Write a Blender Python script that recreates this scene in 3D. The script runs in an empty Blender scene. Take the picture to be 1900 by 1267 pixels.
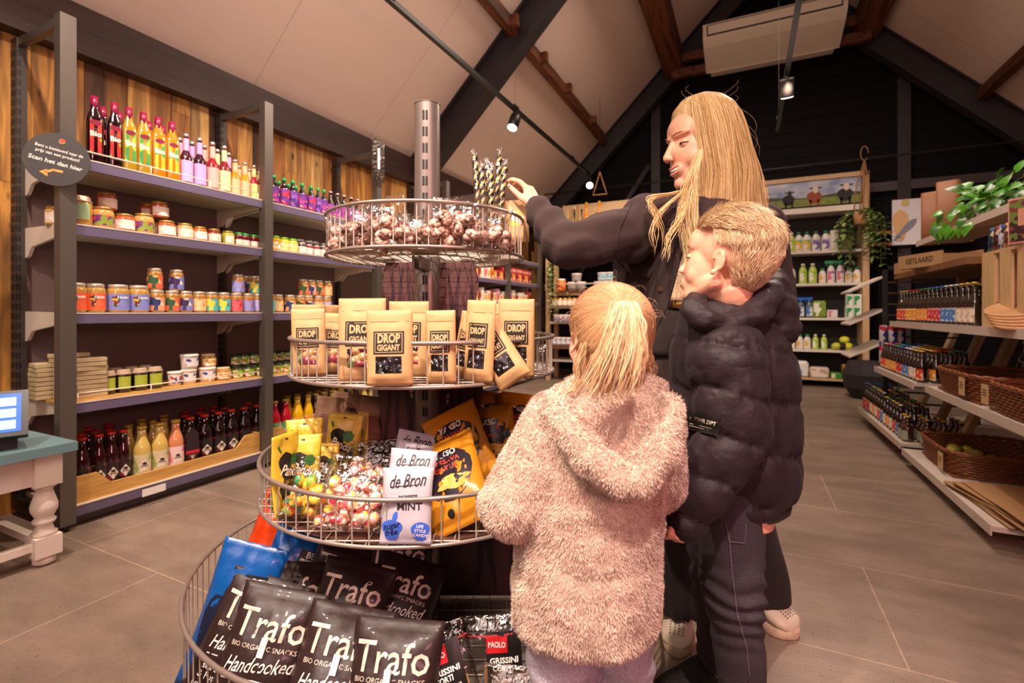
import bpy, bmesh, math, random
from mathutils import Vector, Matrix, noise, Euler
import numpy as np
rnd = random.Random(7)
SC = bpy.context.scene
COL = SC.collection
# ---------------------------------------------------------------- camera
YAW = math.radians(25.7); FPX = 904.0; EYE = 1.0; HOR = 579.0
FW = Vector((-math.sin(YAW), math.cos(YAW), 0)); RT = Vector((math.cos(YAW), math.sin(YAW), 0))
cd = bpy.data.cameras.new('camera'); cam = bpy.data.objects.new('camera', cd); COL.objects.link(cam)
cam.location = (0, 0, EYE); cam.rotation_euler = (math.pi/2, 0, YAW)
cd.sensor_width = 36; cd.lens = 36*FPX/1900; cd.shift_y = -(633.5-HOR)/1900; cd.clip_start = .02
cd.dof.use_dof = True; cd.dof.focus_distance = 1.15; cd.dof.aperture_fstop = 4.0
SC.camera = cam
# ---------------------------------------------------------------- world, exposure
w = bpy.data.worlds.new('world'); SC.world = w; w.use_nodes = True
w.node_tree.nodes['Background'].inputs[0].default_value = (1, .72, .6, 1)
w.node_tree.nodes['Background'].inputs[1].default_value = .35
SC.view_settings.view_transform = 'Standard'; SC.view_settings.look = 'None'
SC.view_settings.gamma = 1; SC.view_settings.exposure = 0.48; SC.view_settings.use_curve_mapping = False
# ---------------------------------------------------------------- lights
WARM = (1, .80, .66)
def area(name, loc, aim, sx, sy, power, col=WARM):
    l = bpy.data.lights.new(name, 'AREA'); l.shape = 'RECTANGLE'; l.size = sx; l.size_y = sy; l.energy = power; l.color = col
    o = bpy.data.objects.new(name, l); COL.objects.link(o); o.location = loc
    o.rotation_euler = (Vector(aim)-Vector(loc)).to_track_quat('-Z', 'Y').to_euler(); return o
def spot(name, loc, aim, power, deg=50, blend=.6, col=WARM, rad=.028):
    l = bpy.data.lights.new(name, 'SPOT'); l.energy = power; l.spot_size = math.radians(deg); l.spot_blend = blend
    l.color = col; l.shadow_soft_size = rad
    o = bpy.data.objects.new(name, l); COL.objects.link(o); o.location = loc
    o.rotation_euler = (Vector(aim)-Vector(loc)).to_track_quat('-Z', 'Y').to_euler(); return o
area('fill_light', (-.4, -1.2, 3.5), (-.6, 2.0, .6), 1.6, 1.6, 46, (1, .80, .69))  # added soft fill from behind the camera, not a fixture of the room
area('fill_light', (.2, 4.6, 4.3), (0, 4.6, 0), 1.2, 1.8, 70, WARM)  # added fill under the ridge for the far half of the room
area('fill_light', (-.6, 1.8, 2.5), (-1.6, 2.4, 5.0), 1.4, 3.0, 25, (1, .74, .64))  # added uplight in mid-air, brightens the left ceiling slope
area('fill_light', (1.2, 4.5, 2.6), (1.8, 4.5, 5), 1., 3.0, 4, (1, .76, .66))  # weaker added uplight for the right ceiling slope
# track spots on the left rail wash the shelves, those above the aisle light the stand and the people
for y in (-.1, .9, 1.9, 3.0, 4.2, 5.4):
    spot('track_lamp', (-2.0, y, 2.95), (-3.0, y+.35, .95), 105, 88, .9)
spot('aisle_lamp', (-.5, -.35, 2.95), (-.85, 1.15, .75), 235, 48, .7)
spot('aisle_lamp', (.45, -.25, 2.95), (-.35, 1.2, .8), 195, 50, .7, (1, .80, .70))
spot('aisle_lamp', (-1.75, .1, 2.95), (-.75, 1.2, .8), 110, 50, .8)
spot('aisle_lamp', (.31, 3.3, 2.9), (-.2, 1.7, 1.2), 90, 60, .8)
spot('aisle_lamp', (.31, 4.6, 2.9), (.9, 7.6, 1.2), 150, 70, .9)
spot('aisle_lamp', (-1.2, 5.0, 2.9), (-2.0, 7.4, 1.0), 110, 75, .9)
spot('aisle_lamp', (.31, 2.2, 2.9), (1.4, 3.6, .7), 60, 75, .9, (1, .78, .66))
area('counter_glow', (1.6, -.6, 1.6), (.5, 1.6, 0), .8, .5, 24, (1, .40, .43))
area('counter_glow', (-.9, -1.0, 1.7), (-.6, 1.1, .9), 1.2, .9, 10, (1, .72, .66))

def PX(u, v, X):
    xc = (u-950)/FPX; d = X/(FW.x+xc*RT.x); return Vector((X, d*(FW.y+xc*RT.y), EYE+d*(HOR-v)/FPX))
def PY(u, v, Y):
    xc = (u-950)/FPX; d = Y/(FW.y+xc*RT.y); return Vector((d*(FW.x+xc*RT.x), Y, EYE+d*(HOR-v)/FPX))
def PD(u, v, d):
    p = (FW+RT*((u-950)/FPX))*d; p.z = EYE+d*(HOR-v)/FPX; return p
# ---------------------------------------------------------------- materials
def lin(h):
    if isinstance(h, str):
        h = h.lstrip('#'); h = h if len(h) == 6 else ''.join(x*2 for x in h); c = [int(h[i:i+2], 16)/255 for i in (0, 2, 4)]
    else: c = h
    return tuple(((x/12.92) if x <= .04045 else ((x+.055)/1.055)**2.4) for x in c)+(1,)
MATS = {}
def mat(col, rough=.5, metal=0, coat=0, emit=0, bump=0, bscale=40, spec=.5, sheen=0, alpha=1, key=None, stretch=None, vary=0, trans=0):
    k = key or (col, rough, metal, coat, emit, bump, bscale, spec, sheen, alpha, stretch, vary, trans)
    if k in MATS: return MATS[k]
    m = bpy.data.materials.new('material'); m.use_nodes = True; nt = m.node_tree; b = nt.nodes['Principled BSDF']
    c = lin(col); b.inputs['Base Color'].default_value = c; b.inputs['Roughness'].default_value = rough
    b.inputs['Metallic'].default_value = metal; b.inputs['Coat Weight'].default_value = coat; b.inputs['Coat Roughness'].default_value = .08
    b.inputs['Specular IOR Level'].default_value = spec; b.inputs['Sheen Weight'].default_value = sheen
    b.inputs['Transmission Weight'].default_value = trans
    if emit: b.inputs['Emission Color'].default_value = c; b.inputs['Emission Strength'].default_value = emit
    b.inputs['Alpha'].default_value = alpha
    if bump or vary:
        tc = nt.nodes.new('ShaderNodeTexCoord'); n = nt.nodes.new('ShaderNodeTexNoise'); n.inputs['Scale'].default_value = bscale; n.inputs['Detail'].default_value = 4
        src = tc.outputs['Object']
        if stretch:
            mp = nt.nodes.new('ShaderNodeMapping'); mp.inputs['Scale'].default_value = stretch; nt.links.new(src, mp.inputs[0]); src = mp.outputs[0]
        nt.links.new(src, n.inputs['Vector'])
        if bump:
            bp = nt.nodes.new('ShaderNodeBump'); bp.inputs['Strength'].default_value = bump; bp.inputs['Distance'].default_value = .01
            nt.links.new(n.outputs[0], bp.inputs['Height']); nt.links.new(bp.outputs[0], b.inputs['Normal'])
        if vary:
            r = nt.nodes.new('ShaderNodeValToRGB'); r.color_ramp.elements[0].position = .3; r.color_ramp.elements[1].position = .7
            r.color_ramp.elements[0].color = tuple(x*(1-vary) for x in c[:3])+(1,); r.color_ramp.elements[1].color = tuple(min(1, x*(1+vary)) for x in c[:3])+(1,)
            nt.links.new(n.outputs[0], r.inputs[0]); nt.links.new(r.outputs[0], b.inputs['Base Color'])
    MATS[k] = m; return m
def nodes_mat(key, fn):
    if key in MATS: return MATS[key]
    m = bpy.data.materials.new('material'); m.use_nodes = True; fn(m.node_tree, m.node_tree.nodes['Principled BSDF']); MATS[key] = m; return m
def N(nt, kind, **kw):
    n = nt.nodes.new('ShaderNode'+kind)
    for k, v in kw.items():
        if k in n.inputs: n.inputs[k].default_value = v
        else: setattr(n, k, v)
    return n
def ramp(nt, stops, src, interp='LINEAR'):
    r = nt.nodes.new('ShaderNodeValToRGB'); cr = r.color_ramp; cr.interpolation = interp
    while len(cr.elements) < len(stops): cr.elements.new(.5)
    for e, (p, c) in zip(cr.elements, stops): e.position = p; e.color = lin(c)
    nt.links.new(src, r.inputs[0]); return r.outputs[0]
def patches(cols, scale=60, rough=.45, stretch=(1, 1, 1), coat=0, bump=0, smooth=0):
    # printed artwork or mixed sweets: irregular patches of the given colours
    def f(nt, b):
        tc = N(nt, 'TexCoord'); mp = N(nt, 'Mapping'); mp.inputs['Scale'].default_value = stretch
        nt.links.new(tc.outputs['Object'], mp.inputs[0])
        v = N(nt, 'TexVoronoi'); v.inputs['Scale'].default_value = scale; nt.links.new(mp.outputs[0], v.inputs['Vector'])
        sp = N(nt, 'SeparateColor'); nt.links.new(v.outputs['Color'], sp.inputs[0])
        n = len(cols); o = ramp(nt, [(i/n, c) for i, c in enumerate(cols)], sp.outputs[0], 'CONSTANT')
        nt.links.new(o, b.inputs['Base Color']); b.inputs['Roughness'].default_value = rough; b.inputs['Coat Weight'].default_value = coat
        if bump:
            bp = N(nt, 'Bump', Strength=bump, Distance=.01, invert=True); nt.links.new(v.outputs['Distance'], bp.inputs['Height']); nt.links.new(bp.outputs[0], b.inputs['Normal'])
    return nodes_mat(('patch', tuple(cols), scale, rough, stretch, coat, bump), f)
def clearfilm(key='film', tint=(1, 1, 1), refl=.12, rough=.12):
    def f(nt, b):
        out = nt.nodes['Material Output']; nt.nodes.remove(b)
        t = N(nt, 'BsdfTransparent'); t.inputs[0].default_value = tint+(1,); g = N(nt, 'BsdfGlossy', Roughness=rough)
        lw = N(nt, 'LayerWeight', Blend=.25); mx = N(nt, 'MixShader'); ma = N(nt, 'Math', operation='MULTIPLY_ADD')
        n = N(nt, 'TexNoise', Scale=45.0); tc = N(nt, 'TexCoord'); nt.links.new(tc.outputs['Object'], n.inputs['Vector'])
        bp = N(nt, 'Bump', Strength=.8, Distance=.01); nt.links.new(n.outputs[0], bp.inputs['Height']); nt.links.new(bp.outputs[0], g.inputs['Normal'])
        nt.links.new(lw.outputs['Fresnel'], ma.inputs[0]); ma.inputs[1].default_value = .6; ma.inputs[2].default_value = refl
        nt.links.new(ma.outputs[0], mx.inputs[0]); nt.links.new(t.outputs[0], mx.inputs[1]); nt.links.new(g.outputs[0], mx.inputs[2])
        nt.links.new(mx.outputs[0], out.inputs[0])
    return nodes_mat((key, tint, refl, rough), f)
# ---------------------------------------------------------------- mesh builder
class MB:
    def __init__(s): s.v = []; s.f = []; s.m = []; s.sm = []
    def add(s, vs, fs, mi=0, smooth=False, M=None):
        o = len(s.v)
        s.v += [tuple(M @ Vector(p)) if M is not None else tuple(p) for p in vs]
        for q in fs: s.f.append(tuple(i+o for i in q)); s.m.append(mi); s.sm.append(smooth)
        return s
    def box(s, a, b, mi=0, M=None):
        x0, y0, z0 = a; x1, y1, z1 = b
        return s.add([(x0, y0, z0), (x1, y0, z0), (x1, y1, z0), (x0, y1, z0), (x0, y0, z1), (x1, y0, z1), (x1, y1, z1), (x0, y1, z1)],
              [(0, 3, 2, 1), (4, 5, 6, 7), (0, 1, 5, 4), (1, 2, 6, 5), (2, 3, 7, 6), (3, 0, 4, 7)], mi, False, M)
    def cbox(s, c, size, mi=0, M=None):
        return s.box([c[i]-size[i]/2 for i in range(3)], [c[i]+size[i]/2 for i in range(3)], mi, M)
    def beam(s, p, q, w, h, up=(0, 0, 1), mi=0):
        p = Vector(p); q = Vector(q); d = (q-p); L = d.length; d.normalize(); up = Vector(up); r = d.cross(up)
        if r.length < 1e-4: r = d.cross(Vector((1, 0, 0)))
        r.normalize(); u = r.cross(d); M = Matrix((r, d, u)).transposed().to_4x4(); M.translation = p
        return s.box((-w/2, 0, -h/2), (w/2, L, h/2), mi, M)
    def lathe(s, prof, n=16, c=(0, 0, 0), mi=0, M=None, sq=0, cap=True, smooth=True):
        vs = []; fs = []
        for r, z in prof:
            for k in range(n):
                a = 2*math.pi*(k+.5)/n; q = r
                if sq:
                    m = max(abs(math.cos(a)), abs(math.sin(a))); q = r*((1-sq)+sq/m)*(1-.12*sq)
                vs.append((c[0]+q*math.cos(a), c[1]+q*math.sin(a), c[2]+z))
        for j in range(len(prof)-1):
            for k in range(n):
                k2 = (k+1) % n; fs.append((j*n+k, j*n+k2, (j+1)*n+k2, (j+1)*n+k))
        s.add(vs, fs, mi, smooth, M)
        if cap:
            o = len(s.v)-len(vs); s.f.append(tuple(o+k for k in reversed(range(n)))); s.m.append(mi); s.sm.append(False)
            o += (len(prof)-1)*n; s.f.append(tuple(o+k for k in range(n))); s.m.append(mi); s.sm.append(False)
        return s
    def tube(s, pts, r, n=6, mi=0, closed=False, cap=True, flat=1, up=None):
        pts = [Vector(p) for p in pts]; m = len(pts); vs = []; fs = []; pr = None
        rr = r if isinstance(r, (list, tuple)) else [r]*m
        for i, p in enumerate(pts):
            t = (pts[(i+1) % m]-pts[i-1]) if closed else (pts[min(i+1, m-1)]-pts[max(i-1, 0)])
            if t.length < 1e-9: t = Vector((0, 0, 1))
            t.normalize()
            if pr is None: a = Vector(up) if up else (Vector((0, 0, 1)) if abs(t.z) < .9 else Vector((1, 0, 0)))
            else: a = pr
            b = (a-t*a.dot(t))
            if b.length < 1e-6: b = t.orthogonal()
            b.normalize(); pr = b; c = t.cross(b)
            for k in range(n):
                th = 2*math.pi*k/n; vs.append(p+(b*math.cos(th)*flat+c*math.sin(th))*rr[i])
        for i in range(m if closed else m-1):
            for k in range(n):
                k2 = (k+1) % n; j = (i+1) % m; fs.append((i*n+k, i*n+k2, j*n+k2, j*n+k))
        if cap and not closed: fs += [tuple(reversed(range(n))), tuple((m-1)*n+k for k in range(n))]
        return s.add(vs, fs, mi, True)
    def ball(s, c, r, n=12, m=8, mi=0, M=None, R=None):
        r = r if isinstance(r, (list, tuple)) else (r, r, r); vs = [(0, 0, -1)]; fs = []
        for j in range(1, m):
            ph = -math.pi/2+math.pi*j/m
            for k in range(n): a = 2*math.pi*k/n; vs.append((math.cos(ph)*math.cos(a), math.cos(ph)*math.sin(a), math.sin(ph)))
        vs.append((0, 0, 1)); L = len(vs)-1
        for k in range(n): fs.append((0, 1+(k+1) % n, 1+k)); fs.append((L, 1+(m-2)*n+k, 1+(m-2)*n+(k+1) % n))
        for j in range(m-2):
            for k in range(n): fs.append((1+j*n+k, 1+j*n+(k+1) % n, 1+(j+1)*n+(k+1) % n, 1+(j+1)*n+k))
        vs = [Vector((p[0]*r[0], p[1]*r[1], p[2]*r[2])) for p in vs]
        if R is not None: vs = [R @ p for p in vs]
        return s.add([p+Vector(c) for p in vs], fs, mi, True, M)
    def cap(s, p, q, r0, r1, n=14, flat=1, up=None):   # tapered limb with round ends
        p = Vector(p); q = Vector(q); d = q-p; L = d.length; d.normalize(); pts = []; rr = []
        for t in (-.98, -.8, -.5, 0): pts.append(p+d*r0*t); rr.append(r0*math.sqrt(1-t*t))
        for t in (.33, .66): pts.append(p.lerp(q, t)); rr.append(r0+(r1-r0)*t)
        for t in (0, .5, .8, .98): pts.append(q+d*r1*t); rr.append(r1*math.sqrt(1-t*t))
        return s.tube(pts, rr, n, flat=flat, up=up)
    def loft(s, rings, mi=0, cap=True):               # rings: lists of equal numbers of points
        n = len(rings[0]); vs = [p for r in rings for p in r]; fs = []
        for j in range(len(rings)-1):
            for k in range(n): k2 = (k+1) % n; fs.append((j*n+k, j*n+k2, (j+1)*n+k2, (j+1)*n+k))
        if cap: fs += [tuple(reversed(range(n))), tuple((len(rings)-1)*n+k for k in range(n))]
        return s.add(vs, fs, mi, True)
    def grid(s, fn, nu, nv, mi=0, smooth=True):
        vs = [fn(i/nu, j/nv) for j in range(nv+1) for i in range(nu+1)]
        return s.add(vs, [(j*(nu+1)+i, j*(nu+1)+i+1, (j+1)*(nu+1)+i+1, (j+1)*(nu+1)+i) for j in range(nv) for i in range(nu)], mi, smooth)
    def mesh(s, mats):
        me = bpy.data.meshes.new('mesh'); me.from_pydata(s.v, [], s.f)
        for m in (mats if isinstance(mats, (list, tuple)) else [mats]): me.materials.append(m)
        me.polygons.foreach_set('material_index', s.m); me.polygons.foreach_set('use_smooth', s.sm); me.update(); return me
    def build(s, name, mats, parent=None, loc=None, rot=None, **kw):
        return put(name, s.mesh(mats), parent, loc, rot, **kw)
def put(name, me, parent=None, loc=None, rot=None, label=None, cat=None, group=None, kind=None):
    o = bpy.data.objects.new(name, me); COL.objects.link(o)
    if me is not None and me.name.startswith('mesh'): me.name = name
    if loc is not None: o.location = loc
    if rot is not None: o.rotation_euler = rot
    if parent is not None: o.parent = parent
    return tag(o, label, cat, group, kind)
def tag(o, label=None, cat=None, group=None, kind=None):
    if label: o['label'] = label
    if cat: o['category'] = cat
    if group: o['group'] = group
    if kind: o['kind'] = kind
    return o
def thing(name, label, cat, loc=(0, 0, 0), rot=(0, 0, 0), group=None):
    return put(name, None, None, loc, rot, label=label, cat=cat, group=group)
def kids(o): return KIDS.get(o.name, [])
KIDS = {}
def dup(o, loc, rot=None, label=None, scale=None, swap=None):      # a copy of a thing with copies of its parts and sub-parts
    def rec(src, parent):
        c = src.copy(); COL.objects.link(c); c.parent = parent
        if swap and c.type == 'MESH':
            k = src.name.split('.')[0]
            if k in swap: c.data = swap[k]
        for ch in src.children_recursive if False else [x for x in src.children]: rec(ch, c)
        return c
    c = rec(o, None); c.location = loc
    if rot is not None: c.rotation_euler = rot
    if scale is not None: c.scale = scale
    if label: c['label'] = label
    return c
ORD = ['first', 'second', 'third', 'fourth', 'fifth', 'sixth', 'seventh', 'eighth', 'ninth', 'tenth', 'eleventh', 'twelfth', 'thirteenth', 'fourteenth', 'fifteenth', 'sixteenth', 'seventeenth', 'eighteenth', 'nineteenth', 'twentieth', 'twenty-first', 'twenty-second', 'twenty-third', 'twenty-fourth']
def fuse(mb, voxel, smooth=6, fac=.5, disp=None, mats=None):       # weld overlapping shapes into one continuous surface
    me = mb.mesh(mats or []); o = bpy.data.objects.new('fused', me); COL.objects.link(o)
    r = o.modifiers.new('r', 'REMESH'); r.mode = 'VOXEL'; r.voxel_size = voxel; r.use_smooth_shade = True
    if smooth: s = o.modifiers.new('s', 'SMOOTH'); s.iterations = smooth; s.factor = fac
    dg = bpy.context.evaluated_depsgraph_get(); ev = o.evaluated_get(dg)
    nm = bpy.data.meshes.new_from_object(ev); bpy.data.objects.remove(o)
    n = len(nm.vertices); co = np.empty(n*3, 'f'); nm.vertices.foreach_get('co', co)
    if disp is not None:
        no = np.empty(n*3, 'f'); nm.vertices.foreach_get('normal', no); co = co.reshape(-1, 3); no = no.reshape(-1, 3)
        for i in range(n):
            d = disp(Vector(co[i]), Vector(no[i]))
            co[i] += no[i]*d if not isinstance(d, Vector) else np.array(d)
        nm.vertices.foreach_set('co', co.ravel()); nm.update()
    nm.materials.clear()
    for m in (mats if isinstance(mats, (list, tuple)) else [mats]): nm.materials.append(m)
    nm.polygons.foreach_set('use_smooth', [True]*len(nm.polygons)); nm.polygons.foreach_set('material_index', [0]*len(nm.polygons)); nm.name = 'mesh'
    return nm
# ---------------------------------------------------------------- lettering
TXT = {}
def text2d(s, size=1, bold=0, shear=0, space=1, sub=0):
    k = (s, bold, shear, space)
    if k not in TXT:
        c = bpy.data.curves.new('letters', 'FONT'); c.body = s; c.size = 1; c.offset = bold; c.shear = shear; c.space_character = space
        c.align_x = 'CENTER'; c.align_y = 'CENTER'; c.resolution_u = 2
        o = bpy.data.objects.new('letters', c); COL.objects.link(o)
        dg = bpy.context.evaluated_depsgraph_get(); me = bpy.data.meshes.new_from_object(o.evaluated_get(dg))
        bm = bmesh.new(); bm.from_mesh(me); bmesh.ops.triangulate(bm, faces=bm.faces)
        for _ in range(2):
            e = [e for e in bm.edges if e.calc_length() > .22]
            if e: bmesh.ops.subdivide_edges(bm, edges=e, cuts=1)
        bmesh.ops.triangulate(bm, faces=bm.faces)
        TXT[k] = ([(v.co.x, v.co.y) for v in bm.verts], [tuple(v.index for v in f.verts) for f in bm.faces])
        bm.free(); bpy.data.objects.remove(o); bpy.data.meshes.remove(me)
    vs, fs = TXT[k]; return [(x*size, y*size) for x, y in vs], fs
def drape(mb, vs, fs, S, cx=0, cz=0, rot=0, mi=0):
    c, s = math.cos(rot), math.sin(rot)
    mb.add([S(cx+x*c-y*s, cz+x*s+y*c) for x, y in vs], fs, mi, True)
def dtext(mb, s, S, cx, cz, size, rot=0, mi=0, width=None, **kw):
    vs, fs = text2d(s, size, **kw)
    if width:
        wd = max(x for x, y in vs)-min(x for x, y in vs); k = width/wd; vs = [(x*k, y*k if kw.get('uni') else y) for x, y in vs]
    drape(mb, vs, fs, S, cx, cz, rot, mi)
def drect(mb, S, cx, cz, w_, h_, rot=0, mi=0, n=8):
    m = max(2, int(n*h_/max(w_, 1e-6))+1) if h_ < w_ else n
    vs = [(w_*(i/n-.5), h_*(j/m-.5)) for j in range(m+1) for i in range(n+1)]
    fs = [(j*(n+1)+i, j*(n+1)+i+1, (j+1)*(n+1)+i+1, (j+1)*(n+1)+i) for j in range(m) for i in range(n)]
    drape(mb, vs, fs, S, cx, cz, rot, mi)
def dblob(mb, S, cx, cz, rx, rz, rot=0, mi=0, wob=0, seed=0, n=20, lobes=3):
    vs = [(0, 0)]
    for j in (1, 2, 3):
        for k in range(n):
            a = 2*math.pi*k/n; r = j/3*(1+wob*math.sin(lobes*a+seed)+wob*.5*math.sin((lobes+2)*a+seed*2)); vs.append((rx*r*math.cos(a), rz*r*math.sin(a)))
    fs = [(0, 1+k, 1+(k+1) % n) for k in range(n)]
    for j in (0, 1): fs += [(1+j*n+k, 1+(j+1)*n+k, 1+(j+1)*n+(k+1) % n, 1+j*n+(k+1) % n) for k in range(n)]
    drape(mb, vs, fs, S, cx, cz, rot, mi)
def dline(mb, S, pts, wd, mi=0):
    for (x0, z0), (x1, z1) in zip(pts, pts[1:]):
        L = math.hypot(x1-x0, z1-z0); drect(mb, S, (x0+x1)/2, (z0+z1)/2, L+wd*.6, wd, math.atan2(z1-z0, x1-x0), mi, 3)
def M4(loc, rot=(0, 0, 0), sc=1):
    return Matrix.Translation(loc) @ Euler(rot).to_matrix().to_4x4() @ Matrix.Scale(sc, 4)
# ================================================================ the room
def floor_mat(nt, b):
    tc = N(nt, 'TexCoord'); mp = N(nt, 'Mapping'); mp.inputs['Location'].default_value = (2.64-1.22*.5, -1.095+.61*4, 0); nt.links.new(tc.outputs['Object'], mp.inputs[0])
    br = N(nt, 'TexBrick', Scale=1.0); br.offset = .45
    br.inputs['Brick Width'].default_value = 1.22; br.inputs['Row Height'].default_value = .61; br.inputs['Mortar Size'].default_value = .0022; br.inputs['Mortar Smooth'].default_value = 0
    br.inputs['Color1'].default_value = (.9, .9, .9, 1); br.inputs['Color2'].default_value = (1, 1, 1, 1); br.inputs['Mortar'].default_value = (1.75, 1.7, 1.6, 1)
    nt.links.new(mp.outputs[0], br.inputs['Vector'])
    mp2 = N(nt, 'Mapping'); mp2.inputs['Scale'].default_value = (1, 2.2, 1); nt.links.new(tc.outputs['Object'], mp2.inputs[0])
    n1 = N(nt, 'TexNoise', Scale=2.2, Detail=7.0); n1.inputs['Roughness'].default_value = .65; nt.links.new(mp2.outputs[0], n1.inputs['Vector'])
    c = ramp(nt, [(.25, '#6e5f52'), (.5, '#877465'), (.75, '#9e8a78')], n1.outputs[0])
    n2 = N(nt, 'TexNoise', Scale=110.0, Detail=3.0); nt.links.new(tc.outputs['Object'], n2.inputs['Vector'])
    sp = ramp(nt, [(.0, '#404040'), (.30, '#8c8c8c'), (.36, '#ffffff'), (.6, '#ffffff'), (.74, '#ffffff')], n2.outputs[0])
    m1 = N(nt, 'MixRGB', blend_type='MULTIPLY'); m1.inputs[0].default_value = .75; nt.links.new(c, m1.inputs[1]); nt.links.new(sp, m1.inputs[2])
    m2 = N(nt, 'MixRGB', blend_type='MULTIPLY'); m2.inputs[0].default_value = 1; nt.links.new(m1.outputs[0], m2.inputs[1]); nt.links.new(br.outputs['Color'], m2.inputs[2])
    nt.links.new(m2.outputs[0], b.inputs['Base Color'])
    rr = N(nt, 'MapRange'); rr.inputs['To Min'].default_value = .38; rr.inputs['To Max'].default_value = .62; nt.links.new(n1.outputs[0], rr.inputs[0]); nt.links.new(rr.outputs[0], b.inputs['Roughness'])
    bp = N(nt, 'Bump', Strength=.25, Distance=.004); nt.links.new(n2.outputs[0], bp.inputs['Height']); nt.links.new(bp.outputs[0], b.inputs['Normal'])
FLOOR = nodes_mat('floor', floor_mat)
def plank_mat(dark=0, key='plank', along='Z'):
    def f(nt, b):
        tc = N(nt, 'TexCoord'); g = N(nt, 'NewGeometry'); mp = N(nt, 'Mapping')
        mp.inputs['Scale'].default_value = (9, 9, .8) if along == 'Z' else (9, .8, 9)
        ad = N(nt, 'VectorMath', operation='MULTIPLY_ADD'); nt.links.new(tc.outputs['Object'], ad.inputs[0]); ad.inputs[1].default_value = (1, 1, 1)
        cmb = N(nt, 'CombineXYZ'); mm = N(nt, 'Math', operation='MULTIPLY'); mm.inputs[1].default_value = 37.0
        nt.links.new(g.outputs['Random Per Island'], mm.inputs[0]); nt.links.new(mm.outputs[0], cmb.inputs[0]); nt.links.new(mm.outputs[0], cmb.inputs[2])
        nt.links.new(cmb.outputs[0], ad.inputs[2]); nt.links.new(ad.outputs[0], mp.inputs[0])
        n1 = N(nt, 'TexNoise', Scale=1.6, Detail=6.0); n1.inputs['Distortion'].default_value = 1.2; nt.links.new(mp.outputs[0], n1.inputs['Vector'])
        base = ramp(nt, [(0, '#8a5a22'), (.16, '#c48a3c'), (.34, '#a0682a'), (.5, '#d09a50'), (.66, '#553217'), (.76, '#bd8036'), (.9, '#d3a560')] if not dark else [(0, '#5a2d12'), (1, '#7a421c')], g.outputs['Random Per Island'], 'CONSTANT' if not dark else 'LINEAR')
        gr = ramp(nt, [(.28, '#4a4038'), (.45, '#b8b0a8'), (.6, '#ffffff'), (.8, '#cfc6bc')], n1.outputs[0])
        m = N(nt, 'MixRGB', blend_type='MULTIPLY'); m.inputs[0].default_value = .85; nt.links.new(base, m.inputs[1]); nt.links.new(gr, m.inputs[2])
        v = N(nt, 'TexVoronoi', Scale=1.0); mp3 = N(nt, 'Mapping'); mp3.inputs['Scale'].default_value = (9, 9, 3.4) if along == 'Z' else (6, 2, 6); nt.links.new(ad.outputs[0], mp3.inputs[0]); nt.links.new(mp3.outputs[0], v.inputs['Vector'])
        kn = ramp(nt, [(0, '#201008'), (.07, '#3a2010'), (.13, '#ffffff')], v.outputs['Distance'])
        m2 = N(nt, 'MixRGB', blend_type='MULTIPLY'); m2.inputs[0].default_value = .9; nt.links.new(m.outputs[0], m2.inputs[1]); nt.links.new(kn, m2.inputs[2])
        nt.links.new(m2.outputs[0], b.inputs['Base Color']); b.inputs['Roughness'].default_value = .6
        bp = N(nt, 'Bump', Strength=.4, Distance=.004); nt.links.new(n1.outputs[0], bp.inputs['Height']); nt.links.new(bp.outputs[0], b.inputs['Normal'])
    return nodes_mat(key, f)
PLANK = plank_mat(); BEAMW = plank_mat(1, 'beamwood', 'Y')
WOOD = mat('#c9984f', .45, vary=.18, bscale=6, stretch=(10, 1, 10), bump=.1)
WOODY = mat('#c9a878', .5, vary=.15, bscale=6, stretch=(10, 10, 1), bump=.1)
STEEL = mat('#2b2526', .5, bump=.05); BLACKW = mat('#080506', .7, spec=.2, vary=.3, bscale=3, stretch=(.3, 1, 12), bump=.3)
GREY = mat('#6f6760', .38, metal=.55); RAIL = mat('#74698a', .35); SHELFW = mat('#d8cbb9', .4); PANEL = mat('#5b4a49', .55)
LX = -3.3; RX = 3.66; Y0 = -3.2; YG = 8.15; ZE = 2.62; RIX = .18; RIZ = ZE+(RIX-LX)
MB().box((LX-.1, Y0, -.1), (RX+.1, YG, 0)).build('floor', FLOOR, kind='structure')
wl = MB(); y = Y0; r = random.Random(5)
while y < YG:
    wd = r.choice((.09, .11, .12, .14)); t = r.uniform(0, .012); h0 = 0
    cut = r.uniform(1.2, 2.3) if r.random() < .5 else None
    for za, zb in ([(0, cut), (cut+.002, ZE-.2)] if cut else [(0, ZE-.2)]): wl.box((LX-.05, y, za), (LX+t, y+wd-.003, zb))
    y += wd
wo = wl.build('wall_left', PLANK, kind='structure')
MB().box((LX-.1, Y0, 0), (LX-.051, YG, ZE)).build('wall_left_backing', mat('#1a100a', .8), kind='structure').name = 'wall_left.001'
MB().box((RX, Y0, 0), (RX+.1, YG, ZE)).build('wall_right', BLACKW, kind='structure')
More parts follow.
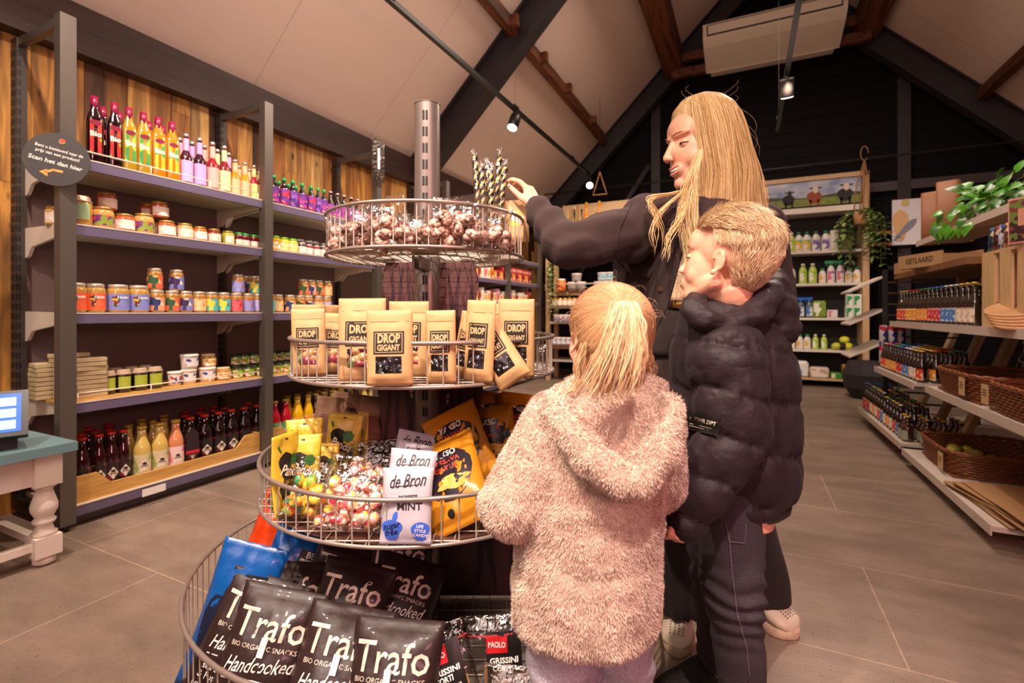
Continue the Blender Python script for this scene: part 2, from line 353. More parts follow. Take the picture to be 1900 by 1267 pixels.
# dark rough-sawn boards of the gable
gb = MB(); z = 0
while z < RIZ:
    a = max(LX, LX+(z-ZE)) if z > ZE else LX; b2 = RX-(z-ZE) if z > ZE else RX
    if b2-a > .1: gb.box((a, YG, z), (b2, YG+.06, min(z+.18, RIZ)-.006))
    z += .18
gb.build('wall_back', BLACKW, kind='structure')
MB().add([(LX, YG+.03, 0), (RX, YG+.03, 0), (RX, YG+.03, ZE), (RIX, YG+.03, RIZ), (LX, YG+.03, ZE)], [(0, 1, 2, 3, 4)]).build('wall_back', BLACKW, kind='structure')
MB().add([(LX, Y0, 0), (RX, Y0, 0), (RX, Y0, ZE), (RIX, Y0, RIZ), (LX, Y0, ZE)], [(4, 3, 2, 1, 0)]).build('wall_front', mat('#8a7464', .7), kind='structure')
def ceil_mat(nt, b):
    b.inputs['Roughness'].default_value = .75; n = N(nt, 'TexNoise', Scale=90.0); tc = N(nt, 'TexCoord'); nt.links.new(tc.outputs['Object'], n.inputs['Vector'])
    s = N(nt, 'SeparateXYZ'); nt.links.new(tc.outputs['Object'], s.inputs[0])
    md = N(nt, 'Math', operation='PINGPONG'); md.inputs[1].default_value = .6; nt.links.new(s.outputs['Y'], md.inputs[0])
    c = ramp(nt, [(.0, '#b39f92'), (.006, '#d8bfae'), (.5, '#d8bfae')], md.outputs[0]); nt.links.new(c, b.inputs['Base Color'])
    bp = N(nt, 'Bump', Strength=.12, Distance=.003); nt.links.new(n.outputs[0], bp.inputs['Height']); nt.links.new(bp.outputs[0], b.inputs['Normal'])
CEIL = nodes_mat('ceiling', ceil_mat)
MB().add([(LX-.1, Y0, ZE-.1), (RIX, Y0, RIZ), (RIX, YG, RIZ), (LX-.1, YG, ZE-.1)], [(0, 3, 2, 1)]).build('ceiling', CEIL, kind='structure')
MB().add([(RX+.1, Y0, ZE-.1), (RIX, Y0, RIZ), (RIX, YG, RIZ), (RX+.1, YG, ZE-.1)], [(0, 1, 2, 3)]).build('ceiling', CEIL, kind='structure')
MB().box((LX-.04, Y0, ZE-.24), (LX+.10, YG, ZE+.02)).build('trim_1', mat('#3d2820', .5, vary=.3, bscale=4, stretch=(4, .5, 12)), kind='structure')
# steel portal frames: I-section rafters meeting under the ridge
def portal(Yc, n):
    for sgn in (-1, 1):
        m = MB(); e = LX if sgn < 0 else RX
        P = lambda t, off: (e+(RIX-e)*t, (ZE+(RIZ-ZE)*t)-off*math.sqrt(2))
        for off0, off1, yw in ((.0, .018, .085), (.018, .27, .008), (.27, .288, .085)):
            (xa, za), (xb, zb) = P(0, off0), P(1, off0); (xc, zc), (xd, zd) = P(1, off1), P(0, off1)
            vs = [(xa, Yc-yw, za), (xb, Yc-yw, zb), (xc, Yc-yw, zc), (xd, Yc-yw, zd)]; vs += [(a, Yc+yw, c) for a, _, c in vs]
            m.add(vs, [(0, 1, 2, 3), (7, 6, 5, 4), (0, 4, 5, 1), (1, 5, 6, 2), (2, 6, 7, 3), (3, 7, 4, 0)])
        s = 'left' if sgn < 0 else 'right'
        m.build('steel_rafter', STEEL, label=f'dark steel roof rafter on the {s} slope, {n}', cat='beam', group='steel roof frames')
portal(4.33, 'the nearer frame crossing the white ceiling'); portal(7.8, 'the farther frame against the black gable')
# purlins with cleats, the heavy pair near the ridge, collar ties
def purlin(x, z, s, ya, yb, label, cl=()):
    t = thing('roof_purlin', label, 'beam', (x, ya, z), group='timber purlins')
    MB().box((-s[0]/2, 0, -s[1]/2), (s[0]/2, yb-ya, s[1]/2)).build('beam', BEAMW, t)
    for c in cl: MB().box((s[0]/2, c-ya, -s[1]*.4), (s[0]/2+.07, c-ya+.06, s[1]*.5)).add([], []).build('cleat', BEAMW, t)
purlin(-2.06, 3.76, (.09, .12), Y0, 7.72, 'slim brown timber purlin under the left ceiling slope', (2.6, 3.0, 3.45, 4.15, 4.9, 5.7, 6.8))
purlin(-.98, 4.72, (.26, .34), Y0, 7.72, 'heavy dark timber purlin left of the white air conditioner')
purlin(1.40, 4.72, (.26, .34), Y0, 7.72, 'heavy dark timber purlin right of the white air conditioner')
purlin(2.55, 3.62, (.09, .12), Y0, 7.72, 'slim dark timber purlin under the right ceiling slope', (5.2, 6.6))
for i, (yy, zz) in enumerate(((7.5, 4.72), (7.5, 4.5))):
    MB().box((-1.0, yy, zz-.05), (1.42, yy+.08, zz+.07)).build('collar_tie', BEAMW, label=f'brown timber tie behind the air conditioner, the {"upper" if i == 0 else "lower"} one', cat='beam')
for x, s in ((-1.31, 'behind the woman in brown'), (1.87, 'right of the cow picture')):
    MB().box((x-.07, YG-.14, 0), (x+.07, YG-.002, RIZ-abs(x-RIX)-.1)).build('steel_post', STEEL, label=f'grey steel post on the black gable wall {s}', cat='post')
MB().tube([(-3.2, 7.97, .7), (-1.40, 7.97, 3.35)], .045, 8).build('diagonal_brace', mat('#57504e', .4, metal=.5), label='round grey steel diagonal brace on the black gable wall', cat='beam')
for xa_, xb_, s in ((1.2, 3.3, 'right'), (-2.9, -1.4, 'left')): MB().box((xa_, YG-.12, 2.62), (xb_, YG-.002, 2.74)).build('wall_rail', mat('#55504f', .4, metal=.4), label=f'horizontal grey steel rail on the black gable wall, {s} side', cat='beam')
MB().tube([(-3.2, 7.45, 2.93), (3.6, 7.45, 2.93)], .012, 6).build('tension_cable', STEEL, label='thin dark tie rod spanning across the black gable', cat='cable')
# air conditioner
ac = thing('air_conditioner', 'long white ceiling air conditioner hanging under the ridge', 'air conditioner', (.28, 6.9, 4.62), (0, 0, 0))
tilt = -.16
acm = mat('#e4d5bd', .45)
m = MB(); prof = [(0, -.02), (0, .17), (.7, .10), (.72, -.02), (.6, -.10), (.12, -.06)]
prof = [(y, z-y*.18) for y, z in prof]; L = .8
vs = [(-L, y, z) for y, z in prof]+[(L, y, z) for y, z in prof]; k = len(prof)
m.add(vs, [tuple(range(k)), tuple(reversed(range(k, 2*k)))]+[(i, i+k, (i+1) % k+k, (i+1) % k) for i in range(k)]); m.build('casing', acm, ac)
MB().box((-L+.05, -.012, 0.01), (L-.05, 0, .15)).build('outlet_frame', mat('#1d1917', .5), ac)
MB().box((-L+.065, -.02, .025), (L-.065, -.008, .135)).build('louvre', acm, ac)
MB().box((-L+.06, .58, -.222), (L-.06, .70, -.15), M=Matrix.Translation((0, 0, 0))).build('intake_grille', mat('#cbbda6', .5), ac)
# ---------------------------------------------------------------- lighting rails and spotlights
BLK = mat('#16120f', .4); LENS = mat('#fff4e6', .3, emit=9)
def rail(x, ya, yb, z, label, cables):
    t = thing('lighting_track', label, 'light rail', (x, ya, z))
    MB().box((-.018, 0, -.018), (.018, yb-ya, .018)).build('rail', BLK, t)
    for c, zt in cables:
        MB().tube([(0, c-ya, .01), (0, c-ya, zt-z)], .002, 4).build('suspension_cable', mat('#8a807a', .5), t); MB().box((-.024, c-ya-.05, -.0), (.024, c-ya+.05, .032)).build('clip', BLK, t)
rail(-2.1, -1, 7.0, 3.04, 'long black lighting rail hanging below the left ceiling slope', [(y_, 3.72) for y_ in (.9, 2.5, 4.43, 6.2)])
rail(.31, .5, 6.2, 3.04, 'black lighting rail hanging under the roof ridge', [(y_, 5.9) for y_ in (1.2, 3.4, 5.9)])
def spotlight(p, aim, label, r=.055):
    t = thing('track_spotlight', label, 'spotlight', p, group='black cylinder spotlights')
    d = (Vector(aim)-Vector(p)).normalized(); q = d.to_track_quat('Z', 'Y').to_matrix().to_4x4(); q.translation = Vector((0, 0, -.11))-d*.0
    MB().lathe([(r*.95, -.07), (r, -.06), (r, .075), (r*.9, .076)], 20, M=q).build('housing', BLK, t)
    MB().lathe([(r*.86, .077), (r*.86, .079)], 20, M=q).build('lens', LENS, t)
    MB().tube([(0, 0, 0), (0, 0, -.07)], .012, 8).build('stem', BLK, t)
    return t
sp1 = PX(958, 205, -2.1)
spotlight((-2.1, sp1.y-.05, 3.02), (-2.4, 3.0, 0), 'black spotlight on the left rail, hanging before the bare ceiling')
spotlight((-2.1, PX(1095, 318, -2.1).y, 3.02), (-1.2, 2.0, 0), 'black spotlight at the far end of the left rail, lens glowing')
spotlight((.31, 2.78, 3.02), (.0, 2.2, 0), 'large black spotlight above and right of the woman, lens glowing', .06)
spotlight((.31, 4.75, 3.02), (.5, 6.5, 0), 'small black spotlight farther along the middle rail, unlit side')
for yy in (2.76, 4.0): pass
spotlight((2.9, 6.3, 2.98), (2.0, 5.0, 0), 'black spotlight near the right edge before the gable', .06)
# ================================================================ shelving on the left wall
PANEL = mat('#75625f', .5); RAIL = mat('#665c76', .38)
SZ = [1.715, 1.405, .992, .575, .098]; SNAME = ['top shelf', 'second shelf', 'middle shelf', 'fourth shelf', 'bottom crate']
UP = [1.119, 2.15, 3.20, 4.24, 5.70, 6.77]
def shelf_part(u, ya, yb, z, wood=False, fence=False, xf=-2.8):
    L = yb-ya; x = xf
    s = MB().box((-3.25, .03, z-.02), (x-.02, L-.03, z)).box((-3.25, .03, z-.022), (x-.03, L-.03, z-.02)).build('shelf', SHELFW, u)
    MB().box((x-.02, .03, z-.045), (x, L-.03, z)).build('price_rail', RAIL, s); MB().box((x-.022, .03, z+.0), (x+.002, L-.03, z+.006)).build('lip', SHELFW, s)
    for yy in (.012, L-.03):
        b = MB(); pr = [(-3.27, z+.012), (x-.02, z+.005), (x-.02, z-.045), (x-.1, z-.05), (-3.16, z-.085), (-3.2, z-.13), (-3.27, z-.15)]
        vs = [(a, yy, c) for a, c in pr]+[(a, yy+.014, c) for a, c in pr]; n = len(pr)
        b.add(vs, [tuple(range(n)), tuple(reversed(range(n, 2*n)))]+[(i, i+n, (i+1) % n+n, (i+1) % n) for i in range(n)]).build('bracket', SHELFW, s)
    if wood: MB().box((-3.24, .0, z), (x-.004, L-.02, z+.012)).build('wood_board', WOOD, s)
    if fence:
        f = MB(); f.tube([(x-.01, .05, z+.045), (x-.01, L-.05, z+.045)], .003, 5)
        for k in range(4): f.tube([(x-.01, .05+(L-.1)*k/3, z), (x-.01, .05+(L-.1)*k/3, z+.045)], .0028, 5)
        f.build('wire_fence', mat('#efe3d0', .3), s)
for i in range(5):
    ya, yb = UP[i], UP[i+1]; L = yb-ya
    u = thing('shelving_bay', f'grey metal shelving bay against the plank wall, {ORD[i]} bay from the left end', 'shelving', (0, ya, 0), group='grey wall shelving bays')
    MB().box((-3.262, .02, .05), (-3.252, L-.02, 1.72)).build('back_panel', PANEL, u)
    ends = [(-.0, '')]+([(L, '')] if i == 4 else [])
    for yy, _ in ends:
        MB().box((-2.826, yy-.03, .03), (-2.772, yy+.03, 2.35)).build('front_upright', GREY, u)
        rr_ = MB().box((-3.285, yy-.02, .03), (-3.225, yy+.02, 2.35)); rr_.build('rear_upright', mat('#4c4440', .4, metal=.5), u)
        sl = MB()
        for k in range(46):
            for dx in (-.016, .004): sl.box((-3.262+dx, yy-.0215, .1+k*.048), (-3.252+dx, yy-.0195, .13+k*.048)); sl.box((-3.2255, yy-.014+dx*.6, .1+k*.048), (-3.2235, yy-.007+dx*.6, .13+k*.048))
        sl.build('slots', mat('#0b0908', .6), u)
        MB().box((-3.25, yy-.015, 2.31), (-2.8, yy+.015, 2.35)).build('top_arm', GREY, u)
        MB().box((-3.25, yy-.025, .03), (-2.8, yy+.025, .09)).lathe([(.014, 0), (.014, .03)], 8, (-2.8, yy, 0)).build('foot', mat('#3b3633', .4, metal=.6), u)
    MB().box((-2.86, .03, .005), (-2.85, L-.03, .085)).build('kick_plate', mat('#57504c', .5), u)
    zz = SZ if i < 3 else [1.715, 1.405, 1.12, .575, .098]
    for k, z in enumerate(zz): shelf_part(u, ya, yb, z, wood=(k == 3 and i < 2), fence=(k == 0 and i == 0) or (k == 3 and i == 0) or (k == 1 and i == 1))
    # wooden crate on the bottom shelf: low front with raised shoulders
    c = thing('wooden_crate', f'long low wooden crate on the bottom shelf of the {ORD[i]} bay', 'crate', (0, ya, SZ[4]+.006), group='wooden bottle crates')
    def side(x):
        pts = [(.035, 0), (L-.035, 0), (L-.035, .125), (L-.13, .125), (L-.19, .06), (.19, .06), (.13, .125), (.035, .125)]
        n = len(pts); vs = [(x-.016, a, b) for a, b in pts]+[(x, a, b) for a, b in pts]
        return MB().add(vs, [tuple(range(n)), tuple(reversed(range(n, 2*n)))]+[(q, q+n, (q+1) % n+n, (q+1) % n) for q in range(n)])
    side(-2.815).build('front_board', WOOD, c); side(-3.2).build('back_board', WOOD, c)
    for yy in (.035, L-.051): MB().box((-3.2, yy, 0), (-2.831, yy+.016, .125)).build('end_board', WOOD, c)
    MB().box((-3.2, .051, 0), (-2.831, L-.051, .008)).build('base', WOOD, c)
MB().box((-2.774, 1.119+.30, .058), (-2.77, 1.119+.41, .094)).build('price_tag', mat('#efe8de', .5), label='white paper price tag on the lowest rail of the first bay', cat='price tag')
# transparent sign hanging at an upright, round sign with lettering
t = thing('round_sign', 'round dark scan sign with white lettering clipped to the first upright', 'sign', tuple(PX(106, 296, -2.77)), (0, math.radians(13), math.radians(50)))
MB().lathe([(.118, -.003), (.118, .003)], 40, M=Matrix.Rotation(math.pi/2, 4, 'X')).build('disc', mat('#3a3634', .5), t)
S = lambda x, z: (x, -.0045, z)
m = MB(); tl = -.20
dtext(m, 'Bent u benieuwd naar de', S, 0, .042, .0185, bold=.012, width=.17); dtext(m, 'prijs van een product?', S, 0, .020, .0185, bold=.012, width=.155); dtext(m, 'Scan het dan hier', S, 0, -.016, .025, bold=.018, width=.19)
m.build('lettering', mat('#f2ece4', .5), t)
m = MB(); dline(m, S, [(.03, -.048), (.0, -.05), (-.025, -.068)], .010); m.add([S(-.045, -.072), S(-.012, -.085), S(-.022, -.053)], [(0, 1, 2)]); m.build('arrow', mat('#f0a24a', .5), t)
MB().lathe([(.012, 0), (.012, .001)], 16, M=Matrix.Translation((0, -.0035, .084)) @ Matrix.Rotation(math.pi/2, 4, 'X')).build('emblem', patches(['#e5c23c', '#d33b2c', '#69a73c'], 90), t)
p = PX(702, 298, -2.74)
t = thing('hanging_sign_holder', 'clear acrylic sign holder hanging from the third grey upright', 'sign', tuple(p))
MB().box((-.002, -.075, -.17), (.002, .075, .17)).build('acrylic_sheet', clearfilm('acryl', (.86, .8, .78), .12, .1), t); MB().box((.003, -.01, -.07), (.005, .012, .1)).build('paper_strip', mat('#fff7ee', .5, emit=0), t)

# ---------------------------------------------------------------- jars and bottles
CLIPS = {}
def band(m, r, z0, z1, ha, mi=0, n=12, sq=0):
    vs = []
    for j in (0, 1):
        for k in range(n+1):
            a = -math.pi/2-ha+2*ha*k/n; q = r
            if sq: mx_ = max(abs(math.cos(a)), abs(math.sin(a))); q = r*((1-sq)+sq/mx_)*(1-.12*sq)
            vs.append((q*math.cos(a), q*math.sin(a), (z0, z1)[j]))
    return m.add(vs, [(k, k+1, n+2+k, n+1+k) for k in range(n)], mi, True)
def vessel(kind, prof, body, cap, capm, lab, labm, sq=0, extra=None, n=16):
    if kind in CLIPS: return CLIPS[kind]
    parts = {'body': MB().lathe(prof, n, sq=sq).mesh(body)}
    if cap: parts['cap'] = MB().lathe(cap, n).mesh(capm)
    if lab:
        z0, z1, ha, off = lab; rz = max(r for r, z in prof if True); m = MB(); rr_ = rz+.0012
        band(m, rr_, z0, z1, ha, sq=sq); parts['label'] = m.mesh(labm)
    if extra:
        for k, (me, mt) in extra.items(): parts[k] = me.mesh(mt)
    for k, v in parts.items(): v.name = k
    CLIPS[kind] = parts; return parts
def product(name, parts, label, cat, loc, rz, group, sc=1):
    t = thing(name, label, cat, loc, (0, 0, rz), group)
    if sc != 1: t.scale = (sc,)*3
    for k, me in parts.items(): put(k, me, t)
    return t
def jarprof(r, h): return [(r*.9, 0), (r, .006), (r, h*.74), (r*.93, h*.84), (r*.78, h*.88)]
def jar(kind, r, h, body, lid, labm, z0=.12, z1=.66, ha=1.25, extra=None, cloth=False):
    cp = [(r*.84, h*.86), (r*.86, h*.865), (r*.86, h*.985), (r*.82, h)]
    if cloth: cp = [(r*1.0, h*.80), (r*.98, h*.86), (r*.82, h*.9), (r*.86, h*.97), (r*.7, h*1.02)]
    return vessel(kind, jarprof(r, h), mat(body, .12, coat=.8) if isinstance(body, str) else body, cp, mat(lid, .35, metal=.0 if lid in ('#efe8dc', '#d9c4a0', '#31a548', '#55c43a') else .6) if isinstance(lid, str) else lid, (h*z0, h*z1, ha, 0), labm, extra=extra)
def bottleprof(r, h, neck, sh):
    if neck > .019: return [(r*.92, 0), (r, .008), (r, h*(sh-.04)), (r*.97, h*(sh+.03)), (r*.86, h*(sh+.10)), (r*.68, h*(sh+.17)), (neck*1.08, h*(sh+.24)), (neck, h*(sh+.28)), (neck, h*.94)]
    return [(r*.92, 0), (r, .008), (r, h*sh), (r*.85, h*(sh+.09)), (neck*1.25, h*(sh+.2)), (neck, h*(sh+.28)), (neck, h*.94)]
def bottle(kind, r, h, body, capc, labm, neck=.013, sh=.55, z0=.12, z1=.5, ha=1.3, sq=0, caph=.07, extra=None, capr=1.15, capmet=0):
    return vessel(kind, bottleprof(r, h, neck, sh), mat(body, .08, coat=1) if isinstance(body, str) else body, [(neck*capr, h*(1-caph)), (neck*capr*1.02, h*(1-caph*.5)), (neck*capr*.96, h)], mat(capc, .3, metal=capmet), (h*z0, h*z1, ha, 0), labm, sq=sq, extra=extra)
def emblem(r, cz, w_, h_, mi=0, diamond=True):
    m = MB(); S = lambda x, z: ((r+.0022)*math.sin(x/r), -(r+.0022)*math.cos(x/r), z)
    if diamond: vs = [(0, 0), (-w_, 0), (0, -h_), (w_, 0), (0, h_)]; drape(m, vs, [(0, 1, 2), (0, 2, 3), (0, 3, 4), (0, 4, 1)], S, 0, cz)
    else: dblob(m, S, 0, cz, w_, h_)
    return m, S
MAG = '#8d1240'; RQ = math.pi/2
def lab16(s):
    w = s.split()
    for drop in ('small', 'with', 'and', 'the', 'bottle', 'row', 'shelf'):
        while len(w) > 16 and drop in w: w.remove(drop)
    return ' '.join(w)
def rowput(kinds, us, X, z, row, group_kind, rot=RQ, jit=.06):
    ys = [PX(u, 579, X).y for u in us]
    for i, (kd, u) in enumerate(zip(kinds, us)):
        name, parts, look, cat = kd; q = PX(u, 579, X); rd = max(v.co.x for v in parts['body'].vertices)
        gap = min([abs(ys[i]-y_) for j_, y_ in enumerate(ys) if j_ != i]+[9])
        where = f'{ORD[i]} from left in {row}'
        product(name, parts, lab16(f'{look}, {where}'), cat, (X, q.y, z), rot-.22+rnd.uniform(-jit, jit), group_kind).scale = (max(.8, min(1, gap/(2.04*rd))),)*2+(1,)
# syrup bottles with square shoulders on the top shelf
def lettered(r, cz, s, size, col, flat=True):
    m, S = MB(), (lambda x, z: (x*.9, -(r*.92), z)); dtext(m, s, S, 0, cz, size, bold=.03); return m, mat(col, .5)
sq_r = .038; e1, _ = emblem(sq_r*.88, .205, .022, .014, diamond=False)
def sqb(kind, liquid, labcols, word='Bio'):
    lm = MB(); S = lambda x, z: (x, -sq_r*.895, z); dtext(lm, word, S, .0, .14, .034, bold=.03)
    em = MB(); S2 = lambda x, z: (x, -sq_r*.898, z); dblob(em, S2, 0, .195, .022, .013)
    lb = MB(); drect(lb, lambda x, z: (x, -sq_r*.89, z), 0, .125, .044, .165)
    p = bottle(kind, sq_r, .33, liquid, MAG, None, neck=.014, sh=.62, sq=.9, caph=.2, z0=0, z1=0.001)
    p.pop('label', None); 
    if 'print' not in p:
        p['label'] = lb.mesh(patches(labcols, 38, stretch=(1, 1, .7))); p['print'] = lm.mesh(mat('#fff3dd', .5)); p['emblem'] = em.mesh(mat('#7d1233', .4))
        for k in ('label', 'print', 'emblem'): p[k].name = k
    return p
sA = sqb('sqdark', '#1d060b', ['#d8281f', '#e93c1e', '#c01c24', '#86b52c'])
sB = sqb('sqgold', '#a98420', ['#3b9c46', '#9ac33a', '#2e8f55', '#e3d75a']); sC = sqb('sqora', '#c07a18', ['#f3b321', '#3aa04a', '#f5c33a', '#2f9a5a'])
BR = 'square_juice_bottle'
rowput([(BR, sA, 'dark red square bottle with burgundy cap', 'bottle')]*2+[(BR, sB, 'golden yellow square bottle with burgundy cap', 'bottle')]*2+[(BR, sC, 'orange square bottle with burgundy cap', 'bottle')]*2,
       (175, 212, 239, 266, 293, 319), -2.87, 1.722, 'the top shelf front row', 'square juice bottles')
rowput([(BR, sA, 'dark red square bottle with burgundy cap', 'bottle')]*2+[(BR, sC, 'orange square bottle with burgundy cap', 'bottle')]*2, (191, 221, 276, 301), -2.98, 1.722, 'the top shelf second row', 'square juice bottles')
def lemon(kind, liquid, lab, h=.29, r=.034):
    nl = band(MB(), .0152, h*.66, h*.9, 1.6)
    return bottle(kind, r, h, liquid, '#c9c4c0', patches([lab, lab, lab, '#f6efe6'], 18), neck=.0125, sh=.46, z0=.05, z1=.46, capmet=.8, extra={'neck_label': (nl, mat(lab, .5))})
lem = [lemon('lem%d' % i, a, b) for i, (a, b) in enumerate((('#3a0a1c', '#dfa6cf'), ('#2c0818', '#cf9fdc'), ('#8c1a22', '#f1a9a0'), ('#7a1720', '#cfe0a2')))]
lem2 = [lemon('lemS%d' % i, a, b, .225, .03) for i, (a, b) in enumerate((('#d8820f', '#f2b58c'), ('#e08a12', '#f4b78f'), ('#9a1432', '#ecd688'), ('#8c1030', '#f0dd92')))]
LB = 'lemonade_bottle'
rowput([(LB, lem[0], 'dark lemonade bottle with pink label', 'bottle'), (LB, lem[1], 'dark lemonade bottle with lilac label', 'bottle'), (LB, lem[2], 'red lemonade bottle with salmon label', 'bottle'), (LB, lem[3], 'red lemonade bottle with pale green label', 'bottle')], (345, 370, 394, 416), -2.87, 1.722, 'the tall lemonade front row', 'lemonade bottles')
rowput([(LB, lem2[0], 'small orange soda bottle with peach label', 'bottle'), (LB, lem2[1], 'small orange soda bottle with peach label', 'bottle'), (LB, lem2[2], 'small red soda bottle with yellow label', 'bottle'), (LB, lem2[3], 'small red soda bottle with cream label', 'bottle')], (436, 454, 471, 483), -2.87, 1.722, 'the short lemonade front row', 'lemonade bottles')
rowput([(LB, lem[i % 4], 'lemonade bottle with silver cap', 'bottle') for i in range(5)]+[(LB, lem2[i % 3], 'small soda bottle with silver cap', 'bottle') for i in range(4)], (333, 356, 379, 403, 424, 443, 462, 479, 487), -2.97, 1.722, 'the lemonade second row', 'lemonade bottles')
# second bay, top shelf: green-capped syrups, then silver-capped dark bottles
PU = ['#5b2a86', '#7a2f8f', '#c63a8c', '#e7c14a']
sy = [bottle('sy%d' % i, .033, .2, '#1b0711', '#1f9a50', patches(c, 45), neck=.011, sh=.55, z0=.08, z1=.6, caph=.13, capr=1.25) for i, c in enumerate((PU, ['#8a2f90', '#d02f3a', '#5b2a86', '#e98a2a'], ['#6b3a96', '#8d55b5', '#3b1f6e', '#b06fc0']))]
rowput([('syrup_bottle', sy[i % 3], 'dark syrup bottle with green cap and purple label', 'bottle') for i in range(7)], (508, 527, 543, 560, 577, 590, 601), -2.87, 1.722, 'the second bay top row', 'green capped syrup bottles')
rowput([('syrup_bottle', sy[i % 3], 'dark syrup bottle with green cap', 'bottle') for i in range(5)], (517, 535, 549, 562, 575), -2.97, 1.722, 'the second bay rear row', 'green capped syrup bottles')
sv = [bottle('sv%d' % i, .031, .2, '#190609', '#c9b9bd', patches(c, 45), neck=.013, sh=.5, z0=.08, z1=.5, caph=.06, capmet=.6) for i, c in enumerate((['#8a3a9a', '#c54b93', '#6b2f7c'], ['#c9748f', '#e6a3b2', '#a8506e'], ['#a11c2c', '#c9383c', '#6d0f1c']))]
rowput([('dark_juice_bottle', sv[0 if i < 4 else (1 if i < 7 else 2)], 'dark juice bottle with silver cap', 'bottle') for i in range(14)], (613, 626, 638, 651, 663, 674, 685, 699, 713, 726, 741, 757, 822, 838), -2.87, 1.722, 'the far top row', 'silver capped juice bottles')
# second shelf: spreads and pickles
CRM = patches(['#efe2cd', '#f5ecd9', '#e9c9b0', '#f3e9da'], 55); PNK = patches(['#f6e3da', '#f0c9bc', '#fbf1ea'], 50); PUR = patches(['#6a2c6e', '#7c3478', '#d0473d', '#8a9b3c'], 60)
J1 = jar('j_big', .052, .14, '#c98f3d', '#d9b79a', mat('#a8c79a', .5), .2, .75, .6, cloth=True)
J2 = jar('j_pur', .047, .105, '#d7a05a', '#b48e48', PUR, .12, .6, 1.5); J3 = jar('j_pnk', .042, .088, '#b9552a', '#b48e48', PNK); J4 = jar('j_crm', .04, .088, '#cfa35d', '#b48e48', CRM)
J5 = jar('j_org', .036, .083, '#d3641c', '#b48e48', PNK); J6 = jar('j_red', .036, .083, '#7d1220', '#b48e48', CRM); J7 = jar('j_grn', .036, .083, '#a8a83a', '#a59a3c', CRM, ha=.7)
JJ = lambda p, look: ('preserve_jar', p, look, 'jar')
rowput([JJ(J1, 'large honey jar with cloth lid and green label'), JJ(J2, 'ochre spread jar with purple label'), JJ(J3, 'small orange spread jar with pink label'), JJ(J2, 'ochre spread jar with purple label'), JJ(J3, 'small orange spread jar with pink label'), JJ(J4, 'small pale spread jar with cream label'), JJ(J5, 'small orange jar with white label'), JJ(J6, 'small red jar with white label'), JJ(J7, 'small green jar with white label')],
       (149, 191, 231, 267, 309, 343, 371, 397, 423), -2.875, 1.412, 'the second shelf jar row', 'spread jars on the second shelf')
rowput([JJ(J4, 'small pale jar with gold lid')]*6, (103, 172, 210, 288, 300, 328), -2.98, 1.412, 'the second shelf rear row', 'spread jars on the second shelf')
for u, X, lb in ((198, -2.94, 'nearest the large honey jar'), (296, -2.92, 'in the middle of the shelf'), (275, -3.03, 'farther back in the middle')):
    q = PX(u, 579, X); product('preserve_jar', J3, f'small amber jar stacked on other jars, {lb}', 'jar', (X, q.y, 1.412+.1055), RQ, 'spread jars stacked on the second shelf')
GL = '#3fb24a'
K1 = jar('k_red', .034, .085, '#5e0c18', GL, CRM, ha=1.0, z1=.5); K2 = jar('k_ora', .034, .1, '#e0950f', '#7ec233', patches(['#f0a52c', '#f7c96a', '#fff'], 50)); K3 = jar('k_yel', .034, .1, '#d9c24a', '#7ec233', patches(['#f3e08a', '#fff3c9', '#e8c95a'], 50))
K4 = jar('k_wht', .03, .085, '#3b1714', '#cfc9c5', mat('#f2ebe2', .5)); K5 = jar('k_rdw', .027, .08, '#8c1019', '#cfc9c5', mat('#f2ebe2', .5))
rowput([JJ(K1, 'dark red jar with green lid')]*4, (443, 455, 471, 484), -2.875, 1.412, 'the first bay right end', 'green lidded jars')
rowput([JJ(K2, 'orange vegetable jar with green lid'), JJ(K3, 'yellow vegetable jar with green lid'), JJ(K3, 'yellow vegetable jar with green lid')], (511, 527, 543), -2.875, 1.412, 'the second bay second shelf', 'green lidded jars')
rowput([JJ(K4, 'white labelled jar with silver lid'), JJ(K5, 'slim red jam jar with white label'), JJ(K5, 'slim red jam jar with white label'), JJ(K4, 'white labelled jar with silver lid')], (560, 573, 587, 600), -2.875, 1.412, 'the silver lid group, second shelf', 'silver lidded jars')
for i, u in enumerate((555, 572, 582, 601)): q = PX(u, 579, -2.98); product('preserve_jar', K4, f'dark jar in the raised rear row above the silver lids, {ORD[i]} from left', 'jar', (-2.98, q.y, 1.412), RQ, 'silver lidded jars', sc=1.45)
# middle shelf: nut butters
def nb(kind, r, h, body, cols, word=None, wc='#fff', lid='#d8cdb8', scale=30, bg=None):
    ex = {}
    if word:
        m, S = MB(), (lambda x, z: ((r+.003)*math.sin(x/r), -(r+.003)*math.cos(x/r), z)); dtext(m, word, S, r*.25, h*.52, r*.34, bold=.03); ex['lettering'] = (m, mat(wc, .5))
        m, S = emblem(r+.0008, h*.33, r*.4, h*.16, diamond=False); m2 = MB(); dblob(m2, S, -r*.35, h*.42, r*.32, h*.2, wob=.15); ex['picture'] = (m2, patches(['#7a2030', '#2b5a3a', '#e6b84a', '#31233a'], 90))
    return jar(kind, r, h, body, lid, patches(cols, scale), .08, .66, 1.5, extra=ex)
T1 = nb('t_or', .05, .138, '#b98d46', ['#e8643c', '#ea6b42'], 'TAHIN'); T2 = nb('t_bl', .05, .138, '#b98d46', ['#7f86c9', '#868dcf'], 'TAHIN')
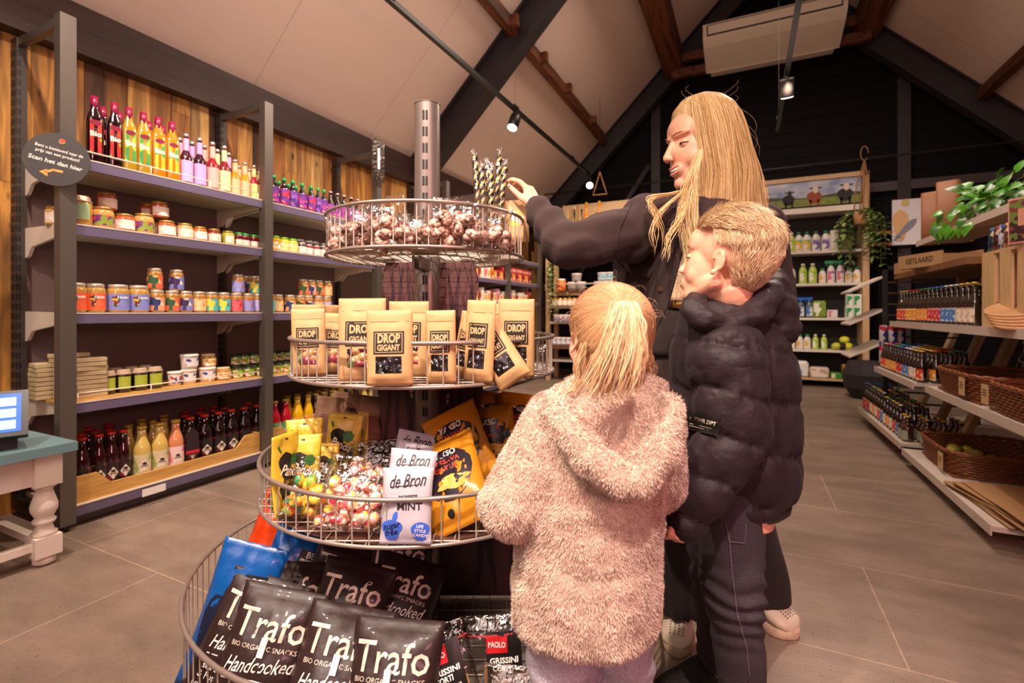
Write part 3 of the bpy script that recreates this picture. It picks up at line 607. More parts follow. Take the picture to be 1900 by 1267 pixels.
B_ = [nb('n%d' % i, .036, .118, '#a9783a', c, 'x', '#ffe9c9') if 0 else nb('n%d' % i, .036, .118, '#a9783a', c) for i, c in enumerate((['#f0a07a', '#2d3b6a', '#e8d9c0'], ['#e8694a', '#2f5a3a', '#f0c070'], ['#7f86c9', '#3b2a5a', '#f0e0c0'], ['#f3c188', '#f6cf9a', '#d99a5a'], ['#55b8c0', '#e6d94a', '#4aa8b8'], ['#5ac0c8', '#f0e04a', '#2f8a8a'], ['#dd5563', '#e0666e', '#b0303c'], ['#8a8fd6', '#9ba0df', '#c9693a'], ['#9aa0e0', '#c0b8e8', '#e6c9a0']))]
NJ = lambda p, look: ('nut_butter_jar', p, look, 'jar')
rowput([NJ(T1, 'large sesame jar with orange label')]*2+[NJ(T2, 'large sesame jar with violet label')]*2, (141, 177, 219, 257), -2.87, 1.0, 'the middle shelf', 'large sesame paste jars')
rowput([NJ(B_[i], f'nut butter jar with {c} label') for i, c in enumerate(('mixed', 'red', 'violet', 'apricot', 'teal', 'turquoise', 'red', 'lilac', 'pale lilac'))], (291, 319, 344, 369, 392, 415, 438, 460, 479), -2.87, 1.0, 'the small nut butter row', 'nut butter jars')
rowput([NJ(B_[4], 'nut butter jar with teal label'), NJ(B_[3], 'nut butter jar with apricot label'), NJ(B_[0], 'nut butter jar with mixed label'), NJ(B_[1], 'nut butter jar with red label'), NJ(B_[2], 'nut butter jar with violet label'), NJ(B_[3], 'nut butter jar with apricot label'), NJ(B_[8], 'nut butter jar with lilac label')], (500, 516, 538, 557, 572, 590, 606), -2.87, 1.0, 'the second bay middle shelf', 'nut butter jars')
for u, X, pi, lb in ((287, -2.89, 1, 'with red label, above the first small jars'), (327, -2.89, 2, 'with violet label, right of the red one'), (442, -2.9, 7, 'with lilac label near the second upright'), (458, -2.97, 0, 'with dark label behind the lilac one'), (473, -2.93, 5, 'with dark label beside the second upright'), (563, -2.9, 1, 'with red label, first of four raised ones'), (577, -2.9, 0, 'with mixed label, second of four raised ones'), (591, -2.9, 1, 'with red label, third of four raised ones'), (607, -2.9, 3, 'with peach label, last of four raised ones')):
    q = PX(u, 579, X); product('nut_butter_jar', B_[pi], f'stacked nut butter jar {lb}', 'jar', (X, q.y, 1.0+.1185), RQ-.2, 'stacked nut butter jars')
# fourth shelf: wafer packs, cloth-lidded jams, tubs and relish
wf = mat('#f5e3b4', .6, bump=.2, bscale=60)
def wafer(label, loc, rz, n):
    t = thing('cracker_pack', label, 'crackers', loc, (0, 0, rz), 'cracker packs in film'); m = MB()
    for k in range(2): m.box((-.0465, -.062, .002+k*.0092), (.0465, .062, .0105+k*.0092))
    m.build('crackers', wf, t); MB().box((-.047, -.066, 0), (.047, .066, .0205)).build('wrapper', clearfilm('thinfilm', (1, 1, 1), .04, .1), t)
zb = .575+.012
for s_, (u, X, n) in enumerate(((92, -3.02, 8), (128, -2.97, 10), (162, -2.9, 9))):
    q = PX(u, 579, X)
    for k in range(n): wafer(f'pale cracker pack, {ORD[k]} from bottom, {("rear left", "middle", "right")[s_]} stack', (X, q.y, zb+.0215*k), rnd.uniform(-.12, .12), 1)
CJ = jar('cj', .04, .115, '#1c0d10', mat('#b9a184', .8, bump=.6, bscale=90), mat('#a9b83c', .5), .18, .72, .8, cloth=True)
rowput([('jam_jar', CJ, 'dark jam jar with cloth lid and lime label', 'jar')]*4, (200, 229, 259, 287), -2.9, zb, 'the fourth shelf jam row', 'cloth lidded jam jars')
rowput([('jam_jar', CJ, 'dark jam jar with cloth lid', 'jar')]*3, (214, 244, 270), -3.02, zb, 'the rear jam row', 'cloth lidded jam jars')
def tubm(kind, r, h, lab, col='#efe6da'):
    return vessel(kind, [(r*.86, 0), (r, h*.85), (r*.99, h*.86)], mat(col, .4), [(r*1.06, h*.84), (r*1.06, h*.95), (r*.98, h)], mat('#f3ebe0', .35), (h*.2, h*.7, .9, 0), lab)
TB = tubm('tub', .044, .085, patches(['#e9e4e6', '#3b4a8c', '#e9e4e6', '#e9e4e6'], 60)); TB2 = tubm('tub2', .034, .08, patches(['#efe6da', '#c93a3a', '#efe6da', '#3b4a8c'], 70))
rowput([('yoghurt_tub', TB2, 'small white tub with red print', 'tub'), ('yoghurt_tub', TB, 'white tub with blue print', 'tub'), ('yoghurt_tub', TB, 'white tub with blue print', 'tub')], (324, 350, 384), -2.9, zb, 'the fourth shelf tub row', 'white tubs')
q = PX(351, 579, -2.9); product('yoghurt_tub', TB, 'white tub with blue print stacked on top of another tub', 'tub', (-2.9, q.y, zb+.0855), RQ, 'white tubs')
HM = jar('hm', .042, .075, '#b07a35', '#d9c4a0', patches(['#f0d7a0', '#f5e6cc', '#c98a3a'], 50))
q = PX(386, 579, -2.93); product('relish_jar', HM, 'wide honey jar with pale label stacked on a tub', 'jar', (-2.93, q.y, zb+.0855), RQ, 'relish jars')
GR = jar('gr', .034, .07, '#3a4a12', '#2c2a20', patches(['#8db63a', '#a9c94a', '#f2ead8', '#d9563a'], 60), z0=.06, z1=.7, ha=1.5)
rowput([('relish_jar', HM, 'wide honey jar with pale label', 'jar')]+[('relish_jar', GR, 'small relish jar with green label', 'jar')]*10, (414, 440, 462, 484, 503, 517, 531, 548, 565, 583, 600), -2.89, zb, 'the fourth shelf relish row', 'relish jars')
rowput([('relish_jar', GR, 'small green relish jar', 'jar')]*9, (436, 455, 473, 489, 505, 521, 537, 553, 570), -2.98, zb, 'the rear relish row', 'relish jars')
for i, u in enumerate((438, 452, 470, 485, 505, 519, 533)): q = PX(u, 579, -2.98); product('relish_jar', GR, f'small green relish jar on the upper layer, {ORD[i]} from left', 'jar', (-2.98, q.y, zb+.0705), RQ, 'relish jars')
# bottom shelf: juice bottles in the crates
def sb(kind, liquid, lid, labcols, dia='#e9dccb'):
    m, S = emblem(.0405, .085, .026, .032); ex = {'emblem': (m, mat(dia, .5))}
    m3 = MB(); S3 = lambda x, z: (.0432*math.sin(x/.0405), -.0432*math.cos(x/.0405), z); dblob(m3, S3, 0, .096, .010, .007, wob=.2, lobes=5); dtext(m3, 'SCHULP', S3, 0, .083, .0095, bold=.04); ex['lettering'] = (m3, mat('#2a2420', .5))
    return bottle(kind, .0395, .285, liquid, lid, patches(labcols, 40), neck=.0195, sh=.56, z0=.1, z1=.50, ha=1.5, extra=ex, capr=1.15, caph=.05, capmet=.2)
SR = sb('sb_red', '#2a060c', '#b3261a', ['#2b1a1c', '#3d2a2c', '#8a1b3c', '#5a7a2a']); SG = sb('sb_pear', '#d2b45e', '#b89a3a', ['#d9cba0', '#a8b35a', '#e9dfc0']); SP = sb('sb_pink', '#d98a5c', '#b89a3a', ['#f3d3d0', '#e88aa0', '#f5e6d8'])
SD = sb('sb_dark', '#170508', '#b3261a', ['#241a1c', '#2c2224', '#7a1420'])
J = 'juice_bottle'; zc = SZ[4]+.006+.008
rowput([(J, SR, 'dark red juice bottle with red lid', 'bottle')]*4+[(J, SG, 'pale pear juice bottle with gold lid', 'bottle')]*2+[(J, SP, 'pink apple juice bottle with gold lid', 'bottle')]+[(J, SD, 'near black juice bottle with red lid', 'bottle')]*6, (152, 184, 207, 229, 263, 296, 326, 353, 380, 406, 429, 453, 477), -2.88, zc, 'the first crate front row', 'juice bottles in crates')
rowput([(J, SR, 'dark red juice bottle with red lid', 'bottle')]*3+[(J, SG, 'pale pear juice bottle with gold lid', 'bottle')]*4+[(J, SD, 'near black juice bottle with red lid', 'bottle')]*5, (153, 177, 203, 239, 264, 284, 305, 343, 371, 395, 416, 460), -2.98, zc, 'the first crate second row', 'juice bottles in crates')
rowput([(J, SR, 'dark juice bottle with red lid', 'bottle')]*2+[(J, SG, 'pale juice bottle with gold lid', 'bottle')]*2+[(J, SD, 'dark juice bottle with red lid', 'bottle')]*3, (165, 203, 262, 304, 344, 372, 396), -3.09, zc, 'the first crate rear row', 'juice bottles in crates')
tg = thing('bottle_neck_tag', 'black and red cardboard tag hanging on a dark juice bottle', 'tag', (-2.832, PX(358, 579, -2.83).y, zc+.15), (0, 0, RQ-.2))
MB().add([(-.035, 0, -.07), (.035, 0, -.07), (.03, 0, .05), (0, 0, .08), (-.03, 0, .05), (-.035, .002, -.07), (.035, .002, -.07), (.03, .002, .05), (0, .002, .08), (-.03, .002, .05)], [(0, 1, 2, 3, 4), (9, 8, 7, 6, 5), (0, 5, 6, 1), (1, 6, 7, 2), (4, 3, 8, 9)]).build('card', mat('#2a1a20', .5), tg); MB().box((-.034, -.002, -.062), (.034, -.0005, -.045)).build('stripe', mat('#c9222c', .5), tg)
RJ = sb('sb_rasp', '#b3142c', '#b89a3a', ['#6fae6a', '#eae0cc', '#8a2a3a'], '#d9e6c8'); YJ = sb('sb_yel', '#e8b40c', '#b89a3a', ['#f0a03a', '#f6c98a', '#f2e2c0'], '#f0b060'); DJ = sb('sb_dk2', '#1a0710', '#b89a3a', ['#cfa3b8', '#e6dccc'])
rowput([(J, RJ, 'bright red juice bottle with gold lid', 'bottle')]*2+[(J, YJ, 'bright yellow juice bottle with gold lid', 'bottle')]*2+[(J, DJ, 'dark grape juice bottle with gold lid', 'bottle')]*2+[(J, SG, 'pale juice bottle with gold lid', 'bottle')]*2+[(J, DJ, 'dark grape juice bottle with gold lid', 'bottle')]*2+[(J, SG, 'pale juice bottle with gold lid', 'bottle')]*2, (509, 530, 552, 572, 586, 600, 617, 632, 646, 661, 675, 689), -2.88, zc, 'the far crates front row', 'juice bottles in crates')
rowput([(J, YJ, 'yellow juice bottle with gold lid', 'bottle')]*2+[(J, DJ, 'dark juice bottle with gold lid', 'bottle')]*2+[(J, SG, 'pale juice bottle with gold lid', 'bottle')]*5, (533, 552, 574, 590, 604, 619, 634, 650, 666), -2.98, zc, 'the far crates rear row', 'juice bottles in crates')
# packets on the far bays, seen past the stand
def carton(label, loc, sx, sy, sz, cols, group, name='food_carton', scale=30, rz=0):
    t = thing(name, label, 'carton', loc, (0, 0, rz), group); MB().box((-sx/2, -sy/2, 0), (sx/2, sy/2, sz)).build('box', mat(cols[0], .5), t)
    MB().box((sx/2, -sy*.42, sz*.1), (sx/2+.002, sy*.42, sz*.85)).build('print', patches(cols, scale), t); return t
pc = [['#c9383c', '#f0d9c0', '#e8b04a'], ['#d98a3a', '#f3e6cf', '#a8502a'], ['#e6dccb', '#b7c26a', '#d9a03a'], ['#e3a3ad', '#f6e6e2', '#c95a6a'], ['#efe6d8', '#7fb0c9', '#e9c9a0'], ['#b03a3a', '#e6c0a0', '#7a2a2a']]
for k in range(18):
    u = 880+k*5.8; q = PX(u, 579, -2.88); carton(f'upright food carton on the far second shelf, {ORD[k]} from left', (-2.9, q.y, 1.412), .1, max(.05, (PX(u+5.8, 579, -2.88).y-q.y)*.93), (.13, .16, .12, .18, .2, .19)[min(5, k//3)], pc[(k*5) % 6 if k < 8 else (k % 2)*5], 'food cartons on the far second shelf')
for k in range(18):
    u = 880+k*5.8; q = PX(u, 579, -2.88); carton(f'small food carton on the far third shelf, {ORD[k]} from left', (-2.9, q.y, 1.126), .1, max(.05, (PX(u+5.8, 579, -2.88).y-q.y)*.93), (.15, .12, .17, .1, .14)[k % 5], pc[2+(k*3) % 4 if k % 3 else 2], 'food cartons on the far third shelf')
# ---------------------------------------------------------------- scale on the small white table, left edge
tt = thing('checkout_table', 'white turned-leg table with pale blue top beside the wall shelving', 'table', (-2.72, .60, 0))
TOPM = mat('#6f9195', .4, coat=.3); WP = mat('#e2d2c2', .5, bump=.1)
MB().box((-.45, -.75, .44), (.27, .42, .475)).build('tabletop', TOPM, tt)
apr = MB().box((.19, -.7, .32), (.215, .36, .44)).box((-.4, .33, .32), (.2, .355, .44)); apr.build('apron', WP, tt)
lp = [(.03, 0), (.036, .03), (.028, .05), (.03, .055)]
for lx, ly in ((.2, .34), (-.38, .34), (.2, -.62), (-.38, -.62)):
    m = MB(); m.lathe([(.022, 0), (.036, .008), (.036, .028), (.025, .038)], 16, (lx, ly, 0)); m.box((lx-.042, ly-.042, .038), (lx+.042, ly+.042, .115))
    m.lathe([(.035, .115), (.042, .125), (.028, .135), (.03, .142), (.024, .155), (.034, .165), (.038, .175), (.028, .185), (.03, .19), (.042, .215), (.043, .235), (.034, .265), (.026, .295), (.03, .3), (.038, .306), (.03, .315)], 20, (lx, ly, 0), cap=False)
    m.box((lx-.042, ly-.042, .315), (lx+.042, ly+.042, .44)); m.build('leg', WP, tt)
MB().box((-.36, .325, .065), (.18, .355, .095)).box((.185, -.6, .065), (.215, .3, .095)).build('stretcher', WP, tt)
sc_ = thing('touch_scale', 'black touch screen terminal lit blue on the pale blue table', 'screen', (-2.60, .72, .4755), (0, 0, math.radians(70)))
bkm = mat('#141214', .35)
MB().box((-.16, -.02, 0), (.16, .16, .07)).build('base', bkm, sc_)
hm = Matrix.Translation((0, -.08, .02)) @ Matrix.Rotation(math.radians(-40), 4, 'X')
hm = Matrix.Translation((0, -.05, .05)) @ Matrix.Rotation(math.radians(-38), 4, 'X')
MB().box((-.19, -.012, 0), (.19, .012, .2), M=hm).build('housing', bkm, sc_)
MB().box((-.17, -.0135, .018), (.17, -.0125, .185), M=hm).build('display', mat('#3159a8', .2, emit=1.1), sc_)
m = MB()
for i in range(4):
    for j in range(3): m.box((-.16+i*.082, -.0145, .03+j*.05), (-.16+i*.082+.07, -.0138, .03+j*.05+.038), M=hm)
m.build('screen_tiles', mat('#8fb0e6', .2, emit=1.0), sc_)
# ================================================================ round display stand
CEN = PD(793, HOR, 1.42); CX, CY = CEN.x, CEN.y
WIRE = mat('#9c8c82', .32, metal=.55); WIRE2 = mat('#c9bcae', .3, metal=.5)
TRAY = mat('#54342c', .4, vary=.15, bscale=12)
st = thing('display_stand', 'round grey wire display stand with four stacked baskets around a slotted pole', 'display stand', (CX, CY, 0), (0, 0, YAW))
def circ(r, z, n=72): return [(r*math.cos(2*math.pi*k/n), r*math.sin(2*math.pi*k/n), z) for k in range(n)]
TIER = [(.278, 1.155, 1.262, 62, .028), (.366, .836, .932, 66, .04), (.436, .524, .620, 74, .045), (.594, .14, .335, 100, .05)]
for i, (r, zb_, zr, nw, gs) in enumerate(TIER):
    b = MB().tube(circ(r, zr), .0052 if i else .0045, 8, closed=True).build('basket_rim', WIRE, st)
    MB().tube(circ(r, zb_), .0045, 8, closed=True).build('base_ring', WIRE, b)
    m = MB()
    for k in range(nw): a = 2*math.pi*(k+.3)/nw; m.tube([((r-.004)*math.cos(a), (r-.004)*math.sin(a), zr), ((r-.004)*math.cos(a), (r-.004)*math.sin(a), zb_-.004)], .0017, 5, cap=False)
    o = m.build('basket_wires', WIRE2, b)
    m = MB(); x = -r+gs*.5
    while x < r:
        h = math.sqrt(max(0, r*r-x*x)); m.tube([(x, -h, zb_), (x, h, zb_)], .0018, 4, cap=False); m.tube([(-h, x, zb_+.0035), (h, x, zb_+.0035)], .0018, 4, cap=False); x += gs
    if i == 0:
        m.tube(circ(r*.55, zb_-.004), .003, 5, closed=True)
    m.build('basket_floor', WIRE2, b)
    if i: MB().lathe([(.045, 0), (r-.02, 0)], 60, (0, 0, zb_-.003), cap=False).build('tray_sheet', TRAY if i < 3 else mat('#958d88', .35, metal=.4, vary=.15, bscale=6), b)
POLE = mat('#80736c', .36, metal=.6)
m = MB(); prof_n = 24
ring = lambda z: [(.037*math.cos(a), .037*math.sin(a)*.9, z) for a in [2*math.pi*k/prof_n for k in range(prof_n)]]
m.loft([ring(.02), ring(1.603)], cap=False); m.tube([(p[0], p[1], 1.603) for p in ring(0)], .0015, 5, closed=True).build('pole', POLE, st)
m = MB()
for k in range(32):
    z = 1.575-k*.047
    for dx in (-.0085, .0005): m.box((dx, -.0345, z-.026), (dx+.006, -.0325, z))
m.build('slot_pattern', mat('#0c0a09', .7), st); MB().lathe([(.030, 0), (.033, .001)], 20, (0, 0, 1.598)).build('pole_inside', mat('#2a2523', .6), st)
for i, (hw, z0, z1) in enumerate(((.138, .845, 1.15), (.15, .54, .83), (.30, .148, .518))):
    def pw(u, v, hw=hw, z0=z0, z1=z1):
        wv = hw*(1+.045*math.sin(v*9+1)+.02*math.sin(v*17)); return (-wv+2*wv*u, .045, z0+(z1-z0)*v)
    m = MB().grid(pw, 2, 14); m.v += [(x, y+.012, z) for x, y, z in m.v]; n = len(m.v)//2; fs = list(m.f); m.f += [tuple(q+n for q in reversed(f)) for f in fs]; m.m *= 2; m.sm *= 2
    pn = m.build('back_panel', mat('#5c3836', .45), st)
    m = MB(); S = lambda x, z, z0=z0: (x, .0435, z); H_ = z1-z0
    for s in (-1, 1):
        for q, xo in enumerate((.45, .62, .86)): m.add([S(s*hw*xo+hw*.05*math.sin(t*5+q*2)-hw*.035*math.sin(math.pi*t), z0+H_*t) for t in [k/12 for k in range(13)]]+[S(s*hw*xo+hw*.05*math.sin(t*5+q*2)+hw*.05*math.sin(math.pi*t), z0+H_*t) for t in [k/12 for k in range(13)]], [(k, 13+k, 14+k, k+1) for k in range(12)])
        m.build('wavy_print', mat('#3a2026', .45), pn); m = MB()
for z in (1.15, .83, .523):
    MB().box((-.012, -.16, z-.035), (-.006, -.03, z-.004)).box((.006, -.16, z-.035), (.012, -.03, z-.004)).build('support_arm', POLE, st)
MB().lathe([(.56, 0), (.56, .03), (.5, .05)], 48).build('plinth', mat('#3d3836', .5, metal=.3), st)
# ---------------------------------------------------------------- bags
def at(u, d, z): p = PD(u, HOR, d); return (p.x, p.y, z)
def shape(w_, h_, t_, kind, seed, wr):
    def half(u, v):
        e = max(0, 1-abs(u)**2.4)**.62
        if kind == 'stand': f = (1-v)**.45*min(1, .25+v*6) if v < .82 else (1-v)**.45*.75; f *= .95
        else: f = math.sin(math.pi*min(1, max(0, (v-.05)/.9)))**.55 if .05 < v < .95 else 0
        return t_/2*e*f+.0008
    def front(x, z, side=-1):
        u = max(-1, min(1, 2*x/w_)); v = max(0, min(1, z/h_)); hf = half(u, v)
        n = noise.noise((x*28+seed*7, z*22+seed*3, side*2.))*wr*(.4+1.2*abs(v-.5))+noise.noise((x*70+seed, z*45, seed+side))*wr*.45
        crease = math.sin(x*160+seed*3)*wr*.25*(abs(v-.5)*2)**3 if kind != 'stand' else 0
        fold = noise.noise((seed, z*9, 3.))*wr*1.2
        k = 1-.05*math.sin(math.pi*v) if kind == 'pillow' else 1+.0*v
        return (x*k, side*hf+(n+crease)*(1 if side < 0 else .8)*min(1, hf*200)+fold, z)
    return front
def bag(name, label, cat, group, w_, h_, t_, loc, rot, material, art=None, kind='pillow', wr=.004, seed=None, seal=None, nu=16, nv=24, contents=None):
    seed = seed if seed is not None else rnd.uniform(0, 50)
    t = thing(name, label, cat, loc, (rot[0], rot[1], rot[2]+YAW), group); fr = shape(w_, h_, t_, kind, seed, wr); m = MB()
    for side in (-1, 1):
        o = len(m.v)
        m.grid(lambda u, v, side=side: fr((u-.5)*w_, v*h_, side), nu, nv)
        if side > 0:
            for q in range(len(m.f)-nu*nv, len(m.f)): m.f[q] = tuple(reversed(m.f[q]))
    # close the rim
    R_ = (nu+1)*(nv+1); idx = [i for i in range(nu+1)]+[(j*(nu+1)+nu) for j in range(1, nv+1)]+[nv*(nu+1)+i for i in range(nu-1, -1, -1)]+[j*(nu+1) for j in range(nv-1, 0, -1)]
    for a, b in zip(idx, idx[1:]+idx[:1]): m.f.append((b, a, a+R_, b+R_)); m.m.append(0); m.sm.append(True)
    m.build('pouch', material, t)
    if art:
        S = lambda x, z, e=.0009: (lambda q: (q[0], q[1]-e, q[2]))(fr(x, z, -1))
        art(t, S, w_, h_)
    if contents: contents(t, w_, h_, t_)
    return t
def foil(c, rough=.3, b=.35, sp=.5): return mat(c, rough, bump=b, bscale=18, coat=.15, spec=sp)
CREAM = mat('#d8c4b0', .4, metal=.1); CHIP = mat('#d9a53a', .6, vary=.35, bscale=30)
def trafo_art(tagged=True, cut=1):
    def a(t, S, w_, h_):
        S2 = lambda x, z: S(x, z, .0013)
        m = MB(); dtext(m, 'Trafo', S, 0, h_*.745, .072, bold=.008, width=w_*.82); m.build('brand_lettering', CREAM, t)
        m = MB(); dtext(m, 'BIO ORGANIC SNACKS', S, 0, h_*.615, .012, width=w_*.76); m.build('small_lettering', CREAM, t)
        m = MB(); dtext(m, 'Handcooked', S, 0, h_*.51, .036, rot=.08, shear=.45, width=w_*.8, bold=.004); dline(m, S, [(-w_*.36, h_*.41), (0, h_*.425), (w_*.3, h_*.42)], .002); m.build('script_lettering', mat('#e6dcd2', .4), t)
        m = MB(); dtext(m, 'sea salt', S, -w_*.2, h_*.33, .018, bold=.01); dtext(m, '& Pepper', S, -w_*.18, h_*.265, .018, bold=.01); dtext(m, 'potato chips', S, -w_*.17, h_*.205, .016); m.build('flavour_lettering', mat('#e6dcd2', .4), t)
        for q, (cx, cz, rx, rz, ro) in enumerate(((w_*.13, h_*.12, w_*.28, h_*.09, .5), (w_*.27, h_*.2, w_*.13, h_*.1, 1.2), (-w_*.2, h_*.08, w_*.2, h_*.055, -.2))):
            m = MB(); dblob(m, S if q != 1 else S2, cx, cz, rx, rz, ro, wob=.14, seed=q*2+1, lobes=2); m.build('chip_picture', CHIP, t)
        if tagged: MB().box((-.007, -.045, h_*.56), (.006, -.040, h_*.56+.034)).build('security_tag', mat('#c9c4cc', .45), t)
    return a
TRB = foil('#2a1a18', .46, sp=.35)
G4 = 'brown potato chip bags in the bottom basket'; z4 = .148
def trafo(label, u, d, rot, tag_=False, w_=.185, h_=.285, z=None):
    return bag('crisp_packet', label, 'crisp packet', G4, w_, h_, .088, at(u, d, z4 if z is None else z), rot, TRB, trafo_art(tag_), wr=.009)
trafo('brown crisp packet leaning left at the front, first from left', 398, 1.03, (-.35, .36, .1), h_=.27)
trafo('brown crisp packet with white tag at the front, second from left', 436, .95, (-.45, .2, .0), True, h_=.28)
trafo('brown crisp packet with white tag, large and central at the front', 574, .90, (-.55, .17, -.02), True, h_=.27)
trafo('brown crisp packet with white tag at the front beside the breadsticks', 700, .87, (-.5, .02, -.08), True, h_=.26)
trafo('brown crisp packet behind the central front one', 597, 1.09, (-.6, .2, -.05), h_=.26, z=.155)
trafo('brown crisp packet leaning on the right of the pole foot', 694, 1.14, (-.72, .2, -.15), h_=.26, z=.15)
trafo('brown crisp packet upright against the panel under the third basket', 728, 1.30, (-.25, .05, .0), h_=.26)
trafo('brown crisp packet tilted left behind the front row', 575, 1.21, (-.4, .42, .2), h_=.26)
trafo('brown crisp packet lying behind the second front packet', 500, 1.12, (-.55, .1, .1), h_=.25)
def blue_art(t, S, w_, h_):
    m = MB(); drect(m, S, w_*.2, h_*.72, w_*.36, h_*.19, 0); m.build('dark_label', mat('#14110f', .5), t); S2 = lambda x, z: S(x, z, .0016)
    m = MB(); dtext(m, 'BEL', S2, w_*.24, h_*.77, .022, bold=.02); dtext(m, 'PREMIUM', S2, w_*.2, h_*.715, .011, bold=.02); dtext(m, 'POTATOES', S2, w_*.2, h_*.68, .011, bold=.02); m.build('lettering', mat('#eee5dc', .5), t)
    for q, c in enumerate(('#111', '#f2c928', '#d22a2a')):
        m = MB(); drect(m, S2, w_*(.05), h_*(.66-.025*q), w_*.05, h_*.022); m.build('flag_stripe', mat(c, .5), t)
    m = MB(); [drect(m, S, w_*.1, h_*(.5-.016*k), w_*.45, .0012) for k in range(10)]; m.build('small_print', mat('#a9c0dc', .5), t)
    m = MB(); dblob(m, S, -w_*.2, h_*.42, w_*.2, h_*.27, wob=.12, lobes=2, seed=2); m.build('dark_picture', mat('#121b33', .45), t)
BLU = foil('#0d4f95', .28); ORG = foil('#c93a10', .3)
GB = 'blue crisp packets in the bottom basket'
bag('crisp_packet', 'blue crisp packet leaning on the left rim of the bottom basket', 'crisp packet', GB, .15, .32, .06, at(388, 1.10, .15), (-.12, .29, .1), BLU, blue_art, wr=.006)
bag('crisp_packet', 'blue crisp packet lying in front of the red packets', 'crisp packet', GB, .16, .26, .06, at(492, 1.27, .16), (-.35, .38, .2), BLU, blue_art, wr=.007)
bag('crisp_packet', 'blue crisp packet beside the dark panel, rearmost of the blue ones', 'crisp packet', GB, .16, .25, .06, at(592, 1.33, .16), (-.5, .3, -.1), BLU, blue_art, wr=.007)
def org_art(t, S, w_, h_):
    m = MB(); dblob(m, S, 0, h_*.35, w_*.36, h_*.18, wob=.1, seed=3); m.build('dark_picture', mat('#4a1d12', .5), t)
bag('crisp_packet', 'orange red crisp packet under the left of the third basket', 'crisp packet', 'orange red crisp packets', .21, .31, .08, at(478, 1.37, .16), (-.3, .34, .15), ORG, org_art, wr=.012)
bag('crisp_packet', 'orange red crisp packet behind the others, nearest the panel', 'crisp packet', 'orange red crisp packets', .2, .28, .07, at(540, 1.47, .16), (-.35, .35, .0), ORG, org_art, wr=.012)
# clear bags of breadsticks
def sticks_in(cols, n, r, L, spread=.6):
    def c(t, w_, h_, t_):
        m = MB()
        for k in range(n):
            a = rnd.uniform(-spread, spread); x = rnd.uniform(-.36, .36)*w_; z = rnd.uniform(.1, .38)*h_; y = rnd.uniform(-.3, .3)*t_
            dx, dz = math.sin(a)*L/2, math.cos(a)*L/2; p = [(x-dx, y, max(r, z-dz)), (x, y+.002, z), (x+dx, y, z+dz)]
            m.tube([(max(-w_*.44, min(w_*.44, q[0])), q[1], q[2]) for q in p], r, 6)
        m.build('breadsticks', mat(cols, .6, vary=.2, bscale=20), t)
    return c
def paolo_art(t, S, w_, h_):
    S2 = lambda x, z: S(x, z, .0022)
    m = MB(); drect(m, S, w_*.12, h_*.62, w_*.5, h_*.52); m.build('dark_label', mat('#15110f', .4), t)
    m = MB(); drect(m, S2, w_*.03, h_*.78, w_*.3, h_*.13); m.build('red_label', mat('#c5161d', .4), t)
    S3 = lambda x, z: S(x, z, .003); m = MB(); dtext(m, 'PAOLO', S3, w_*.03, h_*.78, .014, bold=.02, width=w_*.25); dtext(m, 'GRISSINI', S3, w_*.12, h_*.655, .014, bold=.03, width=w_*.4); dtext(m, 'CORTI', S3, w_*.08, h_*.595, .014, bold=.03, width=w_*.25)
    for k in range(4): dtext(m, ('OLIO DI OLIVA', 'EXTRA VERGINE', 'CON OLIVE', 'BIO')[k], S3, w_*.12, h_*(.53-.035*k), .008)
    m.build('lettering', mat('#f3ebe3', .5), t)
    m = MB(); dblob(m, S2, w_*.24, h_*.3, w_*.11, w_*.11); m.build('green_sticker', mat('#7d9c2f', .5), t)
    m = MB(); dline(m, S, [(-w_*.48, h_*.84), (w_*.48, h_*.86)], .003); m.build('red_seal_line', mat('#c0303a', .5), t)
FILM = clearfilm()
for lb, u, d, rt in (('first from left', 852, .95, (-.25, -.3, .1)), ('second from left, partly behind the fluffy coat', 935, .98, (-.2, -.12, -.1)), ('frontmost beside the pink jeans', 975, .84, (-.15, -.05, -.2))):
    bag('breadstick_bag', f'clear bag of breadsticks with dark label, {lb}', 'breadsticks', 'clear breadstick bags', .15, .22, .05, at(u, d, z4), rt, FILM, paolo_art, wr=.005, contents=sticks_in('#c08a55', 34, .0042, .085))
# kraft pouches of liquorice
KRAFT = mat('#c59a68', .6, bump=.15, bscale=30); KD = mat('#1f1713', .5); KL = mat('#c8a070', .55)
SWEETS = [patches(['#1c1718', '#2a2228', '#101012', '#3a3238'], 75, .15, coat=.8, bump=1), patches(['#6d2438', '#c99060', '#2a2024', '#8a9a5a', '#b5525a', '#d9a078'], 70, .2, coat=.6, bump=1)]
def drop_art(mix=0, win=True):
    def a(t, S, w_, h_):
        fw_, fh = w_*.66, h_*.30; cz = h_*.57; S2 = lambda x, z: S(x, z, .0014); S3 = lambda x, z: S(x, z, .0018)
        m = MB(); drect(m, S, 0, cz, fw_, fh); m.build('dark_label', KD, t)
        m = MB(); e = .0022; a_, b_ = fw_/2-.004, fh/2-.004
        dline(m, S2, [(-a_, cz-b_), (a_, cz-b_), (a_, cz+b_), (-a_, cz+b_), (-a_, cz-b_)], e*.6)
        dtext(m, 'DROP', S2, 0, cz+fh*.17, min(.026, fw_*.40), bold=.045, width=fw_*.74); dtext(m, 'GIGANT', S2, 0, cz-fh*.23, min(.018, fw_*.27), bold=.04, width=fw_*.74); m.build('lettering', KL, t)
        m = MB(); dline(m, S, [(-w_*.42, h_*.85), (w_*.42, h_*.85)], .0012); m.build('zip_crease', mat('#9c764b', .6), t)
        if win: m = MB(); drect(m, S, 0, h_*.28, w_*.56, h_*.22, n=14); m.build('window', SWEETS[mix], t)
    return a
z2 = .842; GD = 'kraft liquorice pouches in the second basket'
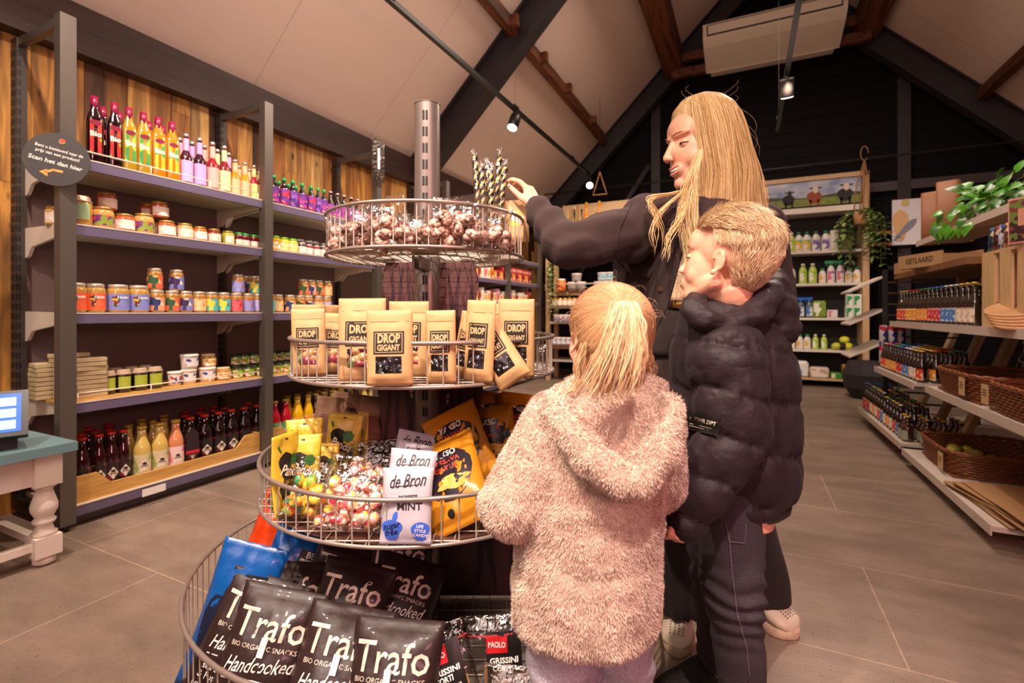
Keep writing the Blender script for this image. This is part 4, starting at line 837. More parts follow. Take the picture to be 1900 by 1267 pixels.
for lb, u, d, w_, h_, rt, mix in (
    ('far left in the ring', 575, 1.225, .082, .166, (.0, -.03, .12), 1), ('tucked behind the far left one', 618, 1.27, .08, .155, (-.05, .06, .3), 1), ('tall, left of the frontmost pouch', 672, 1.12, .108, .19, (-.05, -.01, .04), 1),
    ('frontmost and brightest of all', 724, 1.05, .099, .162, (-.04, -.015, .02), 0), ('behind and right of the frontmost one', 757, 1.20, .1, .185, (-.05, .0, -.05), 1), ('small upright one before the pole', 819, 1.09, .068, .162, (-.03, -.02, -.1), 0),
    ('half hidden right of the pole', 858, 1.19, .07, .16, (-.1, .15, -.5), 0), ('turned and crumpled right of the pole', 887, 1.11, .075, .185, (-.03, .04, -.45), 0), ('slumped sideways against the right wires', 957, 1.10, .085, .175, (-.12, -.62, -.25), 0),
    ('behind the slumped one', 922, 1.22, .08, .18, (-.05, -.04, -.1), 1), ('upright at the far right', 958, 1.18, .088, .19, (-.05, .0, -.05), 0)):
    bag('liquorice_pouch', f'kraft liquorice pouch, {lb}', 'pouch', GD, w_, h_, .038, at(u, d, z2), rt, KRAFT, drop_art(mix), kind='stand', wr=.0022)
for k, (u, d, rz) in enumerate(((575, 1.42, .8), (612, 1.5, 1.0), (662, 1.66, 2.9), (700, 1.6, 3.2), (745, 1.62, 3.1), (850, 1.6, 3.1), (905, 1.5, 2.6), (955, 1.38, 2.2))):
    bag('liquorice_pouch', f'kraft liquorice pouch seen from behind in the rear arc, {ORD[k]} from left', 'pouch', 'rear liquorice pouches', .1, .2 if k in (2, 5) else .18, .038, at(u, d, z2), (-.03, .0, rz), KRAFT, drop_art(k % 2), kind='stand', wr=.003)
bag('sweet_bag', 'small clear sweet bag at the right end of the second basket', 'sweets', None, .05, .07, .03, at(1000, 1.36, z2), (0, 0, -.6), FILM, wr=.004)
# clear bags of chocolate rocks on the top basket
CHOC = patches(['#c9a08c', '#6d4a3e', '#e0c4b2', '#a67c6a', '#8d6252', '#d9b8a6'], 90, .5, bump=.6)
def lumps(n, r, material, name='contents', seed=0):
    def c(t, w_, h_, t_):
        m = MB(); rr = random.Random(seed+n)
        for k in range(n):
            z = rr.uniform(r*.8, h_*.55); sx = .42*(1-z/h_*.6)
            m.ball((rr.uniform(-sx, sx)*w_, rr.uniform(-.34, .34)*t_*2, z), [r*rr.uniform(.7, 1.15) for _ in range(3)], 8, 6)
        m.build(name, material, t)
    return c
for k, (u, d, w_, h_, rt) in enumerate(((640, 1.30, .09, .095, (0, -.1, .5)), (672, 1.26, .1, .11, (0, .1, .3)), (735, 1.20, .11, .13, (-.1, -.3, .1)), (775, 1.24, .11, .09, (0, 0, 0)), (825, 1.19, .12, .12, (-.1, .1, -.1)), (868, 1.2, .12, .13, (0, -.1, -.2)), (905, 1.26, .11, .11, (0, .15, -.4)), (700, 1.45, .12, .1, (0, 0, .2)), (870, 1.5, .12, .1, (0, 0, .2)))):
    bag('chocolate_bag', f'clear crinkled bag of pale chocolate rocks on the top basket, {ORD[k] if k < 7 else ("rear left" if k == 7 else "rear right")}{" from left" if k < 7 else ""}', 'sweets', 'bags of chocolate rocks', w_, h_, .075, at(u, d, 1.16), rt, FILM, wr=.010, contents=lumps(26, .0165, CHOC, seed=k))
# twisted nougat sticks in cellophane
SM = [mat('#14100f', .25, coat=.5), mat('#d6b26a', .3, coat=.5), mat('#2f4f9a', .3)]
for k, (u, v0, u1, d) in enumerate(((881, 283, 896, 1.43), (893, 305, 903, 1.40), (905, 300, 908, 1.43), (911, 310, 912, 1.38), (927, 281, 915, 1.44), (937, 300, 921, 1.40), (903, 297, 899, 1.48))):
    top = PD(u, v0+8, d); bot = Vector(at(u1, d-.02, 1.165)); ax = (top-bot); L = ax.length
    t = thing('nougat_stick', f'twisted black and gold candy stick in cellophane, {ORD[k]} of the bundle', 'sweets', bot, ax.to_track_quat('Z', 'Y').to_euler(), 'candy sticks')
    m = MB(); nj, nk = 70, 12
    vs = [((.0075+.0012*math.cos(3*(2*math.pi*q/nk)-j*.55))*math.cos(2*math.pi*q/nk), (.0075+.0012*math.cos(3*(2*math.pi*q/nk)-j*.55))*math.sin(2*math.pi*q/nk), L*j/nj) for j in range(nj+1) for q in range(nk)]
    for j in range(nj):
        for q in range(nk):
            q2 = (q+1) % nk; m.f.append((j*nk+q, j*nk+q2, (j+1)*nk+q2, (j+1)*nk+q)); s = (q-j*.9) % 6; m.m.append(0 if s < 3.2 else (1 if s < 5.5 else 0)); m.sm.append(True)
    m.v = vs; m.build('candy_twist', SM, t)
    MB().lathe([(.003, -.002), (.0105, .004), (.0108, L*.5), (.0108, L*.97), (.006, L+.006), (.010, L+.022)], 10, cap=False).build('cellophane', clearfilm('cello', (1, 1, 1), .10, .06), t)
kb = bag('kraft_box', 'kraft candy pouch with round window held in the hand of the woman', 'pouch', None, .075, .125, .03, at(958, 1.41, 1.20), (-.02, .0, -.2), KRAFT, kind='stand', wr=.002,
    art=lambda t, S, w_, h_: (lambda m: (dblob(m, S, 0, h_*.55, w_*.32, h_*.2), m.build('window', patches(['#e88aa0', '#f0c94a', '#e9a94a', '#f6e0d0'], 50), t)))(MB()))
# ---------------------------------------------------------------- third basket
z3 = .531; PAN = foil('#d3b234', .38, .25)
def panda_art(t, S, w_, h_):
    S2 = lambda x, z: S(x, z, .0013)
    m = MB(); dblob(m, S, -w_*.1, h_*.62, w_*.22, h_*.17, wob=.12); dblob(m, S, w_*.05, h_*.42, w_*.3, h_*.15, wob=.1, seed=2); dblob(m, S, -w_*.15, h_*.28, w_*.24, h_*.12, wob=.1, seed=1); m.build('dark_picture', mat('#1c1712', .45), t)
    m = MB(); dtext(m, 'Panda', S2, 0, h_*.53, .034, rot=-.3, shear=.3, bold=.02, width=w_*.6); m.build('brand_lettering', mat('#e8dcc4', .5), t)
    m = MB(); dtext(m, 'LICORICE', S2, w_*.04, h_*.40, .012, rot=-.1, bold=.02, width=w_*.42); m.build('small_lettering', mat('#c9a02c', .5), t)
    m = MB(); dblob(m, S2, w_*.2, h_*.66, w_*.15, w_*.15, wob=.12, lobes=7); m.build('green_seal', mat('#2f6b28', .5), t)
    for q in ((-w_*.3, h_*.83, w_*.04, h_*.05, .5), (w_*.34, h_*.45, w_*.07, h_*.02, .3)): m = MB(); dblob(m, S, *q); m.build('leaf_print', mat('#2f6b28', .5), t)
    m = MB(); drect(m, S, w_*.0, h_*.935, w_*.1, h_*.02); m.build('hang_hole', mat('#141210', .6), t)
GP = 'yellow liquorice bags'
for lb, u, d, w_, h_, rt in (('turned sideways at the far left rim', 533, 1.14, .085, .185, (-.03, .0, 1.3)), ('second from left with large dark print', 560, 1.18, .085, .17, (-.05, .02, .35)), ('behind the second one', 568, 1.27, .09, .19, (-.05, -.02, .3)),
    ('small, centre of the yellow group', 602, 1.25, .06, .13, (-.1, .05, .2)), ('largest and most upright', 632, 1.38, .105, .18, (-.1, .05, -.1)), ('turned sideways near the panel', 670, 1.42, .08, .175, (-.1, -.12, -.9))):
    bag('liquorice_bag', f'yellow liquorice bag, {lb}', 'sweets', GP, w_, h_, .035, at(u, d, z3), rt, PAN, panda_art, wr=.005, kind='stand' if 'turned' in lb else 'pillow')
BRN = mat('#a07556', .6, bump=.3, bscale=25)
def brown_art(t, S, w_, h_):
    m = MB(); [drect(m, S, -w_*.15, h_*(.72-.03*k), w_*.5, .0016) for k in range(9)]; drect(m, S, w_*.22, h_*.84, w_*.22, h_*.06); m.build('small_print', mat('#4f3426', .6), t)
for k, (u, d, rt) in enumerate(((613, 1.52, (-.12, .18, .35)), (640, 1.60, (-.12, .2, .3)), (663, 1.55, (-.12, .22, .2)), (684, 1.5, (-.1, .25, .1)))):
    bag('brown_paper_bag', f'brown paper sweet bag behind the yellow ones, {ORD[k]} from left', 'bag', 'brown paper bags', .15, .20, .05, at(u, d, z3), rt, BRN, brown_art, wr=.006)
GUM = patches(['#e08a3a', '#c9b83a', '#4a8a5a', '#d9542a', '#e6c04a', '#8aa83a'], 60, .2, coat=.6); TOF = patches(['#f0c9b8', '#e86a78', '#f6e6c9', '#e9a07a', '#e0d04a', '#f3b5a8', '#c93a4a'], 110, .25, coat=.7)
for lb, u, d, w_, h_, rt, mt, n, r_ in (('of gummy sweets at the left rim', 560, 1.09, .11, .16, (-.75, .15, .15), GUM, 30, .0155), ('of wrapped toffees, large and central', 638, 1.03, .16, .19, (-.95, .1, .05), TOF, 60, .014), ('of pink wrapped toffees beside the mint bags', 676, 1.16, .13, .19, (-.9, -.1, .0), TOF, 50, .013)):
    bag('clear_sweet_bag', f'clear bag {lb}', 'sweets', 'clear sweet bags', w_, h_, .055, at(u, d-.0, z3+.008), rt, FILM, wr=.008, contents=lumps(n, r_, mt, seed=n))
MINT = mat('#b5afb8', .45, bump=.3, bscale=25); BLT = mat('#3b62c8', .5)
def mint_art(t, S, w_, h_):
    S2 = lambda x, z: S(x, z, .0014)
    m = MB(); dtext(m, 'de Bron', S, 0, h_*.83, .036, rot=.08, shear=.4, bold=.012, width=w_*.72); dline(m, S, [(-w_*.25, h_*.76), (w_*.3, h_*.79)], .0016); dtext(m, 'PEPPER', S, w_*.05, h_*.62, .012, bold=.02, rot=.08, width=w_*.4); dtext(m, 'MINT', S, w_*.08, h_*.50, .020, bold=.02, width=w_*.5); m.build('brand_lettering', mat('#241c20', .5), t)
    m = MB(); dblob(m, S, -w_*.26, h_*.2, w_*.2, h_*.14, wob=.12); dblob(m, S, -w_*.2, h_*.37, w_*.05, h_*.07, -.3); dblob(m, S, w_*.3, h_*.18, w_*.17, h_*.13, wob=.08); m.build('blue_picture', BLT, t)
    m = MB(); dtext(m, 'sugar', S2, -w_*.27, h_*.25, .017, rot=.2, shear=.2, bold=.02); dtext(m, 'free', S2, -w_*.27, h_*.16, .017, rot=.2, shear=.2, bold=.02); m.build('print', mat('#141a33', .5), t)
    m = MB(); dtext(m, 'LIFE', S2, w_*.3, h_*.245, .0085, rot=-.15, bold=.02); dtext(m, 'STYLE', S2, w_*.3, h_*.185, .0085, rot=-.15, bold=.02); dtext(m, 'CANDY', S2, w_*.3, h_*.125, .0085, rot=-.15, bold=.02); m.build('print', mat('#e9e4ec', .5), t)
for lb, u, d, z, rt in (('frontmost of the pile', 752, .985, z3, (-.18, .0, -.03)), ('second from the front', 750, 1.05, z3+.02, (-.35, .08, -.03)), ('third, tilted left', 745, 1.13, z3+.015, (-.4, .22, -.03)), ('rearmost of the pile', 748, 1.22, z3+.02, (-.4, .2, -.03))):
    bag('peppermint_bag', f'white peppermint bag with blue print, {lb}', 'sweets', 'white peppermint bags', .106, .148, .03, at(u, d, z), rt, MINT, mint_art, wr=.003)
YAK = foil('#c8801c', .3, .3)
def yak_art(t, S, w_, h_):
    S2 = lambda x, z: S(x, z, .0014); S3 = lambda x, z: S(x, z, .0018)
    m = MB(); dblob(m, S, 0, h_*.55, w_*.42, h_*.30, wob=.04); m.build('dark_label', mat('#1f1722', .35), t)
    m = MB(); dtext(m, 'YAKSO', S2, 0, h_*.775, .022, bold=.03, width=w_*.42); m.build('brand_lettering', mat('#efe6dc', .5), t)
    m = MB(); dtext(m, 'CASSAVA', S2, 0, h_*.68, .018, bold=.02, width=w_*.5); dtext(m, 'KRUPUK', S2, 0, h_*.595, .018, bold=.02, width=w_*.42); dline(m, S2, [(-w_*.36+w_*.02*k*k*.2, h_*(.42+.03*k)) for k in range(8)], .0015); m.build('red_lettering', mat('#d8402c', .5), t)
    m = MB(); dblob(m, S2, w_*.08, h_*.42, w_*.24, h_*.08, wob=.2, lobes=4); m.build('cracker_picture', mat('#e8a94a', .5, vary=.3, bscale=60), t)
    m = MB(); dblob(m, S, -w_*.1, h_*.14, w_*.06, w_*.06); m.build('round_mark', mat('#1a1a1a', .5), t)
GY = 'orange cassava cracker bags'
for lb, u, d, w_, h_, z, rt in (('frontmost, lying diagonally', 862, 1.04, .15, .22, z3+.01, (-.75, -.45, .0)), ('tilted behind the frontmost one', 885, 1.22, .16, .22, z3+.02, (-.35, -.48, -.1)), ('rearmost beside the tan packs', 925, 1.28, .15, .2, z3+.02, (-.3, -.25, -.2)),
    ('crumpled at the back right', 905, 1.48, .14, .2, z3+.02, (-.2, .05, .1)), ('far right, half behind the coat', 958, 1.42, .14, .21, z3+.02, (-.2, .1, -.1))):
    bag('cracker_bag', f'orange cassava cracker bag, {lb}', 'crackers', GY, w_, h_, .06, at(u, d, z), rt, YAK, yak_art, wr=.008)
for k in range(3):
    bag('brown_paper_bag', f'tan paper pack at the back right of the third basket, {ORD[k]} from left', 'bag', 'tan paper packs', .14, .205, .04, at(905+k*22, 1.62-.05*k, z3), (-.05, .12, -.2), mat('#a8845a', .6, bump=.3, bscale=25), wr=.006)
# ================================================================ people
from mathutils.bvhtree import BVHTree
def merge(a, b, M=None): return a.add(b.v, b.f, 0, True, M)
def pput(name, me, base, parent=None, **kw):
    n = len(me.vertices); co = np.empty(n*3, 'f'); me.vertices.foreach_get('co', co); co = co.reshape(-1, 3)-np.array(base, 'f'); me.vertices.foreach_set('co', co.ravel()); me.update()
    return put(name, me, parent, loc=(tuple(base) if parent is None else None), **kw)
def bvh(*mes):
    vs = []; fs = []
    for me in mes: o = len(vs); vs += [v.co.copy() for v in me.vertices]; fs += [tuple(i+o for i in p.vertices) for p in me.polygons]
    return BVHTree.FromPolygons(vs, fs)
EYEP = Vector((0, 0, EYE))
def ray(tree, u, v, off=.002, dflt=1.2):
    d = (PD(u, v, 1)-EYEP).normalized(); h = tree.ray_cast(EYEP, d)
    if h[0] is None: return None
    return h[0]-d*off
def onto(tree, u0, v0, sc, off=.002, rot=0):               # lays a flat shape on the garment surface, sc pixels per metre
    c, s = math.cos(rot), math.sin(rot); last = [None]
    def S(x, z):
        p = ray(tree, u0+(x*c-z*s)*sc, v0-(x*s+z*c)*sc, off)
        if p is None: p = last[0] or PD(u0, v0, 1.2)
        last[0] = p; return tuple(p)
    return S
def patch(tree, corners, nu, nv, off, mt, name, parent, base, thick=.003):   # four corners tl, tr, br, bl
    tl, tr, br_, bl = [Vector(c) for c in corners]; m = MB(); P = []
    last = None
    for j in range(nv+1):
        for i in range(nu+1):
            a = tl.lerp(tr, i/nu); b = bl.lerp(br_, i/nu); q = a.lerp(b, j/nv); p = ray(tree, q.x, q.y, off)
            if p is None: p = last or PD(q.x, q.y, 1.3)
            last = p; P.append(p)
    d = (PD(tl.x, tl.y, 1)-EYEP).normalized()*thick
    fs = [(j*(nu+1)+i, (j+1)*(nu+1)+i, (j+1)*(nu+1)+i+1, j*(nu+1)+i+1) for j in range(nv) for i in range(nu)]; n = len(P)
    idx = [i for i in range(nu+1)]+[j*(nu+1)+nu for j in range(1, nv+1)]+[nv*(nu+1)+i for i in range(nu-1, -1, -1)]+[j*(nu+1) for j in range(nv-1, 0, -1)]
    m.add(P+[p+d for p in P], fs+[tuple(q+n for q in reversed(f)) for f in fs]+[(a, b, b+n, a+n) for a, b in zip(idx, idx[1:]+idx[:1])], 0, True)
    return pput(name, m.mesh(mt), base, parent)
def head_mb(f=1.0, child=0, smile=0):
    m = MB()
    m.ball((0, .018, .036), (.073, .093, .079), 24, 16); m.ball((0, -.033, -.015), (.060, .056, .080), 24, 16); m.ball((0, -.022, -.045), (.060, .058, .050), 22, 14); m.ball((0, -.045, .045), (.056, .044, .048), 20, 12)
    m.ball((0, -.038, -.066), (.046+.004*child, .046, .036), 20, 12); m.ball((0, -.074, -.092+.006*child), (.020, .017, .017), 14, 10)
    for s in (-1, 1):
        m.ball((s*.030, -.048, -.032), (.030, .026+.003*smile, .032), 14, 10); m.cap((s*.014, -.085+.005*child, .031), (s*.045, -.069+.004*child, .033), .0075-.0015*child, .0068-.0015*child, 10)
        m.cap((s*.048, .0, -.045), (s*.022, -.055, -.080), .022, .022, 10)
        m.ball((s*.0095, -.101+.004*child, -.027), .0078, 10, 8)
        a = Matrix.Rotation(s*-.35, 3, 'Z') @ Matrix.Rotation(-.15, 3, 'X')
        m.ball((s*(.077-.003*child), .012, .002), (.005, .016-.002*child, .026-.004*child), 12, 10, R=a)
        e = [(s*(.082-.004*child), .012+(.015-.002*child)*math.cos(t), .004+(.026-.004*child)*math.sin(t)) for t in [math.pi*(-.45+k*.16) for k in range(10)]]
        m.tube(e, .0036, 6)
        m.ball((s*.080, .004, -.024), (.006, .008, .008), 8, 6)
    L = -.022+.004*child
    m.cap((0, -.083+.004*child, .022), (0, -.106+.012*child, L), .0068, .0115-.003*child, 12); m.ball((0, -.108+.012*child, L-.002), (.0115-.001*child, .010, .009), 12, 8)
    m.ball((0, -.078, -.055), (.028, .016, .021), 14, 10)
    m.tube([(-.024, -.074, -.053+.003*smile), (-.012, -.090, -.0505), (0, -.0935, -.052), (.012, -.090, -.0505), (.024, -.074, -.053+.003*smile)], [.003, .005, .0055, .005, .003], 8)
    m.tube([(-.022, -.074, -.057), (-.010, -.088, -.064-.003*smile), (0, -.0905, -.065-.003*smile), (.010, -.088, -.064-.003*smile), (.022, -.074, -.057)], [.003, .0055, .0065, .0055, .003], 8)
    return m
def head_disp(Mi):
    E1 = Vector((.031, -.086, .006)); E2 = Vector((-.031, -.086, .006))
    def d(co, no):
        p = Mi @ co
        if p.length > .16: return 0
        return -.0065*(math.exp(-((p-E1).length/.0145)**2)+math.exp(-((p-E2).length/.0145)**2))
    return d
def hframe(pos, fwd, up=(0, 0, 1), sc=1.0):
    f = -Vector(fwd).normalized(); u = Vector(up); x = f.cross(u).normalized(); u = x.cross(f).normalized()
    # columns: local x, y, z ; local -y is the face
    M = Matrix((x, f, u)).transposed(); 
    if M.determinant() < 0: M = Matrix((-x, f, u)).transposed()
    M = M.to_4x4() @ Matrix.Scale(sc, 4); M.translation = pos; return M
SKIN = {k: mat(c, .48, bump=.06, bscale=220, key='skin'+k, spec=.4) for k, c in (('w', '#dca283'), ('b', '#e6aa8c'), ('g', '#e6aa90'))}
for k in SKIN:
    bb = SKIN[k].node_tree.nodes['Principled BSDF']; bb.inputs['Subsurface Weight'].default_value = .12; bb.inputs['Subsurface Radius'].default_value = (.012, .004, .002); bb.inputs['Subsurface Scale'].default_value = .6
LIPM = mat('#c9806e', .42); TEETH = mat('#efe5da', .25, coat=.5); EYEW = mat('#c9b8ae', .3, coat=.5); IRIS = mat('#1f2224', .2, coat=1); LASH = mat('#2a1c16', .6)
def face_parts(par, base, M, child=0, smile=0, iris=IRIS, brow='#9a7450', look=(0, 0, 0), lids=.3, skin=None):
    for s in (-1, 1):
        c = Vector((s*.030, -.0685+.0015*child, .006)); m = MB().ball(c, .0122, 16, 12)
        e = pput('eye', MB().add(m.v, m.f, 0, True, M).mesh(EYEW), base, par)
        d = (Vector((look[0]+s*.0, -1, look[2]))).normalized()
        q = MB().ball(c+d*.0062, (.0070, .0066, .0070), 12, 8); pput('iris', MB().add(q.v, q.f, 0, True, M).mesh(iris), base, e)
        def lid(e0, e1, r_):
            def q(u, v):
                az = (u-.5)*3.9; k = max(0, math.cos(az*1.2)); a, b = (e0*k, e1) if abs(e0) < abs(e1) else (e0, e1*k); e_ = a+(b-a)*v
                return c+Vector((math.sin(az)*math.cos(e_), -math.cos(az)*math.cos(e_), math.sin(e_)))*r_
            return q
        eu = math.radians(32-lids*40); el = math.radians(-24+lids*8)
        lm = MB().grid(lid(eu, 1.5, .0131), 14, 6).grid(lid(-1.5, el, .0129), 14, 6); pput('eyelids', MB().add(lm.v, lm.f, 0, True, M).mesh(skin), base, e)
        up = MB().tube([lid(eu, 1.5, .0135)(k/10, 0) for k in range(11)], .0013, 6)
        pput('lashes', MB().add(up.v, up.f, 0, True, M).mesh(LASH), base, e)
        br = MB().tube([(s*.013, -.0925+.006*child, .031), (s*.026, -.0890+.006*child, .036), (s*.040, -.0770+.005*child, .0355), (s*.050, -.0650+.004*child, .029)], [.001, .0020, .0019, .0007], 6, flat=.5)
        pput('eyebrow', MB().add(br.v, br.f, 0, True, M).mesh(mat(brow, .7)), base, par)
    sm = .0065*smile; mw = 1+.22*smile; mk = .008*smile
    ul = MB().tube([(-.0235*mw, -.0765+mk, -.053+sm), (-.012*mw, -.0925, -.0500+sm*.3), (0, -.0962, -.0515), (.012*mw, -.0925, -.0500+sm*.3), (.0235*mw, -.0765+mk, -.053+sm)], [.0012, .0032, .0036, .0032, .0012], 8)
    ll = MB().tube([(-.0225*mw, -.0765+mk, -.0555+sm), (-.012*mw, -.0900, -.0625-sm*.1), (0, -.0930, -.0640-sm*.5), (.012*mw, -.0900, -.0625-sm*.1), (.0225*mw, -.0765+mk, -.0555+sm)], [.0012, .0038, .0043, .0038, .0012], 8)
    l = MB(); merge(l, ul, M); pput('upper_lip', l.mesh(LIPM), base, par); l = MB(); merge(l, ll, M); pput('lower_lip', l.mesh(LIPM), base, par)
    if smile:
        tt_ = MB().tube([(-.022, -.0815, -.0515), (-.011, -.0915, -.0555), (0, -.0942, -.057), (.011, -.0915, -.0555), (.022, -.0815, -.0515)], .0036, 6); l = MB(); merge(l, tt_, M); pput('teeth', l.mesh(TEETH), base, par)
def finger(m, pts, r0, r1):
    n = len(pts)-1
    for i in range(n): m.cap(pts[i], pts[i+1], r0+(r1-r0)*i/n, r0+(r1-r0)*(i+1)/n, 10)
def strand(m, pts, r, mi, root=None):
    n = len(pts); o = len(m.v); pr = None
    for i, p in enumerate(pts):
        t = (pts[min(i+1, n-1)]-pts[max(i-1, 0)]); t = t.normalized() if t.length > 1e-9 else Vector((0, 0, 1))
        a = (pr if pr is not None else Vector((.3, .5, .8))); b = a-t*a.dot(t); b = b.normalized() if b.length > 1e-6 else t.orthogonal().normalized(); pr = b; c = t.cross(b)
        rr = r*(1 if i < n-2 else (.6 if i == n-2 else .15))
        for k in range(3): th = 2.0944*k; q = p+(b*math.cos(th)+c*math.sin(th))*rr; m.v.append((q.x, q.y, q.z))
    for i in range(n-1):
        for k in range(3): m.f.append((o+i*3+k, o+i*3+(k+1) % 3, o+i*3+3+(k+1) % 3, o+i*3+3+k)); m.m.append(root if (root is not None and i < 1) else mi); m.sm.append(True)
def hairm(c, r=.45): return mat(c, r, spec=.3)
def cloth(c, rough=.85, b=.35, sc=350, sheen=.3): return mat(c, rough, bump=b, bscale=sc, sheen=sheen)
def nz(p, s, o=0.): return noise.noise((p.x*s+o, p.y*s+o*2, p.z*s))
def ell(c, ax, ay, a, b, n=28, p=2.3):                      # superellipse ring around c
    out = []
    for k in range(n):
        t = 2*math.pi*k/n; ct, s_ = math.cos(t), math.sin(t); out.append(c+ax*(a*abs(ct)**(2/p)*(1 if ct > 0 else -1))+ay*(b*abs(s_)**(2/p)*(1 if s_ > 0 else -1)))
    return out
def shoe(parent, base, heel, toe, sc, up_c, sole_c, name='shoe', label=None):
    h = Vector(heel); t = Vector(toe); f = (t-h); L = f.length; f.normalize(); s = f.cross(Vector((0, 0, 1))).normalized()
    def ringp(y, w_, z0, z1, n=16): c = h+f*y*L+Vector((0, 0, (z0+z1)/2)); return [c+s*(w_*math.cos(2*math.pi*k/n))+Vector((0, 0, 1))*((z1-z0)/2*math.sin(2*math.pi*k/n)) for k in range(n)]
    m = MB(); Z = sc
    m.loft([ringp(.0, .018*Z, .018, .06*Z), ringp(.04, .032*Z, .018, .085*Z), ringp(.25, .038*Z, .018, .095*Z), ringp(.42, .040*Z, .018, .088*Z), ringp(.62, .046*Z, .018, .068*Z), ringp(.8, .047*Z, .018, .058*Z), ringp(.93, .038*Z, .018, .05*Z), ringp(1., .015*Z, .018, .035*Z)])
    u = pput(name, fuse(m, .005, 4, mats=up_c), base, parent)
    if label: u['label'] = label
    m = MB(); out = []
    for k in range(24):
        a = 2*math.pi*k/24; y = .5+.53*math.cos(a); w_ = (.052 if y > .5 else .042)*Z*math.sin(a)*(1 if y < .9 else .95); out.append(h+f*y*L+s*w_)
    m.loft([[p+Vector((0, 0, z)) for p in out] for z in (.001, .006, .03)]); pput('shoe_sole', m.mesh(sole_c), base, u)
    m = MB()
    for i in range(5):
        for j in range(4): p = h+f*(.72+.045*i)*L+s*((j-1.5)*.012*Z)+Vector((0, 0, (.0665-.0025*i-.001*abs(j-1.5))*Z)); m.ball(p, .0018, 6, 4)
    if 'white' in (label or ''): pput('vent_holes', m.mesh(mat('#3a2f2a', .8)), base, u)
    return u
# ================================================================ woman
DW = 1.46; TOW = -FW; LFT = -RT
tf = (TOW*math.cos(math.radians(38))+LFT*math.sin(math.radians(38))).normalized()      # where her chest faces
tx = Vector((-tf.y, tf.x, 0)); tx = tx if tx.dot(RT) > 0 else -tx                       # towards her left shoulder
ZU = Vector((0, 0, 1))
wb = PD(1318, HOR, 1.52); wbase = Vector((wb.x, wb.y, 0))
hp = PD(1302, 275, 1.475)
hfw = (LFT*1.0+TOW*.22+ZU*-.12)
MH = hframe(hp, hfw, (0.0, 0, 1), 1.12)
bm_ = MB(); merge(bm_, head_mb(smile=1), MH)
neck = PD(1318, 385, 1.50)
bm_.cap(MH @ Vector((0, .02, -.07)), neck, .050, .056, 16)
tq = PD(1280, HOR, 1.505); tc = Vector((tq.x, tq.y, 0))
for z, a, b in ((1.28, .15, .09),): pass
bm_.loft([ell(tc+ZU*z, tx, tf, a, b) for z, a, b in ((.86, .15, .10), (1.0, .13, .095), (1.15, .14, .1), (1.28, .16, .095), (1.34, .08, .07))])
SH_R = PD(1180, 425, 1.40); EL_R = PD(1048, 455, 1.28); WR_R = PD(993, 388, 1.375)
SH_L = PD(1412, 418, 1.56); EL_L = PD(1440, 560, 1.6); WR_L = PD(1400, 650, 1.5)
bm_.cap(tc+ZU*1.29, SH_R, .06, .05); bm_.cap(SH_R, EL_R, .045, .038); bm_.cap(EL_R, WR_R, .036, .025)
bm_.cap(tc+ZU*1.29, SH_L, .06, .05); bm_.cap(SH_L, EL_L, .045, .038); bm_.cap(EL_L, WR_L, .036, .025)
# reaching right hand: palm, four bent fingers, thumb against the index
F_ = lambda u, v, d: PD(u, v, d)
bm_.cap(WR_R, F_(984, 366, 1.385), .022, .026, flat=.75); bm_.cap(F_(988, 372, 1.375), F_(979, 352, 1.385), .018, .014); bm_.cap(F_(990, 368, 1.40), F_(984, 352, 1.41), .017, .013)
finger(bm_, [F_(979, 351, 1.385), F_(964, 337, 1.39), F_(950, 333, 1.40), F_(942, 337, 1.405)], .0095, .0068)
finger(bm_, [F_(981, 352, 1.402), F_(968, 342, 1.41), F_(956, 343, 1.42), F_(949, 351, 1.425)], .0095, .0070)
finger(bm_, [F_(984, 355, 1.418), F_(974, 349, 1.428), F_(963, 354, 1.435), F_(957, 362, 1.435)], .009, .0066)
finger(bm_, [F_(988, 359, 1.43), F_(980, 356, 1.44), F_(971, 362, 1.445), F_(966, 369, 1.44)], .008, .006)
finger(bm_, [F_(986, 380, 1.368), F_(970, 369, 1.368), F_(957, 357, 1.375), F_(945, 345, 1.39)], .0125, .0072)
# left hand resting by the boy's back
bm_.cap(WR_L, WR_L+Vector((-.02, -.03, -.07)), .022, .026, flat=.6)
for k in range(4): q = WR_L+Vector((-.035+.018*k, -.03, -.09)); finger(bm_, [q, q+Vector((-.004, -.012, -.03)), q+Vector((-.004, -.03, -.05))], .009, .0065)
q = WR_L+Vector((-.035, -.03, -.05)); finger(bm_, [q, q+Vector((-.02, -.02, -.025)), q+Vector((-.02, -.035, -.045))], .011, .008)
LG = [(PD(1262, 720, 1.47), PD(1258, 940, 1.49), PD(1258, 1165, 1.52)), (PD(1352, 720, 1.53), PD(1375, 940, 1.55), PD(1405, 1140, 1.60))]
for a, b, c in LG: bm_.cap(a, b, .07, .05); bm_.cap(b, c, .045, .033)
wm = fuse(bm_, .0032, 9, .5, head_disp(MH.inverted()), SKIN['w']); wtree_body = bvh(wm)
woman = pput('person', wm, wbase, label='woman with long blonde hair and brown jacket reaching right hand to the top basket', cat='person')
face_parts(woman, wbase, MH, smile=1, look=(0, 0, -.2), lids=.62, skin=SKIN['w'])
nl = MB(); nl.ball(F_(944.5, 343.5, 1.381), (.0042, .003, .0052), 10, 6); pput('thumb_nail', nl.mesh(mat('#e8a9a6', .15, coat=1)), wbase, woman)
JK = cloth('#33211f', .92, .4, 420, .03); PT = cloth('#251816', .92, .3, 420, .02)
def folds(amp, freq, seed, ax=None):
    def d(co, no):
        v = nz(co, freq, seed)*amp+nz(co, freq*2.6, seed+3)*amp*.4
        r_ = 1-abs(nz(co, freq*.8, seed+9))*2.2; return v+max(0, r_)**4*amp*.9
    return d
